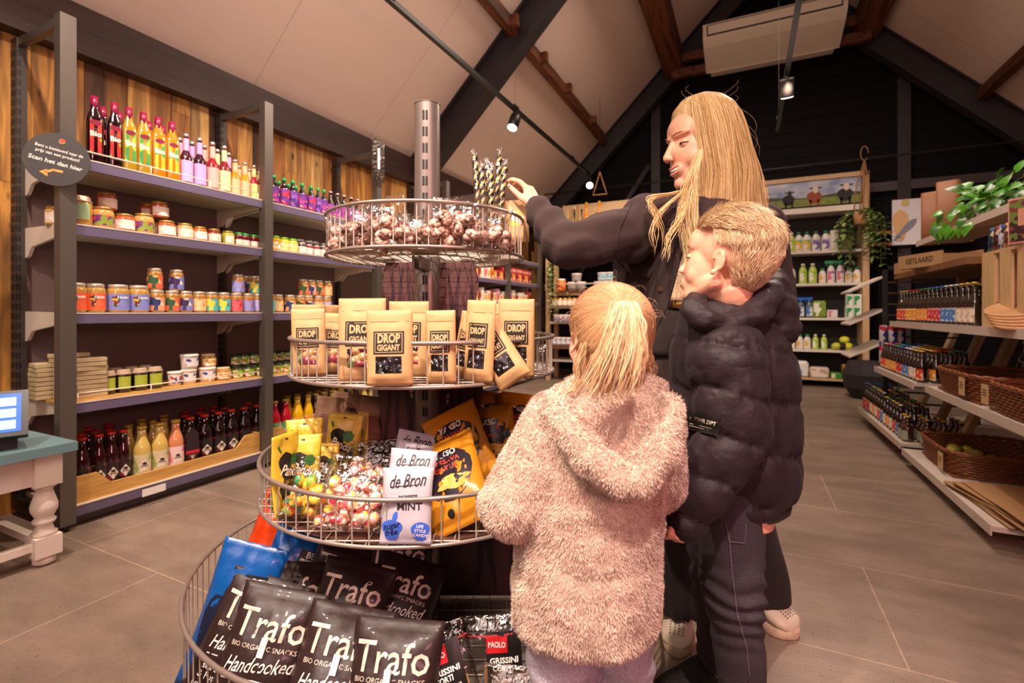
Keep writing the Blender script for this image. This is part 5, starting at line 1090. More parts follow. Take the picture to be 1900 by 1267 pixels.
jb = MB()
jb.loft([ell(tc+ZU*z+tf*o, tx, tf, a, b, p=2.6) for z, a, b, o in ((.80, .235, .15, .01), (.9, .225, .145, .01), (1.02, .228, .14, .01), (1.14, .23, .14, .012), (1.24, .215, .13, .01), (1.30, .175, .11, 0), (1.345, .10, .085, 0), (1.36, .07, .07, 0))])
for s, (sh, el, wr, r1, r2, r3) in enumerate(((SH_R, EL_R, PD(997, 388, 1.37), .068, .057, .037), (SH_L, EL_L, WR_L, .075, .062, .045))):
    jb.cap(tc+ZU*1.275+(sh-tc-ZU*1.275)*.35, sh if s else PD(1198, 408, 1.41), .075, .07); jb.cap(sh, el, r1, r2*.95); jb.cap(el, wr, r2, r3)
    if s: jb.cap(sh.lerp(el, .1)-ZU*.02, el.lerp(sh, .1)-ZU*.015, r1*.8, r2)
    else: jb.cap(PD(1195, 410, 1.41), PD(1172, 455, 1.40), .072, .055); jb.cap(sh.lerp(el, .2)-ZU*.018, el-ZU*.012, .05, .05)
cl = [PD(1268, 372, 1.40), PD(1300, 395, 1.40), PD(1345, 385, 1.46), PD(1365, 365, 1.53), PD(1330, 352, 1.58), PD(1280, 355, 1.52)]
jb.tube(cl, .018, 10, closed=True)
def jd(co, no):
    a = folds(.0065, 9, 4)(co, no); t_ = (co-EL_R).length
    return a+(.006*math.sin((co-EL_R).dot((WR_R-EL_R).normalized())*95+nz(co, 8, 2)*4)*max(0, 1-abs(t_-.1)/.13) if t_ < .25 else 0)
jm = fuse(jb, .0070, 4, .5, jd, JK); jt = bvh(jm); jacket = pput('jacket', jm, wbase, woman)
BTN = mat('#c9b9a2', .2, metal=1)
sl = patch(jt, ((1262, 430), (1254, 505), (1236, 572), (1225, 572)), 3, 3, .0, JK, 'placket_base', jacket, wbase) if 0 else None
dpt = lambda u, v: ((ray(jt, u, v, .006) or PD(u, v, 1.38))-EYEP).dot(FW)
q0, q1 = dpt(1165, 510), dpt(1204, 506); fc = [PD(1140, 468, q0), PD(1215, 487, q1), PD(1204, 516, q1-.004), PD(1136, 498, q0-.004)]; fl2 = MB()
fl2.grid(lambda u, v: fc[0].lerp(fc[1], u).lerp(fc[3].lerp(fc[2], u), v)+TOW*.004*math.sin(math.pi*v), 10, 4); n0 = len(fl2.v); fl2.v += [tuple(Vector(p)-TOW*.006) for p in fl2.v]; fl2.f += [tuple(q+n0 for q in reversed(f)) for f in list(fl2.f)]; fl2.m *= 2; fl2.sm *= 2
pput('pocket_flap', fl2.mesh(JK), wbase, jacket)
m = MB()
def pline(tree, pts, r, off, name, mt, parent, base, n=10):
    P = []
    for (a, b), (c, d) in zip(pts, pts[1:]):
        for k in range(n): q = ray(tree, a+(c-a)*k/n, b+(d-b)*k/n, off); P.append(q) if q is not None else None
    return pput(name, MB().tube(P, r, 6).mesh(mt), base, parent)
pline(jt, [(1274, 400), (1268, 450), (1255, 505), (1238, 565), (1200, 650)], .003, .002, 'front_edge', JK, jacket, wbase)
pline(jt, [(1236, 400), (1228, 470), (1214, 540), (1195, 600)], .0016, .0012, 'placket_seam', mat('#241819', .9), jacket, wbase)
pline(jt, [(1176, 372), (1150, 420), (1142, 470), (1148, 510)], .0022, .0012, 'armhole_seam', mat('#2a1c1d', .9), jacket, wbase)
for u, v in ((1243, 465), (1226, 535)):
    p = ray(jt, u, v, .003); d = (p-EYEP).normalized(); q = d.to_track_quat('Z', 'Y').to_matrix().to_4x4(); q.translation = p
    pput('button', MB().lathe([(.009, -.003), (.0095, 0), (.006, .003)], 16, M=q).mesh(BTN), wbase, jacket)
patch(jt, ((1276, 436), (1318, 436), (1318, 560), (1243, 560)), 8, 12, .010, cloth('#d6b590', .9, .5, 250, .3), 'sweater', woman, wbase, .004)
patch(jt, ((1240, 572), (1330, 572), (1330, 660), (1205, 660)), 8, 8, .011, PT, 'trouser_front', woman, wbase, .004)
patch(jt, ((1243, 557), (1325, 557), (1325, 573), (1239, 573)), 8, 2, .015, mat('#241614', .4), 'belt', woman, wbase, .004)
patch(jt, ((1249, 558), (1276, 558), (1276, 572), (1248, 572)), 4, 2, .019, mat('#d8b066', .2, metal=1), 'belt_buckle', woman, wbase, .003)
pb = MB(); pb.loft([ell(tc+ZU*z, tx, tf, a, b) for z, a, b in ((.74, .17, .13), (.84, .175, .13), (.95, .15, .11), (1.03, .135, .1))])
for i, (a, b, c) in enumerate(LG):
    c2 = Vector((c.x, c.y, .075)); wd = (.088, .085, .088) if i == 0 else (.09, .095, .105)
    if i == 1: c2 = PD(1412, 1140, 1.60); c2.z = .07
    pb.loft([ell(p, tx, tf, w_, w_*.9, 20, 2) for p, w_ in ((a+ZU*.05, wd[0]), (a.lerp(b, .5), wd[0]*.98), (b, wd[1]*.92), (b.lerp(c2, .5), wd[2]*.88), (c2, wd[2]*.84))])
def pleat(co, no): a = math.atan2(co.y-tc.y, co.x-tc.x); return .005*math.sin(a*14+nz(co, 3, 1)*3)+nz(co, 7, 5)*.005
pput('trousers', fuse(pb, .009, 4, .5, pleat, PT), wbase, woman)
SNK = mat('#d9c4ae', .5, bump=.1); SOLE = mat('#c4a68c', .6, vary=.3, bscale=30)
h1 = PD(1262, HOR, 1.62); t1 = PD(1254, HOR, 1.41); shoe(woman, wbase, (h1.x, h1.y, 0), (t1.x, t1.y, 0), 1.0, SNK, SOLE, label='white perforated sneaker')
h2 = PD(1392, HOR, 1.62); t2 = PD(1478, HOR, 1.49); shoe(woman, wbase, (h2.x, h2.y, 0), (t2.x, t2.y, 0), 1.15, SNK, SOLE, label='white perforated sneaker')
# long straight hair
HC = [hairm(c) for c in ('#c39b64', '#dcb981', '#96703f', '#f0d6a6', '#8a6642')]
hb = MB()
def hairpt(a, t, k=1.0):   # a: angle round the head from the face edge over the near side to the back; t: 0 crown .. 1 tips
    T_ = [(0, 1308, 176, .010, .010), (.03, 1307, 178, .034, .034), (.07, 1305, 186, .060, .058), (.12, 1304, 200, .083, .090), (.19, 1309, 222, .097, .108), (.28, 1315, 248, .101, .116), (.42, 1324, 293, .106, .118), (.58, 1331, 337, .112, .114), (.75, 1330, 385, .120, .108), (1., 1331, 460, .128, .104)]
    for p, q in zip(T_, T_[1:]):
        if t <= q[0]: f = (t-p[0])/(q[0]-p[0]); break
    u, v, ra, rb = [p[i]+(q[i]-p[i])*f for i in (1, 2, 3, 4)]
    c = PD(u, v, 1.485); return c+RT*(ra*k*math.cos(a))-FW*(rb*k*math.sin(a))
rings = []
for t in (0, .03, .07, .12, .18, .25, .34, .45, .58, .72, .86, 1.):
    rings.append([hairpt(2*math.pi*k/36, t, .93) for k in range(36)])
# keep the face free: pull ring points on the face side back
fl = LFT
def carve(p, t):
    if True: return p
    c = hairpt(0, t, 0); x = (p-c).dot(LFT); lim = .060-.0*t
    if x > lim: p = p-LFT*(x-lim)
    return p
rings = [[carve(p, t) for p in r_] for r_, t in zip(rings, (0, .03, .07, .12, .18, .25, .34, .45, .58, .72, .86, 1.))]
hb.loft(rings)
hairw = pput('hair', fuse(hb, .006, 3, mats=HC[0]), wbase, woman)
hs = MB(); R_ = random.Random(3)
for i in range(8500):
    a = R_.uniform(-.5, 2*math.pi-.5); a0 = a; wv = R_.uniform(-.05, .05); kk = R_.uniform(.95, 1.035); tend = R_.uniform(.82, 1.0); ph = R_.uniform(0, 6); pts = []
    for j in range(15):
        t = .02+(tend-.02)*j/14; aa = a+wv*math.sin(t*5+ph)+.06*nz(Vector((a*3, t*4, 0)), 1, 1); p = carve(hairpt(aa, t, kk), t)
        pts.append(p)
    c = R_.random(); strand(hs, pts, R_.uniform(.0003, .0007), 0 if c < .4 else 1 if c < .7 else 2 if c < .85 else 3, 4)
# locks falling forward over the chest and shoulder
def lock(pts, n, spread, seed, r=(.0006, .001), cols=(0, 1, 3), wig=.006):
    rr = random.Random(seed)
    for i in range(n):
        o = Vector((rr.uniform(-1, 1), rr.uniform(-1, 1), rr.uniform(-1, 1)))*spread; ph = rr.uniform(0, 6); P = []; m_ = len(pts)-1; wgl = rr.uniform(.3, 1)*wig; end = rr.uniform(.5, 1)
        for j in range(17):
            t = end*j/16*m_; k = min(int(t), m_-1); f = t-k
            p0, p1, p2, p3 = pts[max(k-1, 0)], pts[k], pts[k+1], pts[min(k+2, m_)]
            p = .5*((2*p1)+(p2-p0)*f+(2*p0-5*p1+4*p2-p3)*f*f+(3*p1-p0-3*p2+p3)*f**3); s = .35+.9*j/16
            P.append(p+o*s+Vector((math.sin(j*.7+ph), math.cos(j*.6+ph), 0))*wgl*j/16)
        strand(hs, P, rr.uniform(*r), rr.choice(cols))
D_ = lambda *a: [PD(*q) for q in a]
lock(D_((1292, 290, 1.37), (1280, 330, 1.365), (1274, 355, 1.365), (1268, 400, 1.36), (1275, 450, 1.34), (1282, 520, 1.33)), 170, .012, 1)
lock(D_((1300, 280, 1.36), (1290, 320, 1.36), (1284, 360, 1.355), (1285, 420, 1.34), (1300, 500, 1.32)), 190, .014, 2)
lock(D_((1285, 345, 1.42), (1252, 368, 1.34), (1226, 394, 1.295), (1210, 430, 1.275), (1218, 470, 1.28)), 26, .005, 3)
lock(D_((1290, 350, 1.42), (1245, 360, 1.35), (1208, 368, 1.30), (1212, 390, 1.285), (1226, 430, 1.275), (1218, 480, 1.28)), 24, .007, 4)
if 0: lock(D_((1280, 352, 1.42), (1215, 352, 1.40), (1184, 354, 1.39), (1200, 374, 1.37), (1198, 420, 1.35), (1188, 460, 1.34)), 14, .005, 5)
lock(D_((1280, 355, 1.38), (1264, 400, 1.32), (1242, 440, 1.28), (1232, 485, 1.275)), 40, .008, 9)
lock(D_((1395, 330, 1.46), (1412, 380, 1.44), (1432, 395, 1.44), (1425, 412, 1.44), (1400, 415, 1.42)), 16, .003, 6)
lock(D_((1390, 260, 1.46), (1410, 330, 1.46), (1418, 400, 1.46), (1410, 450, 1.46)), 60, .012, 7)
for i in range(70):   # stray hairs round the crown and back
    a = R_.uniform(0, 2*math.pi); t = R_.uniform(.02, .5); p = hairpt(a, t, 1.0); c = hairpt(a, t, 0); o = (p-c).normalized()
    if o.dot(LFT) > .5 and t > .08: continue
    strand(hs, [p+o*(.003+.02*math.sin(j*.35)*(i % 3+1)*.5)+ZU*(-.012*j if t > .1 else .004*j)+tx*.003*j*math.sin(i) for j in range(8)], .00028, 1)
pput('hair_strands', hs.mesh(HC), wbase, hairw)
# ================================================================ boy
DB = 1.12; bb_ = PD(1352, HOR, 1.14); bbase = Vector((bb_.x, bb_.y, 0))
hpB = PD(1343, 490, 1.10); fB = (LFT*.76+FW*.65+ZU*.16); MB_ = hframe(hpB, fB, (0, 0, 1), .94)
b2 = MB(); merge(b2, head_mb(child=1), MB_); b2.cap(MB_ @ Vector((0, .025, -.06)), PD(1372, 600, 1.13), .044, .05)
tcB = Vector((bbase.x, bbase.y, 0)); bf = (LFT*.95+TOW*.30).normalized(); bx = Vector((-bf.y, bf.x, 0)); bx = bx if bx.dot(TOW) < 0 else -bx
b2.loft([ell(tcB+ZU*z, bx, bf, a, b) for z, a, b in ((.52, .10, .08), (.7, .11, .085), (.9, .12, .09), (.98, .06, .06))])
ARM = [PD(1348, 668, 1.03), PD(1352, 800, 1.01), PD(1272, 965, .995)]
b2.cap(tcB+ZU*.93, ARM[0], .04, .035); b2.cap(ARM[0], ARM[1], .034, .03); b2.cap(ARM[1], ARM[2], .03, .022)
Wb = PD(1268, 968, .995); b2.cap(Wb, PD(1263, 985, .985), .022, .024, flat=.7)
for k, (u, v) in enumerate(((1244, 996), (1257, 1001), (1270, 1003), (1283, 1000))):
    k0 = PD(u+4, 980, .975+.006*k); finger(b2, [k0, PD(u-1, v-6, .965+.006*k), PD(u-2, v+1, .975+.006*k)+FW*.006, PD(u+4, v-2, .99+.006*k)], .0088, .0068)
finger(b2, [PD(1250, 975, 1.0), PD(1238, 985, .985), PD(1236, 995, .975)], .0095, .0075)
LB_ = [(PD(1350, 960, 1.10), PD(1362, 1130, 1.09), PD(1382, 1290, 1.10)), (PD(1325, 960, 1.18), PD(1335, 1120, 1.22), PD(1330, 1235, 1.27))]
A0 = Vector((LB_[0][2].x, LB_[0][2].y, .07)); A1 = Vector((LB_[1][2].x, LB_[1][2].y, .08))
for (a, b, c), e in zip(LB_, (A0, A1)): b2.cap(a, b, .055, .042); b2.cap(b, e, .04, .028)
boym = fuse(b2, .0030, 9, .5, head_disp(MB_.inverted()), SKIN['b'])
boy = pput('person', boym, bbase, label='blond boy in black hooded puffer jacket looking up beside the woman', cat='person')
face_parts(boy, bbase, MB_, child=1, look=(0, 0, .06), brow='#c79a66', lids=.70, skin=SKIN['b'])
PUF = mat('#271c1f', .58, bump=.5, bscale=34, sheen=.03, spec=.25)
def puff(axis_o, axis_d, pitch, amp, seed, tilt=None):
    def d(co, no):
        s = (co-axis_o).dot(axis_d)+nz(co, 5, seed)*.006
        if tilt is not None: s += (co-axis_o).dot(tilt[0])*tilt[1]
        ph = s/pitch; w_ = abs(math.sin(math.pi*ph)); b_ = w_**.4
        wr = (nz(co, 24, seed+2)+.7*nz(Vector((co.x, co.y, co.z*.45)), 55, seed+4))*(.009*(1-w_)+.0016)+.0012*(1-abs(nz(co, 17, seed+8))*3 if abs(nz(co, 17, seed+8)) < .33 else 0)*-1
        return amp*(b_-.45)+wr+nz(co, 6, seed+7)*.004
    return d
pj = MB()
pj.loft([ell(tcB+ZU*z+bf*o-bx*.0, bx, bf, a*.95, b*.93, 32, 2.3) for z, a, b, o in ((.545, .10, .10, -.02), (.57, .125, .125, -.02), (.66, .135, .14, -.02), (.76, .135, .145, -.015), (.86, .135, .14, -.01), (.93, .125, .13, 0), (.985, .095, .105, .005), (1.02, .07, .08, .01))])
pj.cap(tcB+ZU*.93, ARM[0]+ZU*.005, .08, .075)
pjm = fuse(pj, .007, 5, .5, puff(tcB+ZU*.028, ZU, .112, .015, 2, (RT, .15)), PUF); boyt = bvh(pjm)
sv_ = MB(); sv_.cap(ARM[0]+ZU*.0, ARM[1]+RT*.012, .076, .068, 20); sv_.cap(ARM[1]+RT*.012, PD(1272, 958, .995), .066, .044, 20)
ad = (ARM[2]-ARM[0]).normalized(); slm = fuse(sv_, .006, 5, .5, puff(ARM[0]+ZU*.02, ad, .088, .013, 6), PUF); slt = bvh(slm, pjm)
jacketB = pput('puffer_jacket', pjm, bbase, boy)
sleeve = pput('sleeve', slm, bbase, jacketB)
pput('cuff', MB().cap(PD(1272, 955, .995), PD(1268, 974, .99), .036, .032, 16).mesh(PUF), bbase, sleeve)
far_ = MB(); far_.cap(tcB+ZU*.92+bx*.08, tcB+ZU*.75+bx*.15, .065, .06, 16); far_.cap(tcB+ZU*.75+bx*.15, tcB+ZU*.66+bx*.12+bf*.12, .058, .042, 16); pput('sleeve', fuse(far_, .008, 5, .5, puff(tcB, ZU, .07, .015, 9), PUF), bbase, jacketB)
hd = MB()
hd.ball(PD(1408, 572, 1.13), (.085, .085, .068), 20, 14); hd.ball(PD(1440, 610, 1.12), (.052, .07, .038), 20, 14); hd.ball(PD(1425, 540, 1.14), (.05, .08, .05), 20, 14)
hd.tube(D_((1290, 572, 1.03), (1310, 592, 1.02), (1350, 600, 1.02), (1395, 585, 1.03), (1432, 545, 1.06), (1440, 520, 1.14), (1400, 540, 1.22), (1330, 560, 1.2), (1292, 560, 1.13)), .030, 12, closed=True)
hd.cap(PD(1293, 560, 1.06), PD(1300, 590, 1.06), .022, .03)
def hoodd(co, no): return nz(co, 10, 3)*.012+nz(Vector((co.x, co.y, co.z*2.2)), 24, 5)*.006
pput('hood', fuse(hd, .006, 6, .5, hoodd, PUF), bbase, jacketB)
# sleeve badge
S1 = onto(slt, 1303, 786, 800, .010, math.radians(-14)); m = MB(); drect(m, S1, 0, 0, .082, .040, n=8); pput('badge', m.mesh(mat('#16110f', .5)), bbase, sleeve)
S1 = onto(slt, 1303, 786, 800, .013, math.radians(-14)); m = MB(); dtext(m, 'OTWR DPT', S1, 0, .006, .0125, bold=.03, width=.062); dline(m, S1, [(-.028, -.006), (.024, -.006)], .0012); dline(m, S1, [(-.028, -.011), (.016, -.011)], .0012); pput('badge_lettering', m.mesh(mat('#d9cdc4', .5)), bbase, sleeve)
JEAN = mat('#3a3037', .85, bump=.3, bscale=300, vary=.25, key='darkjean')
jl = MB()
for i, ((a, b, c), e) in enumerate(zip(LB_, (A0, A1))):
    jl.cap(a+ZU*.07, b, .078, .062, 18); jl.cap(b, e+ZU*.03, .060, .047, 18)
jl.ball(tcB+ZU*.56, (.10, .10, .09), 18, 12)
def jfold(co, no):
    s = math.sin(co.z*150+nz(co, 9, 3)*7+(co-tcB).dot(RT)*30); k = max(0, 1-abs(co.z-.36)/.13)+max(0, 1-abs(co.z-.1)/.1)
    return .005*s*min(1, k)+nz(co, 14, 2)*.004
jlm = fuse(jl, .006, 3, .5, jfold, JEAN); jlt = bvh(jlm); jeans = pput('jeans', jlm, bbase, boy)
pline(jlt, [(1352, 985), (1358, 1060), (1368, 1140), (1385, 1200), (1392, 1262)], .0014, .0008, 'side_seam', mat('#6d5d63', .8), jeans, bbase)
for nm, pts in (('pocket_seam', [(1346, 968), (1352, 1005), (1382, 1008), (1384, 968)]),): pline(jlt, pts, .0014, .001, nm, mat('#5a4c52', .8), jeans, bbase)
BS = mat('#17100f', .7, bump=.3, bscale=80)
a_ = PD(1335, HOR, 1.30); c_ = PD(1222, HOR, 1.235); shoe(boy, bbase, (a_.x, a_.y, 0), (c_.x, c_.y, 0), 1.0, BS, mat('#120c0b', .6))
a_ = PD(1410, HOR, 1.12); c_ = PD(1300, HOR, 1.02); shoe(boy, bbase, (a_.x, a_.y, 0), (c_.x, c_.y, 0), 1.0, BS, mat('#120c0b', .6))
# short tousled hair
HB = [hairm(c, .4) for c in ('#dcb98c', '#f0d6ae', '#c09a6c', '#f9e6c6')]
hx = MB()
hx.ball((0, .036, .050), (.074, .082, .072), 24, 16); hx.ball((0, .050, .008), (.062, .058, .052), 20, 12)
hx2 = MB(); merge(hx2, hx, MB_); hairb = pput('hair', fuse(hx2, .004, 4, mats=mat('#d3a070', .6)), bbase, boy)
hs2 = MB(); R2 = random.Random(8); Mr = MB_.to_3x3()
for i in range(11000):
    th = R2.uniform(0, 2*math.pi); cz_ = R2.uniform(-.8, 1); rr = math.sqrt(max(0, 1-cz_*cz_)); n_ = Vector((rr*math.cos(th), rr*math.sin(th), cz_))
    if n_.z < .36 and n_.y < -.20-.5*max(0, n_.z): continue
    if n_.z < -.05 and n_.y < .12: continue
    if n_.z < .05 and n_.y < .0: continue
    p = Vector((n_.x*.080, .020+n_.y*.100, .050+n_.z*.077))
    if n_.z < 0: p = Vector((n_.x*(.080+.010*n_.z), .022+n_.y*(.104+.004*n_.z), .050+n_.z*.125))
    top = max(0, n_.z); L = .018+.044*top*R2.uniform(.6, 1.25)
    sw = Vector((n_.x*.5+.35*math.sin(th*2+n_.z*3), .9-.5*(n_.z < .3), -.35-.6*(1-top)))
    if n_.z > .35: sw = Vector((.55*math.sin(p.x*38+1)+n_.x*.8, .95+.5*math.sin(p.y*30), .15-.3*(n_.y > 0)))
    if n_.y > .55: sw = Vector((n_.x*.5+.2*math.sin(p.z*60), .25, -1.0))
    t_ = (sw-n_*sw.dot(n_)).normalized(); pts = []; q = p.copy(); rv = Vector((R2.gauss(0, .45)+nz(p, 30, 1)*3, R2.gauss(0, .45)+nz(p, 30, 5)*2, R2.gauss(0, .3)+nz(p, 30, 9)*2)); crl = R2.uniform(-.7, .7); sd = n_.cross(t_)
    for j in range(8):
        pts.append(MB_ @ q); f = j/7; q = q+(t_+n_*(.42-.95*f)*(.35+.8*top)+sd*crl*f+rv*.28*f)*(L/7)
    c = R2.random(); strand(hs2, pts, R2.uniform(.0003, .0006), 0 if c < .35 else 1 if c < .75 else 2 if c < .88 else 3)
pput('hair_strands', hs2.mesh(HB), bbase, hairb)
# ================================================================ girl in a fluffy coat, from behind
DG = .86; gb_ = PD(1095, HOR, .875); gbase = Vector((gb_.x, gb_.y, 0))
hpG = PD(1124, 626, .885); fG = (FW*1.0+LFT*.35+ZU*.05); MG = hframe(hpG, fG, (0, 0, 1), .86)
g = MB(); merge(g, head_mb(child=1), MG); g.cap(MG @ Vector((0, .01, -.06)), PD(1125, 740, .88), .04, .045)
gx = RT.copy(); gf = FW.copy(); tcG = Vector((gbase.x, gbase.y, 0))
g.loft([ell(tcG+ZU*z+RT*o, gx, gf, a, b) for z, a, b, o in ((.42, .09, .065, 0), (.6, .10, .07, .0), (.78, .1, .07, .01), (.86, .05, .05, .02))])
GA = [PD(1035, 785, .87), PD(958, 945, .85), PD(1010, 930, .99)]; GB_ = [PD(1212, 800, .89), PD(1225, 900, .93), PD(1190, 930, 1.04)]
for A in (GA, GB_):
    g.cap(tcG+ZU*.82, A[0], .035, .03); g.cap(A[0], A[1], .03, .027); g.cap(A[1], A[2], .026, .02); dh = (A[2]-A[1]).normalized(); g.cap(A[2], A[2]+dh*.04, .018, .02, flat=.6)
    for k in range(4): o = A[2]+dh*.05+ZU*(.012*(k-1.5)); finger(g, [o, o+dh*.018, o+dh*.026-RT*.012], .0065, .005)
    finger(g, [A[2]+ZU*.015, A[2]+dh*.02+ZU*.03, A[2]+dh*.035+ZU*.034], .0075, .006)
GL_ = [(PD(1040, 1150, .87), PD(1035, 1320, .87)), (PD(1150, 1150, .90), PD(1155, 1320, .90))]
for a, b in GL_: e = Vector((b.x, b.y, .07)); g.cap(a, b, .045, .038); g.cap(b, e, .036, .026)
girlm = fuse(g, .0035, 5, .5, None, SKIN['g'])
girl = pput('person', girlm, gbase, label='small girl with blonde ponytail in cream fluffy coat facing the stand', cat='person')
FUR = mat('#c8ab98', .95, sheen=.6, bump=.4, bscale=150); FUR2 = [mat(c, .9, sheen=.5) for c in ('#d2b8a6', '#e0c9b8', '#bd9f8c')]
gc = MB()
gc.loft([ell(tcG+ZU*z+RT*o, gx, gf, a, b, 32, 2.3) for z, a, b, o in ((.435, .110, .095, -.012), (.455, .126, .11, -.012), (.52, .130, .115, -.010), (.60, .128, .112, -.004), (.68, .124, .11, .004), (.76, .122, .10, .012), (.82, .108, .085, .02), (.86, .075, .065, .028), (.885, .055, .05, .028))])
gc.cap(tcG+ZU*.80+RT*.02, GA[0], .075, .062, 18); gc.cap(GA[0], PD(955, 930, .845), .062, .060, 18); gc.cap(PD(955, 935, .845), PD(1000, 950, .93), .062, .052, 18)
gc.cap(tcG+ZU*.80+RT*.02, GB_[0], .07, .058, 18); gc.cap(GB_[0], PD(1222, 895, .93), .055, .05, 18); gc.cap(PD(1222, 895, .93), GB_[2], .05, .045, 18)
# hood lying on the back
gc.tube(D_((1030, 735, .84), (1052, 790, .79), (1095, 850, .755), (1150, 893, .745), (1190, 890, .745), (1222, 840, .755), (1244, 785, .78), (1243, 745, .84)), [.022, .026, .028, .028, .028, .028, .025, .022], 14)
gc.tube(D_((1035, 742, .86), (1070, 712, .87), (1120, 706, .86), (1180, 710, .87), (1230, 735, .87)), [.024, .022, .02, .022, .024], 14)
gc.ball(PD(1145, 790, .815), (.085, .045, .062), 22, 14, R=Matrix.Rotation(YAW, 3, 'Z')); gc.ball(PD(1165, 845, .80), (.05, .038, .05), 22, 14, R=Matrix.Rotation(YAW, 3, 'Z'))
gcm = fuse(gc, .0055, 5, .5, lambda co, no: nz(co, 24, 1)*.004+nz(co, 60, 4)*.003+max(0, 1-abs(nz(co, 5, 8))*4)**2*-.004, FUR)
# pile: short curved tufts over the whole coat (one countless fleece)
gcm.calc_loop_triangles(); V = np.array([v.co[:] for v in gcm.vertices]); T_ = np.array([t.vertices[:] for t in gcm.loop_triangles])
A_, B2, C2 = V[T_[:, 0]], V[T_[:, 1]], V[T_[:, 2]]; nr = np.cross(B2-A_, C2-A_); ar = np.linalg.norm(nr, axis=1); rg = np.random.default_rng(4)
NT = 125000; pick = rg.choice(len(T_), NT, p=ar/ar.sum()); r1 = np.sqrt(rg.random(NT))[:, None]; r2 = rg.random(NT)[:, None]
PP = A_[pick]*(1-r1)+B2[pick]*r1*(1-r2)+C2[pick]*r1*r2; NN = nr[pick]/ar[pick][:, None]
ft = MB()
for i in range(NT):
    p = Vector(PP[i]); n_ = Vector(NN[i])
    if (p-EYEP).dot(n_) > .25: continue
    f = Vector((nz(p, 30, 1), nz(p, 30, 5), nz(p, 30, 9)-.35))*.8+n_*1.3+Vector(rg.normal(0, .25, 3)); f.normalize(); s = f.cross(n_).normalized()*.0006; L = .0038+.003*rg.random(); g2 = (f-ZU*.5+n_*.0).normalized()
    a, b, c = p-n_*.001, p+f*L*.55, p+f*L*.6+g2*L*.45; o = len(ft.v); ft.v += [tuple(a-s), tuple(a+s), tuple(b+s*.8), tuple(b-s*.8), tuple(c)]
    mi = int(rg.integers(0, 3)); ft.f += [(o, o+1, o+2, o+3), (o+3, o+2, o+4)]; ft.m += [mi, mi]; ft.sm += [True, True]
coat = pput('fluffy_coat', gcm, gbase, girl); fl_ = pput('fleece_pile', ft.mesh(FUR2), gbase, coat); fl_['kind'] = 'stuff'
DEN = mat('#aca4b0', .85, bump=.35, bscale=260, vary=.22, key='lightjean')
gj = MB()
for a, b in GL_: e = Vector((b.x, b.y, .08)); gj.cap(a+ZU*.03, b, .062, .056, 18); gj.cap(b, e, .055, .05, 18)
gj.ball(tcG+ZU*.47, (.10, .085, .07), 18, 12)
gjm = fuse(gj, .006, 4, .5, lambda co, no: nz(Vector((co.x, co.y, co.z*.5)), 22, 2)*.006+.003*math.sin(co.z*120+nz(co, 8, 3)*6), DEN); gjt = bvh(gjm); gje = pput('jeans', gjm, gbase, girl)
SMD = mat('#b9adb0', .8)
pline(gjt, [(1010, 1188), (1012, 1215), (1040, 1232), (1068, 1222), (1072, 1196)], .0013, .001, 'pocket_seam', SMD, gje, gbase)
pline(gjt, [(1135, 1180), (1145, 1200), (1190, 1190), (1195, 1172)], .0013, .001, 'pocket_seam', SMD, gje, gbase)
for a, b in GL_: shoe(girl, gbase, (b.x, b.y, 0), (b.x+FW.x*.16, b.y+FW.y*.16, 0), .8, mat('#d9cfc9', .6), SOLE)
# hair pulled back into a ponytail
HG = [hairm(c, .33) for c in ('#c99a70', '#dfb68a', '#b58660', '#f7dcae')]
hc = MB(); hc.ball((0, .020, .030), (.081, .100, .086), 24, 16); hc.ball((0, .05, -.03), (.066, .06, .055), 20, 12); h2_ = MB(); merge(h2_, hc, MG)
hgm = fuse(h2_, .004, 4, mats=HG[0]); hgt = bvh(hgm); hairg = pput('hair', hgm, gbase, girl)
tie = ray(hgt, 1155, 574, .004); hs3 = MB(); R3 = random.Random(12); cen = MG @ Vector((0, .02, .02))
tdir = (tie-cen).normalized()
for i in range(5200):
    th = R3.uniform(0, 2*math.pi); perp = tdir.orthogonal().normalized(); pr2 = tdir.cross(perp); e = (perp*math.cos(th)+pr2*math.sin(th)); st_ = e*.95+tdir*R3.uniform(-.35, .75); st_.normalize()
    pts = []; lift = R3.uniform(.996, 1.018); wv = R3.uniform(-.06, .06)
    for j in range(10):
        f = j/9; d = (st_*(1-f)+tdir*f*1.0+perp*wv*math.sin(f*3)).normalized(); l = MG.to_3x3().inverted() @ d
        if l.length == 0: continue
        l = l.normalized(); R0 = 1/math.sqrt((l.x/.081)**2+(l.y/.100)**2+(l.z/.086)**2); 
        if l.z < -.2: R0 = max(R0*(1+.18*(-l.z-.2)), R0)
        q = MG @ (Vector((0, .020, .030))+l*R0*lift); pts.append(q)
    c = R3.random(); strand(hs3, pts, R3.uniform(.0003, .0006), 0 if c < .5 else 2 if c < .85 else 1)
hs = hs3
tie_ = MB(); pput('hair_tie', MB().tube([tie+(RT*math.cos(a)*.017+ZU*math.sin(a)*.010)+TOW*.012 for a in [2*math.pi*k/16 for k in range(16)]], .004, 8, closed=True).mesh(mat('#e9c9a0', .6)), gbase, hairg)
def off(p, du=0, dd=0): return p+RT*du+FW*dd
base_t = tie+TOW*.006
for k, (du, n_, sd) in enumerate(((0, 240, 1), (.008, 240, 2), (-.008, 240, 3), (-.014, 160, 4))):
    lock([off(base_t, du*.4), off(base_t, du*.9, -.026)+ZU*.006, off(base_t, du*1.6-.002, -.045)-ZU*.022, off(base_t, du*2.2-.008, -.052)-ZU*.065, off(base_t, du*2.7-.018, -.048)-ZU*.105, off(base_t, du*3.0-.028, -.036)-ZU*.135], n_, .0095, 20+sd, (.0006, .0010), (1, 3, 3, 1), .004)
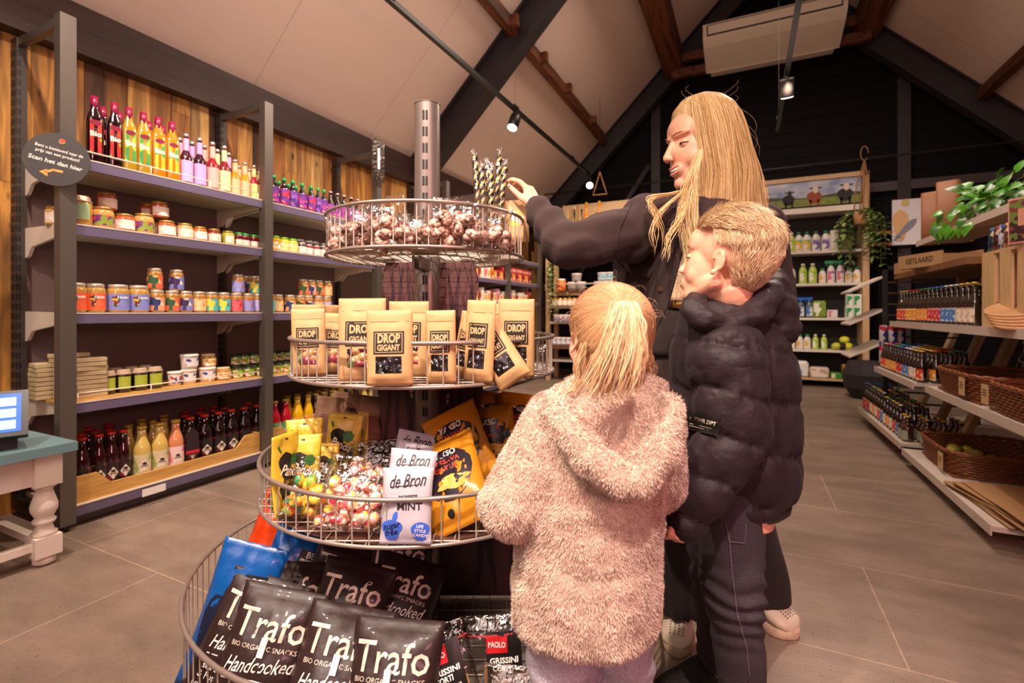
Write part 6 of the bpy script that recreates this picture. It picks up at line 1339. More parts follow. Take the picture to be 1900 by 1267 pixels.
for k in range(10):    # loose wisps beside the cheeks and neck
    s = -1 if k < 7 else 1; p = MG @ Vector((s*.074, -.0+.012*k*.5, -.005)); side = (-RT if (p-cen).dot(RT) < 0 else RT)
    lock([p, p+side*.008-ZU*.03, p+side*.012-ZU*.07, p+side*(.02+.004*k)-ZU*.10], 16, .008, 40+k, (.0004, .0007), (0, 1), .006)
for i in range(90):
    d = Vector((R3.gauss(0, 1), R3.gauss(0, 1), abs(R3.gauss(0, 1)))).normalized(); l = d; R0 = 1/math.sqrt((l.x/.081)**2+(l.y/.100)**2+(l.z/.086)**2); q = MG @ (Vector((0, .02, .03))+l*R0); o = (q-cen).normalized(); w_ = Vector((R3.gauss(0, 1), R3.gauss(0, 1), R3.gauss(0, .6))).normalized()
    strand(hs3, [q+o*(.0035*j*(1-.11*j))+w_*.0028*j-ZU*.0003*j*j for j in range(8)], .00016, 1)
pput('hair_strands', hs3.mesh(HG), gbase, hairg)
# ================================================================ back wall units
LW = mat('#c9a67c', .5, vary=.15, bscale=5, stretch=(8, 8, 1), bump=.1); WSH = mat('#e6dccf', .4); DK = mat('#15100f', .6)
YB = 7.62; xr = PY(1607, 500, YB).x; xl = -.35
u1 = thing('back_shelving', 'white shelving with pale wood frame and cow picture on the black gable wall', 'shelving', ((xl+xr)/2, YB+.2, 0)); HX = (xr-xl)/2
ztop = PY(1607, 316, YB).z
for s in (-1, 1): MB().box((s*HX-.035, -.2, 0), (s*HX+.035, .2, ztop)).build('side_frame', LW, u1)
MB().box((-HX-.03, -.2, ztop-.06), (HX+.03, -.14, ztop+.0)).build('top_rail', LW, u1)
MB().box((-HX, .17, .03), (HX, .19, ztop-.05)).build('back_panel', DK, u1)
BZ = [PY(1590, v, YB).z for v in (462, 524, 590, 651, 705)]
for z in BZ: s = MB().box((-HX+.036, -.2, z-.03), (HX-.036, .165, z)).build('shelf', WSH if z > .2 else LW, u1)
MB().box((-HX+.036, -.2, PY(1590, 380, YB).z-.06), (HX-.036, .165, PY(1590, 378, YB).z)).build('shelf', WSH, u1)
# cow picture: flat print, five grazing cows under a blue sky
x0, x1 = .05, 1.33; zp0, zp1 = PY(1590, 376, YB).z+.004, ztop-.075
pc_ = thing('cow_picture', 'wide printed picture of cows in a green field under blue sky', 'picture', ((x0+x1)/2, YB-.012, zp0)); W2 = (x1-x0)/2; HH = zp1-zp0
MB().box((-W2, 0, 0), (W2, .01, HH)).build('sky_print', nodes_mat('skyp', lambda nt, b: (lambda tc, n: (nt.links.new(tc.outputs['Object'], n.inputs['Vector']), nt.links.new(ramp(nt, [(.35, '#6f86ad'), (.6, '#c3c4cf')], n.outputs[0]), b.inputs['Base Color'])))(N(nt, 'TexCoord'), N(nt, 'TexNoise', Scale=4.0))), pc_)
MB().box((-W2, -.001, 0), (W2, 0, HH*.3)).build('meadow_print', mat('#7d8838', .6, vary=.3, bscale=14), pc_)
MB().grid(lambda u, v: (-W2+2*W2*u, -.0015, HH*(.3+v*(.1+.06*math.sin(u*9)))), 30, 1).build('tree_print', mat('#4d553d', .7, vary=.3, bscale=20), pc_)
SP = lambda x, z: (x, -.003, z); SP2 = lambda x, z: (x, -.0042, z); CS = HH/.30
for cx, sc, body, face in ((-.40, .85, '#7a4a34', '#d9c4b0'), (-.14, .85, '#241c1e', '#2e2628'), (.12, .98, '#9a4a2a', '#e3cdb8'), (.42, 1.0, '#2a2326', '#e0cbb8'), (-.56, .7, '#3a3032', '#cdb8a8')):
    sc *= CS*.92; cx *= 1.15; cw = MB(); dblob(cw, SP, cx-.015, .115*sc, .085*sc, .085*sc, wob=.05); drect(cw, SP, cx-.055*sc, .04*sc, .028*sc, .08*sc); drect(cw, SP, cx+.035*sc, .04*sc, .028*sc, .08*sc); b_ = cw.build('cow_body_print', mat(body, .7), pc_)
    m = MB(); dblob(m, SP2, cx, .215*sc, .03*sc, .05*sc); m.build('cow_face_print', mat(face, .7), b_)
    m = MB(); dblob(m, SP, cx-.05*sc, .238*sc, .024*sc, .01*sc, -.2); dblob(m, SP, cx+.05*sc, .238*sc, .024*sc, .01*sc, .2); m.build('cow_ears_print', mat('#2a2022', .7), b_)
# detergents
def rackput(items, y, z, where, wall_y=YB):
    for i, (name, parts, look, u, cat, sc) in enumerate(items):
        p = PY(u, HOR, y); product(name, parts, f'{look}, {ORD[i]} from left on {where}', cat, (p.x, y, z+.001), rnd.uniform(-.15, .15), 'cleaning products on the back shelving', sc)
def flat(kind, w_, h_, body, capc, labc, trig=False, handle=False):
    k = 'F'+kind
    if k in CLIPS: return CLIPS[k]
    pf = [(w_*.46, 0), (w_*.5, .01), (w_*.5, h_*.62), (w_*.36, h_*.78), (.02, h_*.86), (.02, h_*.9)]
    b = MB().lathe(pf, 16); b.v = [(x, y*.55, z) for x, y, z in b.v]
    if handle: b.tube([(w_*.12, 0, h_*.8), (w_*.42, 0, h_*.72), (w_*.46, 0, h_*.5)], .010, 6)
    c = MB().lathe([(.024, h_*.88), (.024, h_*.99), (.018, h_)], 12)
    if trig: c.box((-.07, -.012, h_*.97), (.035, .012, h_*1.1)).box((-.055, -.008, h_*.86), (-.045, .008, h_*.98))
    l = MB(); l.grid(lambda u, v: (w_*.4*(2*u-1), -w_*.5*.55*math.sqrt(1-.62*(2*u-1)**2)-.003, h_*(.1+.48*v)), 8, 2)
    P = {'body': b.mesh(mat(body, .3)), 'cap': c.mesh(mat(capc, .35)), 'label': l.mesh(patches(labc, 22))}
    for q, me in P.items(): me.name = q
    CLIPS[k] = P; return P
dW = flat('w', .1, .27, '#e4e2da', '#1f8a56', ['#e9e6dc', '#e6c23a', '#e9e6dc', '#6fae5a'], handle=True); dV = flat('v', .1, .27, '#e4e2da', '#1f8a56', ['#e9e6dc', '#7a63a8', '#e9e6dc', '#b7a3d0'], handle=True)
dG = flat('g', .1, .27, '#bcd45a', '#e9e6dc', ['#bcd45a', '#f2f2e0', '#9ac24a']); dR = flat('r', .1, .25, '#d9cfd0', '#cf2a4a', ['#f2e6e0', '#d93a4a', '#e9c0c0']); dT = flat('t', .09, .27, '#e9e2dc', '#1b8f5a', ['#e9e2dc', '#e36a8a', '#8a6ab0'], trig=True)
dB = flat('b', .09, .25, '#5b6a78', '#2f6fd0', ['#e6e9ee', '#4a7fc0', '#c9d6e6'], trig=True); dS = flat('s', .085, .2, '#e9e2dc', '#2aa060', ['#f2e6d0', '#e6b84a', '#e37a8a'])
Q = lambda p, look, u, sc=1: ('detergent_bottle', p, look, u, 'bottle', sc)
rackput([Q(dR, 'pink capped bottle', 1452), Q(dG, 'white green bottle', 1468), Q(dW, 'white handled bottle with yellow label', 1482), Q(dW, 'white handled bottle with yellow label', 1497), Q(dV, 'white handled bottle with violet label', 1514), Q(dV, 'white handled bottle with violet label', 1532)], YB+.06, BZ[0], 'the top shelf')
rackput([Q(dR, 'red capped bottle', 1450), Q(dR, 'red capped bottle', 1469), Q(dG, 'lime green bottle', 1490), Q(dG, 'lime green bottle', 1508), Q(dS, 'small pink white bottle', 1526), Q(dT, 'green trigger spray', 1542), Q(dT, 'green trigger spray', 1559), Q(dS, 'small labelled bottle', 1575), Q(dS, 'small labelled bottle', 1590)], YB+.06, BZ[1], 'the second shelf')
rackput([Q(dB, 'blue trigger spray', 1486), Q(dB, 'blue trigger spray', 1502)], YB+.06, BZ[2], 'the third shelf')
rackput([Q(dS, 'small white bottle', 1469), Q(dS, 'small white bottle', 1484), Q(dS, 'small white bottle', 1498), Q(dG, 'pale green bottle', 1513, .75), Q(dG, 'pale green bottle', 1529, .75)], YB+.06, BZ[3], 'the fourth shelf')
def box_at(name, label, cat, u0, u1, v0, z, Y, dep, cols, group=None, scale=14, rnd_=False):
    a = PY(u0, v0, Y); b = PY(u1, v0, Y); t = thing(name, label, cat, ((a.x+b.x)/2, Y+dep/2, z+.001), group=group); hw = (b.x-a.x)/2; h_ = max(.03, (a.z+b.z)/2-z)
    if rnd_: m = MB(); m.loft([ell(Vector((0, 0, zz)), Vector((1, 0, 0)), Vector((0, 1, 0)), hw*k, dep/2*k, 20, 4) for zz, k in ((0, .92), (h_*.1, 1), (h_*.85, 1), (h_, .85))]); m.build('pack', mat(cols[0], .5, bump=.4, bscale=30), t)
    else: MB().box((-hw, -dep/2, 0), (hw, dep/2, h_)).build('carton', mat(cols[0], .5), t)
    MB().box((-hw*.86, -dep/2-.003, h_*.1), (hw*.86, -dep/2-.0005, h_*.86)).build('print', patches(cols, scale), t); return t
box_at('soap_box', 'white and pale carton on the top shelf beside the plant', 'carton', 1541, 1556, 427, BZ[0], YB, .12, ['#d9cfc0', '#e6ddd0', '#b7c08a'])
box_at('refill_pouch', 'olive refill pouch under the hanging plant', 'pouch', 1560, 1582, 440, BZ[0], YB, .1, ['#a8a860', '#c9c48a', '#7d8a4a'], rnd_=True)
box_at('refill_pouch', 'green refill pouch with white circle on the third shelf', 'pouch', 1508, 1534, 558, BZ[2], YB, .1, ['#7d9a2f', '#f0efe0', '#9ab84a'], rnd_=True)
box_at('soap_box', 'small pink and green box on the third shelf', 'carton', 1535, 1554, 575, BZ[2], YB, .1, ['#e9e0dc', '#e07a9a', '#3aa060'])
for k, (a, b, v) in enumerate(((1570, 1583, 568), (1584, 1599, 568))): box_at('washing_tablet_box', f'white and green washing tablet box, lower {"left" if k == 0 else "right"}', 'carton', a, b, v, BZ[2], YB, .12, ['#eef0e6', '#2f9a58', '#eef0e6'], 'tablet boxes')
zz = PY(1590, 568, YB).z
for k, (a, b) in enumerate(((1571, 1583), (1584, 1599))): box_at('washing_tablet_box', f'white and green washing tablet box, upper {"left" if k == 0 else "right"}', 'carton', a, b, 546, zz, YB, .12, ['#eef0e6', '#2f9a58', '#eef0e6'], 'tablet boxes')
box_at('toilet_paper_pack', 'large white toilet paper pack with tree print on the lowest shelf', 'pack', 1448, 1502, 670, BZ[4], YB, .2, ['#e9e6e0', '#6f9a4a', '#e9e6e0', '#8ab4d0', '#e9e6e0'], rnd_=True)
box_at('tissue_pack', 'beige tissue pack on the lowest shelf', 'pack', 1503, 1540, 682, BZ[4], YB, .18, ['#d9c4b0', '#e9dccf', '#c9a890'], rnd_=True)
box_at('sponge_pack', 'green sponge pack on the lowest shelf', 'pack', 1541, 1563, 692, BZ[4], YB, .15, ['#3f8a3a', '#e6e0a0', '#5aa84a'], rnd_=True)
box_at('yellow_carton', 'yellow carton at the right end of the lowest shelf', 'carton', 1565, 1580, 678, BZ[4], YB, .15, ['#d9a83a', '#e9c96a', '#b87a2a'])
for k, (u, c) in enumerate(((1552, '#c9c93a'), (1563, '#1d1a1a'), (1574, '#d9d62f'), (1586, '#1d1a1a'), (1569, '#e0e040'))):
    p = PY(u, HOR, YB+.05); tag(MB().ball((0, 0, .05), (.06, .06, .05), 12, 8).build('scouring_ball', mat(c, .6, bump=.5, bscale=60), loc=(p.x, YB+.05+.08*(k > 3), BZ[3]+.001+(0 if k < 4 else .08))), f'{"yellow" if c != "#1d1a1a" else "black"} scouring ball on the fourth shelf, {ORD[k]} of the heap', 'sponge', 'scouring balls')
# macrame hanger and trailing plants
GLF = [mat(c, .5, vary=.2, bscale=20) for c in ('#5d7f3a', '#a9b878', '#7f9a55')]
def leaf(m, p, d, L, W_, mi=0, up=(0, 0, 1)):
    d = Vector(d).normalized(); s = d.cross(Vector(up)); s = s.normalized() if s.length > 1e-4 else Vector((1, 0, 0)); n_ = s.cross(d); P = [p, p+d*L*.3+s*W_*.5, p+d*L*.65+s*W_*.42, p+d*L-n_*L*.15, p+d*L*.65-s*W_*.42, p+d*L*.3-s*W_*.5, p+d*L*.3+n_*W_*.12, p+d*L*.65+n_*W_*.06]
    m.add(P, [(0, 1, 6), (1, 2, 7, 6), (2, 3, 7), (3, 4, 7), (4, 5, 6, 7), (5, 0, 6)], mi, True)
def trailing(name, label, top, vines, L_, W_, seed, spread, pot=None):
    t = thing(name, label, 'plant', top); rr = random.Random(seed); m = MB(); st2 = MB()
    for k in range(vines):
        a = rr.uniform(0, 2*math.pi); ln = rr.uniform(.45, 1)*spread[1]; p = Vector((0, 0, .02)); pts = [p.copy()]; rad = rr.uniform(.4, 1)*spread[0]
        for j in range(12): f = (j+1)/12; pts.append(Vector((math.cos(a)*rad*min(1, f*2.2), math.sin(a)*rad*.6*min(1, f*2.2), .05*math.sin(f*4)-ln*max(0, f-.2))))
        st2.tube(pts, .002, 4)
        for j in range(1, 13):
            for s in (-1, 1): d = Vector((math.cos(a+s*1.3)+rr.uniform(-.4, .4), math.sin(a+s*1.3)+rr.uniform(-.4, .4), rr.uniform(-.7, .3))); leaf(m, pts[j], d, L_*rr.uniform(.7, 1.1), W_*rr.uniform(.8, 1.1), rr.choice((0, 1, 2)))
    m.build('leaves', GLF, t); st2.build('stems', mat('#6a7a3a', .6), t)
    if pot: MB().lathe([(pot*.8, -pot*1.6), (pot, -pot*.2), (pot*1.02, 0), (pot*.85, -.01)], 20).build('pot', mat('#b98a5c', .7), t)
    return t
ph = PY(1598, 395, YB-.22); trailing('trailing_plant', 'pale green plant trailing from a knotted hanger beside the cow picture', tuple(ph), 16, .10, .05, 3, (.30, .80), .09)
hg = thing('macrame_hanger', 'brown knotted cord plant hanger hooked above the back shelving', 'plant hanger', tuple(ph)); m = MB()
hk = PY(1604, 283, YB-.22)-ph
for a in range(4): q = Vector((math.cos(a*1.57)*.08, math.sin(a*1.57)*.08, -.02)); m.tube([hk-ZU*.1, hk*.5+q*.8, q], .008, 6)
m.tube([hk-ZU*.1+Vector((.04*math.cos(t), 0, .09+.09*math.sin(t))) for t in [k*.55 for k in range(11)]], .006, 6); m.build('cords', mat('#a3744a', .8), hg)
# left back unit
YL = 6.7; xa, xb = PY(1016, 500, YL).x, PY(1016, 500, YL).x+1.9
u2 = thing('display_rack', 'pale wooden display rack with juice and jars behind the woman arm', 'shelving', ((xa+xb)/2, YL+.2, 0)); HX2 = (xb-xa)/2; zt = PY(1040, 372, YL).z
for s in (-1, 1): MB().box((s*HX2-.03, -.2, 0), (s*HX2+.03, -.14, zt-.35)).box((s*HX2-.03, .14, 0), (s*HX2+.03, .2, zt)).build('post', LW, u2)
LZ = [PY(1060, v, YL).z for v in (430, 540, 568, 597, 640, 668)]
for k, z in enumerate(LZ): MB().box((-HX2+.03, -.2, z-(.06 if k in (1, 4) else .03)), (HX2-.03, .2, z)).build('shelf', LW if k in (0, 1, 4) else WSH, u2)
MB().box((-HX2+.1, .17, LZ[0]), (HX2-.03, .2, zt)).build('header_board', mat('#d9b98c', .5), u2)
OJ = bottle('oj', .05, .40, '#e8860f', '#d9b43a', patches(['#f6e9d9', '#f0a03a', '#f6e9d9'], 30), neck=.017, sh=.42, z0=.02, z1=.38, capmet=.4)
for k, u in enumerate((1088, 1112)): p = PY(u, HOR, YL+.0); product('orange_juice_bottle', OJ, f'tall orange juice bottle on the display rack, {("left", "right")[k]} of the pair', 'bottle', (p.x, YL+.0, LZ[0]+.001), 0, 'orange juice bottles')
for k in range(7): p = PY(1055+k*4.2, HOR, YL+.02); t = thing('straw_bundle', f'upright tan paper pack beside the orange juice, {ORD[k]} from left', 'pack', (p.x, YL+.03, LZ[0]+.001), (0, 0, 0), 'tan paper sticks'); MB().beam((0, 0, 0), (rnd.uniform(-.03, .03), 0, rnd.uniform(.3, .42)), .028, .02, up=(0, 1, 0)).build('pack', mat(('#c9a87c', '#a8814f', '#d9c4a0')[k % 3], .6), t)
OR2 = jar('snackjar', .075, .17, '#d97a2a', mat('#e0dcd8', .2), patches(['#e88a3a', '#f0b070', '#d9602a'], 30)); BL2 = tubm('bluetub', .075, .12, patches(['#a9cdd6', '#e6f0f0', '#7fb4c4'], 24), '#b9d6da'); GB2 = tubm('greytub', .07, .12, mat('#9a8f8c', .5), '#b0a6a2')
p = PY(1041, HOR, YL-.1); product('snack_jar', OR2, 'clear jar of orange snacks at the left end of the display rack', 'jar', (p.x, YL-.1, LZ[1]+.001), 0, None)
for k, (u, pr_, lk) in enumerate(((1062, GB2, 'grey'), (1078, GB2, 'grey'), (1112, BL2, 'pale blue'), (1126, BL2, 'pale blue'), (1140, BL2, 'pale blue'))): p = PY(u, HOR, YL-.08); product('dairy_tub', pr_, f'{lk} tub on the display rack, {ORD[k]} from left', 'tub', (p.x, YL-.08, LZ[1]+.001), 0, 'tubs on the display rack')
for k, u in enumerate((1070, 1119, 1133)): p = PY(u, HOR, YL-.08); product('dairy_tub', GB2 if k == 0 else BL2, f'{"grey" if k == 0 else "pale blue"} tub stacked on others on the display rack, {ORD[k]} from left', 'tub', (p.x, YL-.08, LZ[1]+.122), 0, 'tubs on the display rack')
for r_, z in ((2, LZ[3]), (1, LZ[2]), (0, LZ[4])):
    for k in range(6): p = PY(1028+k*9+r_*2, HOR, YL-.08); product('dairy_tub', (TB, J4, TB2)[r_], f'small pale pot on a lower level of the display rack, level {("five", "three", "four")[r_]}, {ORD[k]} from left', 'tub', (p.x, YL-.08, z+.001), 0, 'small pots on the display rack', 1.3)
MB().tube([(xa+.05, YL-.2, LZ[1]+.09), (xb-.05, YL-.2, LZ[1]+.09)], .008, 6).tube([(xa+.05, YL-.2, LZ[1]), (xa+.05, YL-.2, LZ[1]+.09)], .008, 6).build('guard_rail', WSH, label='thin white guard rail along the wooden display rack', cat='rail')
pl = PY(1030, 478, YL-.25); trailing('trailing_plant', 'pale string plant trailing over the wooden display rack', tuple(pl), 9, .05, .04, 8, (.12, 1.0), .06)
h_ = PY(1113, 345, YL); t = thing('cord_hanger', 'small brown cord loop hanging above the display rack', 'plant hanger', tuple(h_)); MB().tube([(0, 0, .2), (-.06, 0, 0), (-.1, 0, -.12), (.1, 0, -.12), (.06, 0, 0), (0, 0, .2)], .008, 6).build('cords', mat('#b98a5c', .8), t)
MB().tube([(h_.x, h_.y, h_.z+.2), (h_.x, h_.y, 4.0)], .003, 4).build('hanging_wire', STEEL, label='thin dark wire holding the cord loop', cat='cable')
# wall shelf with canvas
yw = 8.02; a = PY(1618, 455, yw); b = PY(1800, 455, yw)
MB().box((a.x, yw-.1, a.z-.02), (b.x, YG-.002, a.z+.02)).box((a.x, yw-.1, a.z+.14), (b.x, YG-.002, a.z+.17)).build('wall_shelf', mat('#a8642a', .4, vary=.2, bscale=6), label='orange brown double plank wall shelf on the black wall', cat='shelf')
c0 = PY(1655, 372, 7.9); c1 = PY(1724, 452, 7.9)
t = thing('canvas_print', 'pale canvas print of a bird standing on the wall shelf', 'picture', ((c0.x+c1.x)/2, 7.885, c1.z)); w_ = (c1.x-c0.x)/2; hh = c0.z-c1.z
MB().box((-w_, 0, 0), (w_, .03, hh)).build('canvas', mat('#e3dcde', .6, emit=0), t)
m = MB(); dblob(m, lambda x, z: (x, -.003, z), -w_*.55, hh*.45, w_*.42, hh*.35, wob=.1); m.build('sand_print', mat('#dfb07a', .6), t)
m = MB(); dblob(m, lambda x, z: (x, -.005, z), -w_*.25, hh*.35, w_*.2, hh*.3, -.7, wob=.12); m.build('grey_print', mat('#8a8796', .6), t)
m = MB(); drect(m, lambda x, z: (x, -.006, z), -w_*.3, hh*.92, w_*.4, hh*.14); m.build('tag', mat('#d6b96a', .6), t)
# ================================================================ right hand A-frame racks
FR = mat('#a88b6a', .5, vary=.15, bscale=6, stretch=(8, 8, 1)); SHR = mat('#cdbfb2', .4)
def rack(label, ya, yb, levels, legs_y, name='a_frame_rack', bx_=1.17):
    t = thing(name, label, 'shelving', (1.3, (ya+yb)/2, 0), group='leaning wooden racks'); o = Vector((1.3, (ya+yb)/2, 0))
    for z, xf, y0, y1, dep in levels:
        s = MB().box((xf-o.x, y0-o.y, z-.022), (xf+dep-o.x, y1-o.y, z)).build('shelf', SHR, t)
        MB().box((xf-.006-o.x, y0-o.y, z-.04), (xf-o.x, y1-o.y, z+.004)).build('front_lip', SHR, s)
    for ly in legs_y:
        MB().beam((bx_-o.x, ly-o.y, 0), (bx_+.55-o.x, ly-o.y, 1.54), .035, .09, up=(0, 1, 0)).build('leg', FR, t)
        MB().beam((bx_+1.2-o.x, ly-o.y, 0), (bx_+.65-o.x, ly-o.y, 1.54), .035, .09, up=(0, 1, 0)).build('leg', FR, t)
    return t
rack('far leaning rack with white shelves full of bottles', 4.05, 5.45, [(.125, .93, 4.06, 5.45, .8), (.555, .95, 3.86, 4.9, .6), (.925, 1.05, 4.04, 4.88, .55), (1.57, 1.25, 4.04, 5.0, .3)], (4.8, 5.3), bx_=1.28)
rack('near leaning rack with white shelves and wicker baskets', 2.35, 4.0, [(.10, .93, 2.72, 4.02, .85), (.545, 1.0, 2.2, 3.82, .62), (.925, 1.05, 2.2, 4.02, .55), (1.57, 1.25, 3.3, 4.02, .3)], (4.03, 2.3))
t = thing('black_end_stand', 'black metal grid stand at the far end of the bottle rack', 'rack', (1.05, 4.98, 0))
m = MB()
for x in (-.03, .55): m.box((x, -.02, 0), (x+.03, .02, 1.38))
m.box((-.03, -.02, 1.35), (.58, .02, 1.38))
m.build('frame', DK, t)
for k in range(12): MB().box((0, -.012, .25+k*.09), (.55, .012, .262+k*.09)).build('slat', mat('#4a3222' if k > 6 else '#201a18', .6), t)
for k in range(3): MB().add([(-.25, .06, .62+k*.28), (.0, .06, .75+k*.28), (.0, .5, .75+k*.28), (-.25, .5, .62+k*.28), (-.25, .06, .605+k*.28), (.0, .06, .735+k*.28), (.0, .5, .735+k*.28), (-.25, .5, .605+k*.28)], [(0, 1, 2, 3), (7, 6, 5, 4), (0, 4, 5, 1), (1, 5, 6, 2), (2, 6, 7, 3), (3, 7, 4, 0)]).build('sloping_tray', WSH, t)
pb_ = PY(1610, 718, 6.9); t = thing('dark_bin', 'dark rounded woven bin on the floor at the aisle end', 'bin', (pb_.x, 6.9, 0)); MB().lathe([(.16, 0), (.24, .12), (.26, .28), (.2, .42), (.17, .43)], 8, smooth=False).build('bin_body', mat('#2a2226', .7, bump=.4, bscale=30), t)
# bottles
BCOL = [['#d9482f', '#f0c9a0'], ['#e89a2a', '#f6dcb0'], ['#f0b060', '#e6783a'], ['#c93a44', '#e9b0a0'], ['#4a7fc0', '#bcd0e6'], ['#e9dcc9', '#c9a890']]
CAPS = ['#d9b24a', '#c92f3a', '#2a9a62', '#3a6ac0', '#d9d2cc', '#d9b24a']
def beer(i, h=.235, r=.031, body='#1d0d07'): return bottle('beer%d_%s_%s' % (i, h, body), r, h, body, CAPS[i], patches(BCOL[i], 60), neck=.0125, sh=.5, z0=.08, z1=.42, caph=.035, capr=1.2, capmet=.3)
def xrow(n, ya, yb, X, z, mk, look, where, group, cat='bottle', name='beer_bottle', sc=1):
    for k in range(n):
        y = ya+(yb-ya)*k/max(1, n-1); i = mk(k) if callable(mk) else mk; i_, parts = i
        product(name, parts, f'{look[i_] if isinstance(look, (list, tuple)) else look}, {ORD[k]} from the far end, {where}', cat, (X, y, z+.001), -RQ+rnd.uniform(-.2, .2), group, sc)
LK = ['dark bottle, orange red label', 'dark bottle, amber label', 'dark bottle, peach label', 'dark bottle, red label', 'dark bottle, blue label', 'dark bottle, pale label']
for r_, (X, n) in enumerate(((1.10, 18), (1.17, 18), (1.24, 18))): xrow(n, 4.78, 3.42, X, .925, lambda k: ((k//3) % 6, beer((k//3) % 6)), LK, f'upper shelf, {("front", "middle", "rear")[r_]} row', 'beer bottles on the upper shelf')
for r_, (X, n) in enumerate(((1.0, 13), (1.07, 13), (1.14, 13), (1.21, 13))): xrow(n, 4.80, 3.90, X, .555, lambda k: ((k//2+r_) % 6, beer((k//2+r_) % 6, .2)), LK, f'second shelf, {("front", "second", "third", "rear")[r_]} row', 'beer bottles on the second shelf')
for r_, (X, n) in enumerate(((.985, 13), (1.06, 13), (1.13, 13))): xrow(n, 5.38, 4.3, X, .125, lambda k: ((3 if k < 3 else k % 6), beer((3 if k < 3 else (5, 0, 4, 5, 2)[k % 5]), .24 if k < 8 else .22, body='#1a0c08')), LK, f'lowest shelf, {("front", "middle", "rear")[r_]} row', 'beer bottles on the lowest shelf')
stub = bottle('stub', .036, .17, '#3a150a', '#d9b24a', mat('#9aa08a', .6), neck=.013, sh=.48, z0=.08, z1=.45, caph=.05, capr=1.25, capmet=.4)
for r_ in range(4): xrow(2 if r_ == 0 else 3, 4.22, 4.22-.078*(1 if r_ == 0 else 2), .985+r_*.085, .125, (0, stub), 'squat brown bottle with gold cap', f'near corner, {ORD[r_]} row', 'squat brown bottles', name='squat_bottle')
tallb = bottle('tallb', .04, .29, '#0d0a0a', '#c9c0b6', patches(['#d9cfc0', '#b0a890'], 30), neck=.014, sh=.55, z0=.1, z1=.45)
xrow(10, 3.80, 2.7, 1.45, .545, (0, tallb), 'tall dark wine bottle', 'behind the upper baskets', 'tall wine bottles', name='wine_bottle'); xrow(8, 3.9, 2.95, 1.52, .10, (0, tallb), 'tall dark wine bottle', 'behind the lower baskets', 'tall wine bottles', name='wine_bottle')
can = vessel('can', [(.024, 0), (.0265, .006), (.0265, .155), (.024, .165)], patches(['#2a3a8a', '#c9c4cc', '#b02a3a'], 25), [(.022, .165), (.022, .168)], mat('#c9c4c0', .3, metal=.8), None, None)
for k in range(6): product('drink_can', can, f'blue and silver drink can at the far rack end, {ORD[k]} of the block', 'can', (1.0+.06*(k % 3), 4.87 if k < 3 else 4.87, .556+(.17 if k >= 3 else 0)), 0, 'drink cans')
# wicker baskets
WK = mat('#7a4420', .5, vary=.3, bscale=40, bump=.3)
def wicker(label, c, sx, sy, h, tilt=0, group='wicker baskets'):
    t = thing('wicker_basket', label, 'basket', c, (0, tilt, 0), group); n = 2*int((sx+sy)*2/.05/2)*2
    def per(k, inset=0):
        a = 2*math.pi*k/n; ct, s_ = math.cos(a), math.sin(a); q = 5; r_ = (abs(ct)**q+abs(s_)**q)**(-1/q); return ct*r_, s_*r_
    m = MB(); rows = int(h/.0145)
    for j in range(rows):
        z = .008+j*.0145; f = .93+.07*z/h; m.tube([(sx/2*f*per(k)[0]+.004*(1 if (k+j) % 2 else -1)*math.cos(2*math.pi*k/n), sy/2*f*per(k)[1]+.004*(1 if (k+j) % 2 else -1)*math.sin(2*math.pi*k/n), z) for k in range(n)], .0072, 5, closed=True)
    m.build('woven_wall', WK, t)
    m = MB()
    for q in range(2): m.tube([(sx/2*per(k)[0]*1.01, sy/2*per(k)[1]*1.01+0, h+.004+.006*math.sin(k*1.2+q*3.14)) for k in range(n)], .009, 5, closed=True)
    m.build('rim', WK, t)
    MB().box((-sx*.46, -sy*.46, .0), (sx*.46, sy*.46, .012)).build('base', WK, t); return t
def tagcard(par_loc, label, rz=-RQ): t = thing('price_card', label, 'price card', par_loc, (0, 0, rz), 'tan price cards'); MB().box((-.035, -.003, -.045), (.035, 0, .045)).build('card', mat('#c9a878', .6), t); m = MB(); [drect(m, lambda x, z: (x, -.0042, z), 0, .02-.012*k, .045, .004) for k in range(3)]; m.build('handwriting', mat('#4a3a2c', .6), t)
wicker('left wicker basket on the middle shelf of the near rack', (1.245, 3.42, .547), .48, .62, .125); wicker('right wicker basket on the middle shelf, holding red apples', (1.245, 2.74, .547), .48, .62, .125)
wicker('lower wicker basket with pears on the bottom shelf', (1.24, 3.68, .102), .50, .56, .125); wicker('lower wicker basket in the dark behind the paper bags', (1.46, 2.95, .102), .44, .75, .135)
tagcard((.995, 3.25, .62), 'tan price card on the left upper basket'); tagcard((.995, 2.98, .62), 'tan price card on the right upper basket'); tagcard((.98, 3.50, .17), 'tan price card on the pear basket')
for k, (x, y, z) in enumerate(((1.12, 3.78, .16), (1.10, 3.70, .18), (1.13, 3.62, .165), (1.16, 3.55, .175), (1.2, 3.72, .16), (1.09, 3.58, .15), (1.23, 3.60, .165), (1.14, 3.86, .155), (1.2, 3.84, .155))):
    t = thing('pear', f'yellow green pear in the lower basket, {ORD[k]} from the far end', 'fruit', (x, y, z+.012), (rnd.uniform(1.1, 1.6), 0, rnd.uniform(0, 6)), 'pears in the lower basket'); MB().lathe([(.004, -.036), (.022, -.032), (.031, -.012), (.028, .008), (.016, .03), (.010, .046), (.003, .05)], 14).build('fruit', mat('#a89a3a', .4, vary=.3, bscale=25), t); MB().tube([(0, 0, .048), (.003, 0, .066)], .0015, 5).build('stem', mat('#4a3420', .7), t)
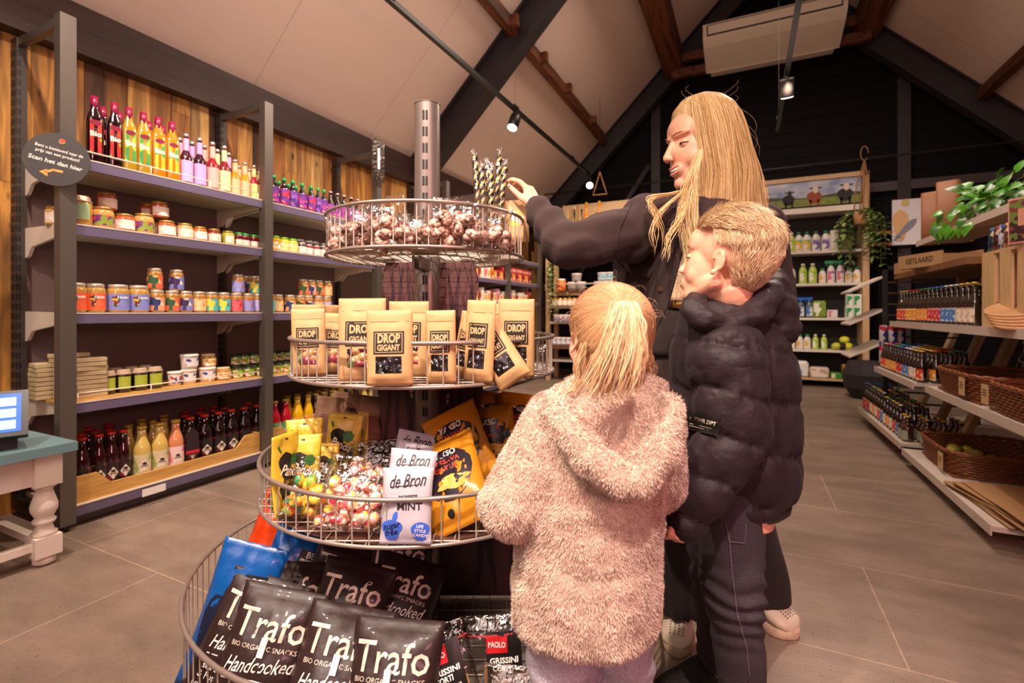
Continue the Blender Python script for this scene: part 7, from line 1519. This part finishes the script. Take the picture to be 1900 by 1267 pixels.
for k, (x, y) in enumerate(((1.2, 2.66), (1.24, 2.58), (1.16, 2.56))):
    t = thing('apple', f'red apple in the upper right basket, {ORD[k]} from the far side', 'fruit', (x, y, .60), (.3, 0, k), 'red apples'); MB().lathe([(.006, -.03), (.022, -.034), (.038, -.014), (.038, .008), (.026, .03), (.008, .026)], 16).build('fruit', mat('#b01a1c', .25, coat=.4), t); MB().tube([(0, 0, .024), (.004, 0, .045)], .0015, 5).build('stem', mat('#4a3420', .7), t)
for k in range(7):
    t = thing('paper_bag', f'flat brown paper bag on the lower rack, {ORD[k]} from the pile bottom', 'paper bag', (1.14+.006*k, 3.02-.02*k, .1035+.0065*k), (0, .0, .06*((k % 3)-1)+.12), 'flat brown paper bags')
    m = MB().grid(lambda u, v, k=k: ((u-.5)*.36, (v-.5)*.62, .0045+.004*noise.noise((u*4, v*4, k*3.1))), 8, 10); o = len(m.v); m.v += [(x, y, z-.004) for x, y, z in m.v]; m.f += [tuple(q+o for q in reversed(f)) for f in list(m.f)]; m.m *= 2; m.sm *= 2; m.build('bag', mat('#a37c50', .65, bump=.2, bscale=20), t)
    if k == 6:
        m = MB(); SB = lambda x, z: (z*-1, x, .012); dtext(m, 'VERS FRUIT', SB, -.12, .02, .045, bold=.02, width=.2); [drect(m, SB, -.1, .07-.016*q, .25, .003) for q in range(3)]; m.build('print', mat('#3a2a1c', .6), t)
# display things on the near rack's upper levels
cr = thing('slatted_crate', 'upright slatted wooden crate on the upper shelf of the near rack', 'crate', (1.34, 2.98, .926))
for k in range(5): MB().box((-.25, .31-.04*(k+1) if k < 3 else .02-.17*(k-3), 0), (-.238 if k >= 3 else -.232, .31-.04*k-.006 if k < 3 else .13-.17*(k-3), .36)).build('slat', WOODY, cr)
MB().box((-.25, -.5, .36), (.2, .32, .375)).build('top_board', LW, cr); MB().box((.18, -.5, 0), (.2, .32, .36)).build('back_board', WOODY, cr)
MB().box((-.25, .31, 0), (.2, .322, .36)).build('end_board', WOODY, cr)
for k in range(5):
    t = thing('serving_board', f'round pale wooden serving board in the leaning stack, {ORD[k]} from the top', 'board', (1.13, 3.00-.022*k, .962+.0135*(4-k)), (math.radians(12), math.radians(-14), 0), 'round serving boards')
    MB().lathe([(.125, -.005), (.13, 0), (.13, .008), (.125, .011), (.118, .011), (.112, .008), (.0, .008)], 32, cap=False).add([], []).build('board', mat('#b98a5a', .5, vary=.15, bscale=12, stretch=(1, 8, 1)), t); MB().box((-.02, .12, .0), (.02, .19, .009)).build('handle', mat('#b98a5a', .5), t)
for k in range(7):
    t = thing('snack_pouch', f'upright printed pouch on the crate top, {ORD[k]} from the far end', 'pouch', (1.13, 3.26-.055*k, 1.302), (0, 0, -RQ+.3), 'printed pouches'); MB().loft([ell(Vector((0, 0, z)), Vector((1, 0, 0)), Vector((0, 1, 0)), .04, d_, 16, 3) for z, d_ in ((0, .018), (.06, .016), (.11, .006), (.125, .002))]).build('pouch', patches([['#3a6a8a', '#1a2a3a', '#c9b8a0'], ['#8a2a3a', '#2a1a1a', '#c9a890'], ['#2f4a7a', '#b9c0d0', '#1a1a2a'], ['#c9a07a', '#5a3a2a', '#e0d0b8']][k % 4], 40), t)
fp = thing('framed_sign', 'pink framed sign with beige label before dark flowers, on the crate', 'picture', (1.12, 2.83, 1.303), (0, 0, math.radians(-62)))
MB().box((-.12, -.008, 0), (.12, .008, .20)).build('frame', mat('#d99a8a', .4), fp); MB().box((-.113, -.0105, .008), (.113, -.008, .192)).build('flower_print', patches(['#3a1f2a', '#5a3a4a', '#2a2a20', '#6a7a3a', '#7a3a3a'], 50), fp); MB().box((-.075, -.0125, .075), (.075, -.0105, .15)).build('label', mat('#c98f78', .5), fp)
m = MB(); S = lambda x, z: (x, -.0135, z); dtext(m, 'HEERLIJK OM', S, 0, .118, .012, bold=.01); dtext(m, 'TE KRIJGEN', S, 0, .104, .012, bold=.01); m.build('lettering', mat('#4a2a24', .5), fp)
MB().box((1.2, 2.5, 1.35), (1.32, 2.72, 1.62)).build('pink_box', mat('#c98a84', .5), label='tall pink box at the right edge above the framed sign', cat='box')
# shelf boxes, kraft bags, pothos
for k, (u, v0, v1, y) in enumerate(((1738, 352, 430, 4.35), (1768, 332, 425, 4.1))):
    a = PX(u-8, v1, 1.42); y = a.y; b = PX(u+8, v0, 1.42); a = Vector((-.07, 0, 0)); b = Vector((.07, 0, b.z)); t = thing('gift_bag', f'tall brown cardboard gift pack on the high shelf, {("left", "right")[k]} one', 'bag', (1.42, y, 1.571), (0, 0, -.5), 'brown gift packs'); w_ = (b.x-a.x)/2
    MB().loft([ell(Vector((0, 0, z)), Vector((1, 0, 0)), Vector((0, 1, 0)), w_, .05, 16, 5) for z in (0, .1, b.z-1.55)]).build('pack', mat('#8f5a34', .6, vary=.1, bscale=8), t)
cs = thing('cardboard_tray', 'small tan cardboard tray with dark stencilled letters on the rack', 'tray', (1.15, 4.15, 1.30), (0, 0, -RQ+.35))
zt_ = .0
MB().box((-.2, -.12, 0), (.2, -.112, .09)).box((-.2, .112, 0), (.2, .12, .09)).box((-.2, -.112, 0), (-.192, .112, .07)).box((.192, -.112, 0), (.2, .112, .07)).box((-.192, -.112, 0), (.192, .112, .008)).build('tray_body', mat('#b08d62', .6), cs)
m = MB(); dtext(m, 'GETLAARD', lambda x, z: (x, -.1215, z), 0, .045, .05, bold=.02); m.build('lettering', mat('#4a4034', .6), cs)
MB().box((1.07, 3.45, 1.262), (1.6, 4.86, 1.30)).build('upper_plank', mat('#7d5636', .5, vary=.2, bscale=5), label='brown plank shelf above the dark bottle row', cat='shelf')
for k, y in enumerate((3.5, 4.82)): MB().box((1.45, y-.02, .926), (1.5, y+.02, 1.262)).build('plank_support', FR, label=f'pale upright holding the brown plank, {("near", "far")[k]} one', cat='post')
bk = PX(1640, 480, 1.05)
t = thing('open_box', 'tan cardboard box lying on the far end of the racks', 'box', (1.2, 4.68, 1.301), (0, 0, .1)); MB().box((-.12, -.17, 0), (.12, .17, .085)).build('box_body', mat('#b08d62', .6), t); m = MB(); dblob(m, lambda x, z: (-.1215, x, z), 0, .045, .02, .03); m.build('red_stamp', mat('#8a2a24', .6), t)
po = PX(1812, 385, 1.35); t = thing('pothos_plant', 'bright green heart-leaved plant spilling over the high shelf', 'plant', (1.40, po.y, 1.70)); rr = random.Random(4); m = MB(); sm_ = MB()
for k in range(84):
    a = rr.uniform(0, 6.28); e = rr.uniform(-.4, 1.1); ln = rr.uniform(.05, .24); d = Vector((math.cos(a)*math.cos(e)-.2, math.sin(a)*math.cos(e)*1.15, math.sin(e))).normalized(); p = d*ln
    if k > 66: p = Vector((-.15-.05*rr.random(), rr.uniform(-.25, .3), -.02-.15*rr.random())); d = Vector((-.3, rr.uniform(-1, 1), -1)).normalized()
    sm_.tube([(0, 0, 0), tuple(p*.5+Vector((0, 0, .02))), tuple(p)], .0015, 4)
    W_ = rr.uniform(.055, .085); dd = (d+Vector((-.3, 0, -.5))).normalized(); s = dd.cross(Vector((-.6, -.5, .6))).normalized(); n_ = s.cross(dd); P = [p]+[p+dd*W_*x_+s*W_*y_+n_*W_*z_ for x_, y_, z_ in ((-.12, .25, .0), (.1, .48, 0), (.45, .45, -.05), (.8, .22, -.1), (1.15, 0, -.2), (.8, -.22, -.1), (.45, -.45, -.05), (.1, -.48, 0), (-.12, -.25, 0), (.4, 0, .08))]
    m.add(P, [(0, 1, 2, 10), (2, 3, 10), (3, 4, 10), (4, 5, 10), (5, 6, 10), (6, 7, 10), (7, 8, 10), (8, 9, 0, 10)], rr.choice((0, 0, 1)), True)
m.build('leaves', [mat('#4f9a1e', .35, coat=.3), mat('#2f6a18', .35, coat=.3)], t); sm_.build('stems', mat('#6a8a3a', .6), t); MB().lathe([(.05, -.078), (.065, -.0), (.06, 0), (.055, -.01)], 20).build('pot', mat('#cdbfb2', .5), t)
# things of a single mesh need no empty: the mesh itself becomes the thing
for e in [o for o in COL.objects if o.type == 'EMPTY']:
    ch = list(e.children)
    if len(ch) == 1 and not ch[0].children:
        c = ch[0]; nm = e.name; c.parent = None; c.location = e.location; c.rotation_euler = e.rotation_euler; c.scale = e.scale
        for k in ('label', 'category', 'group', 'kind'):
            if k in e: c[k] = e[k]
        bpy.data.objects.remove(e); c.name = nm
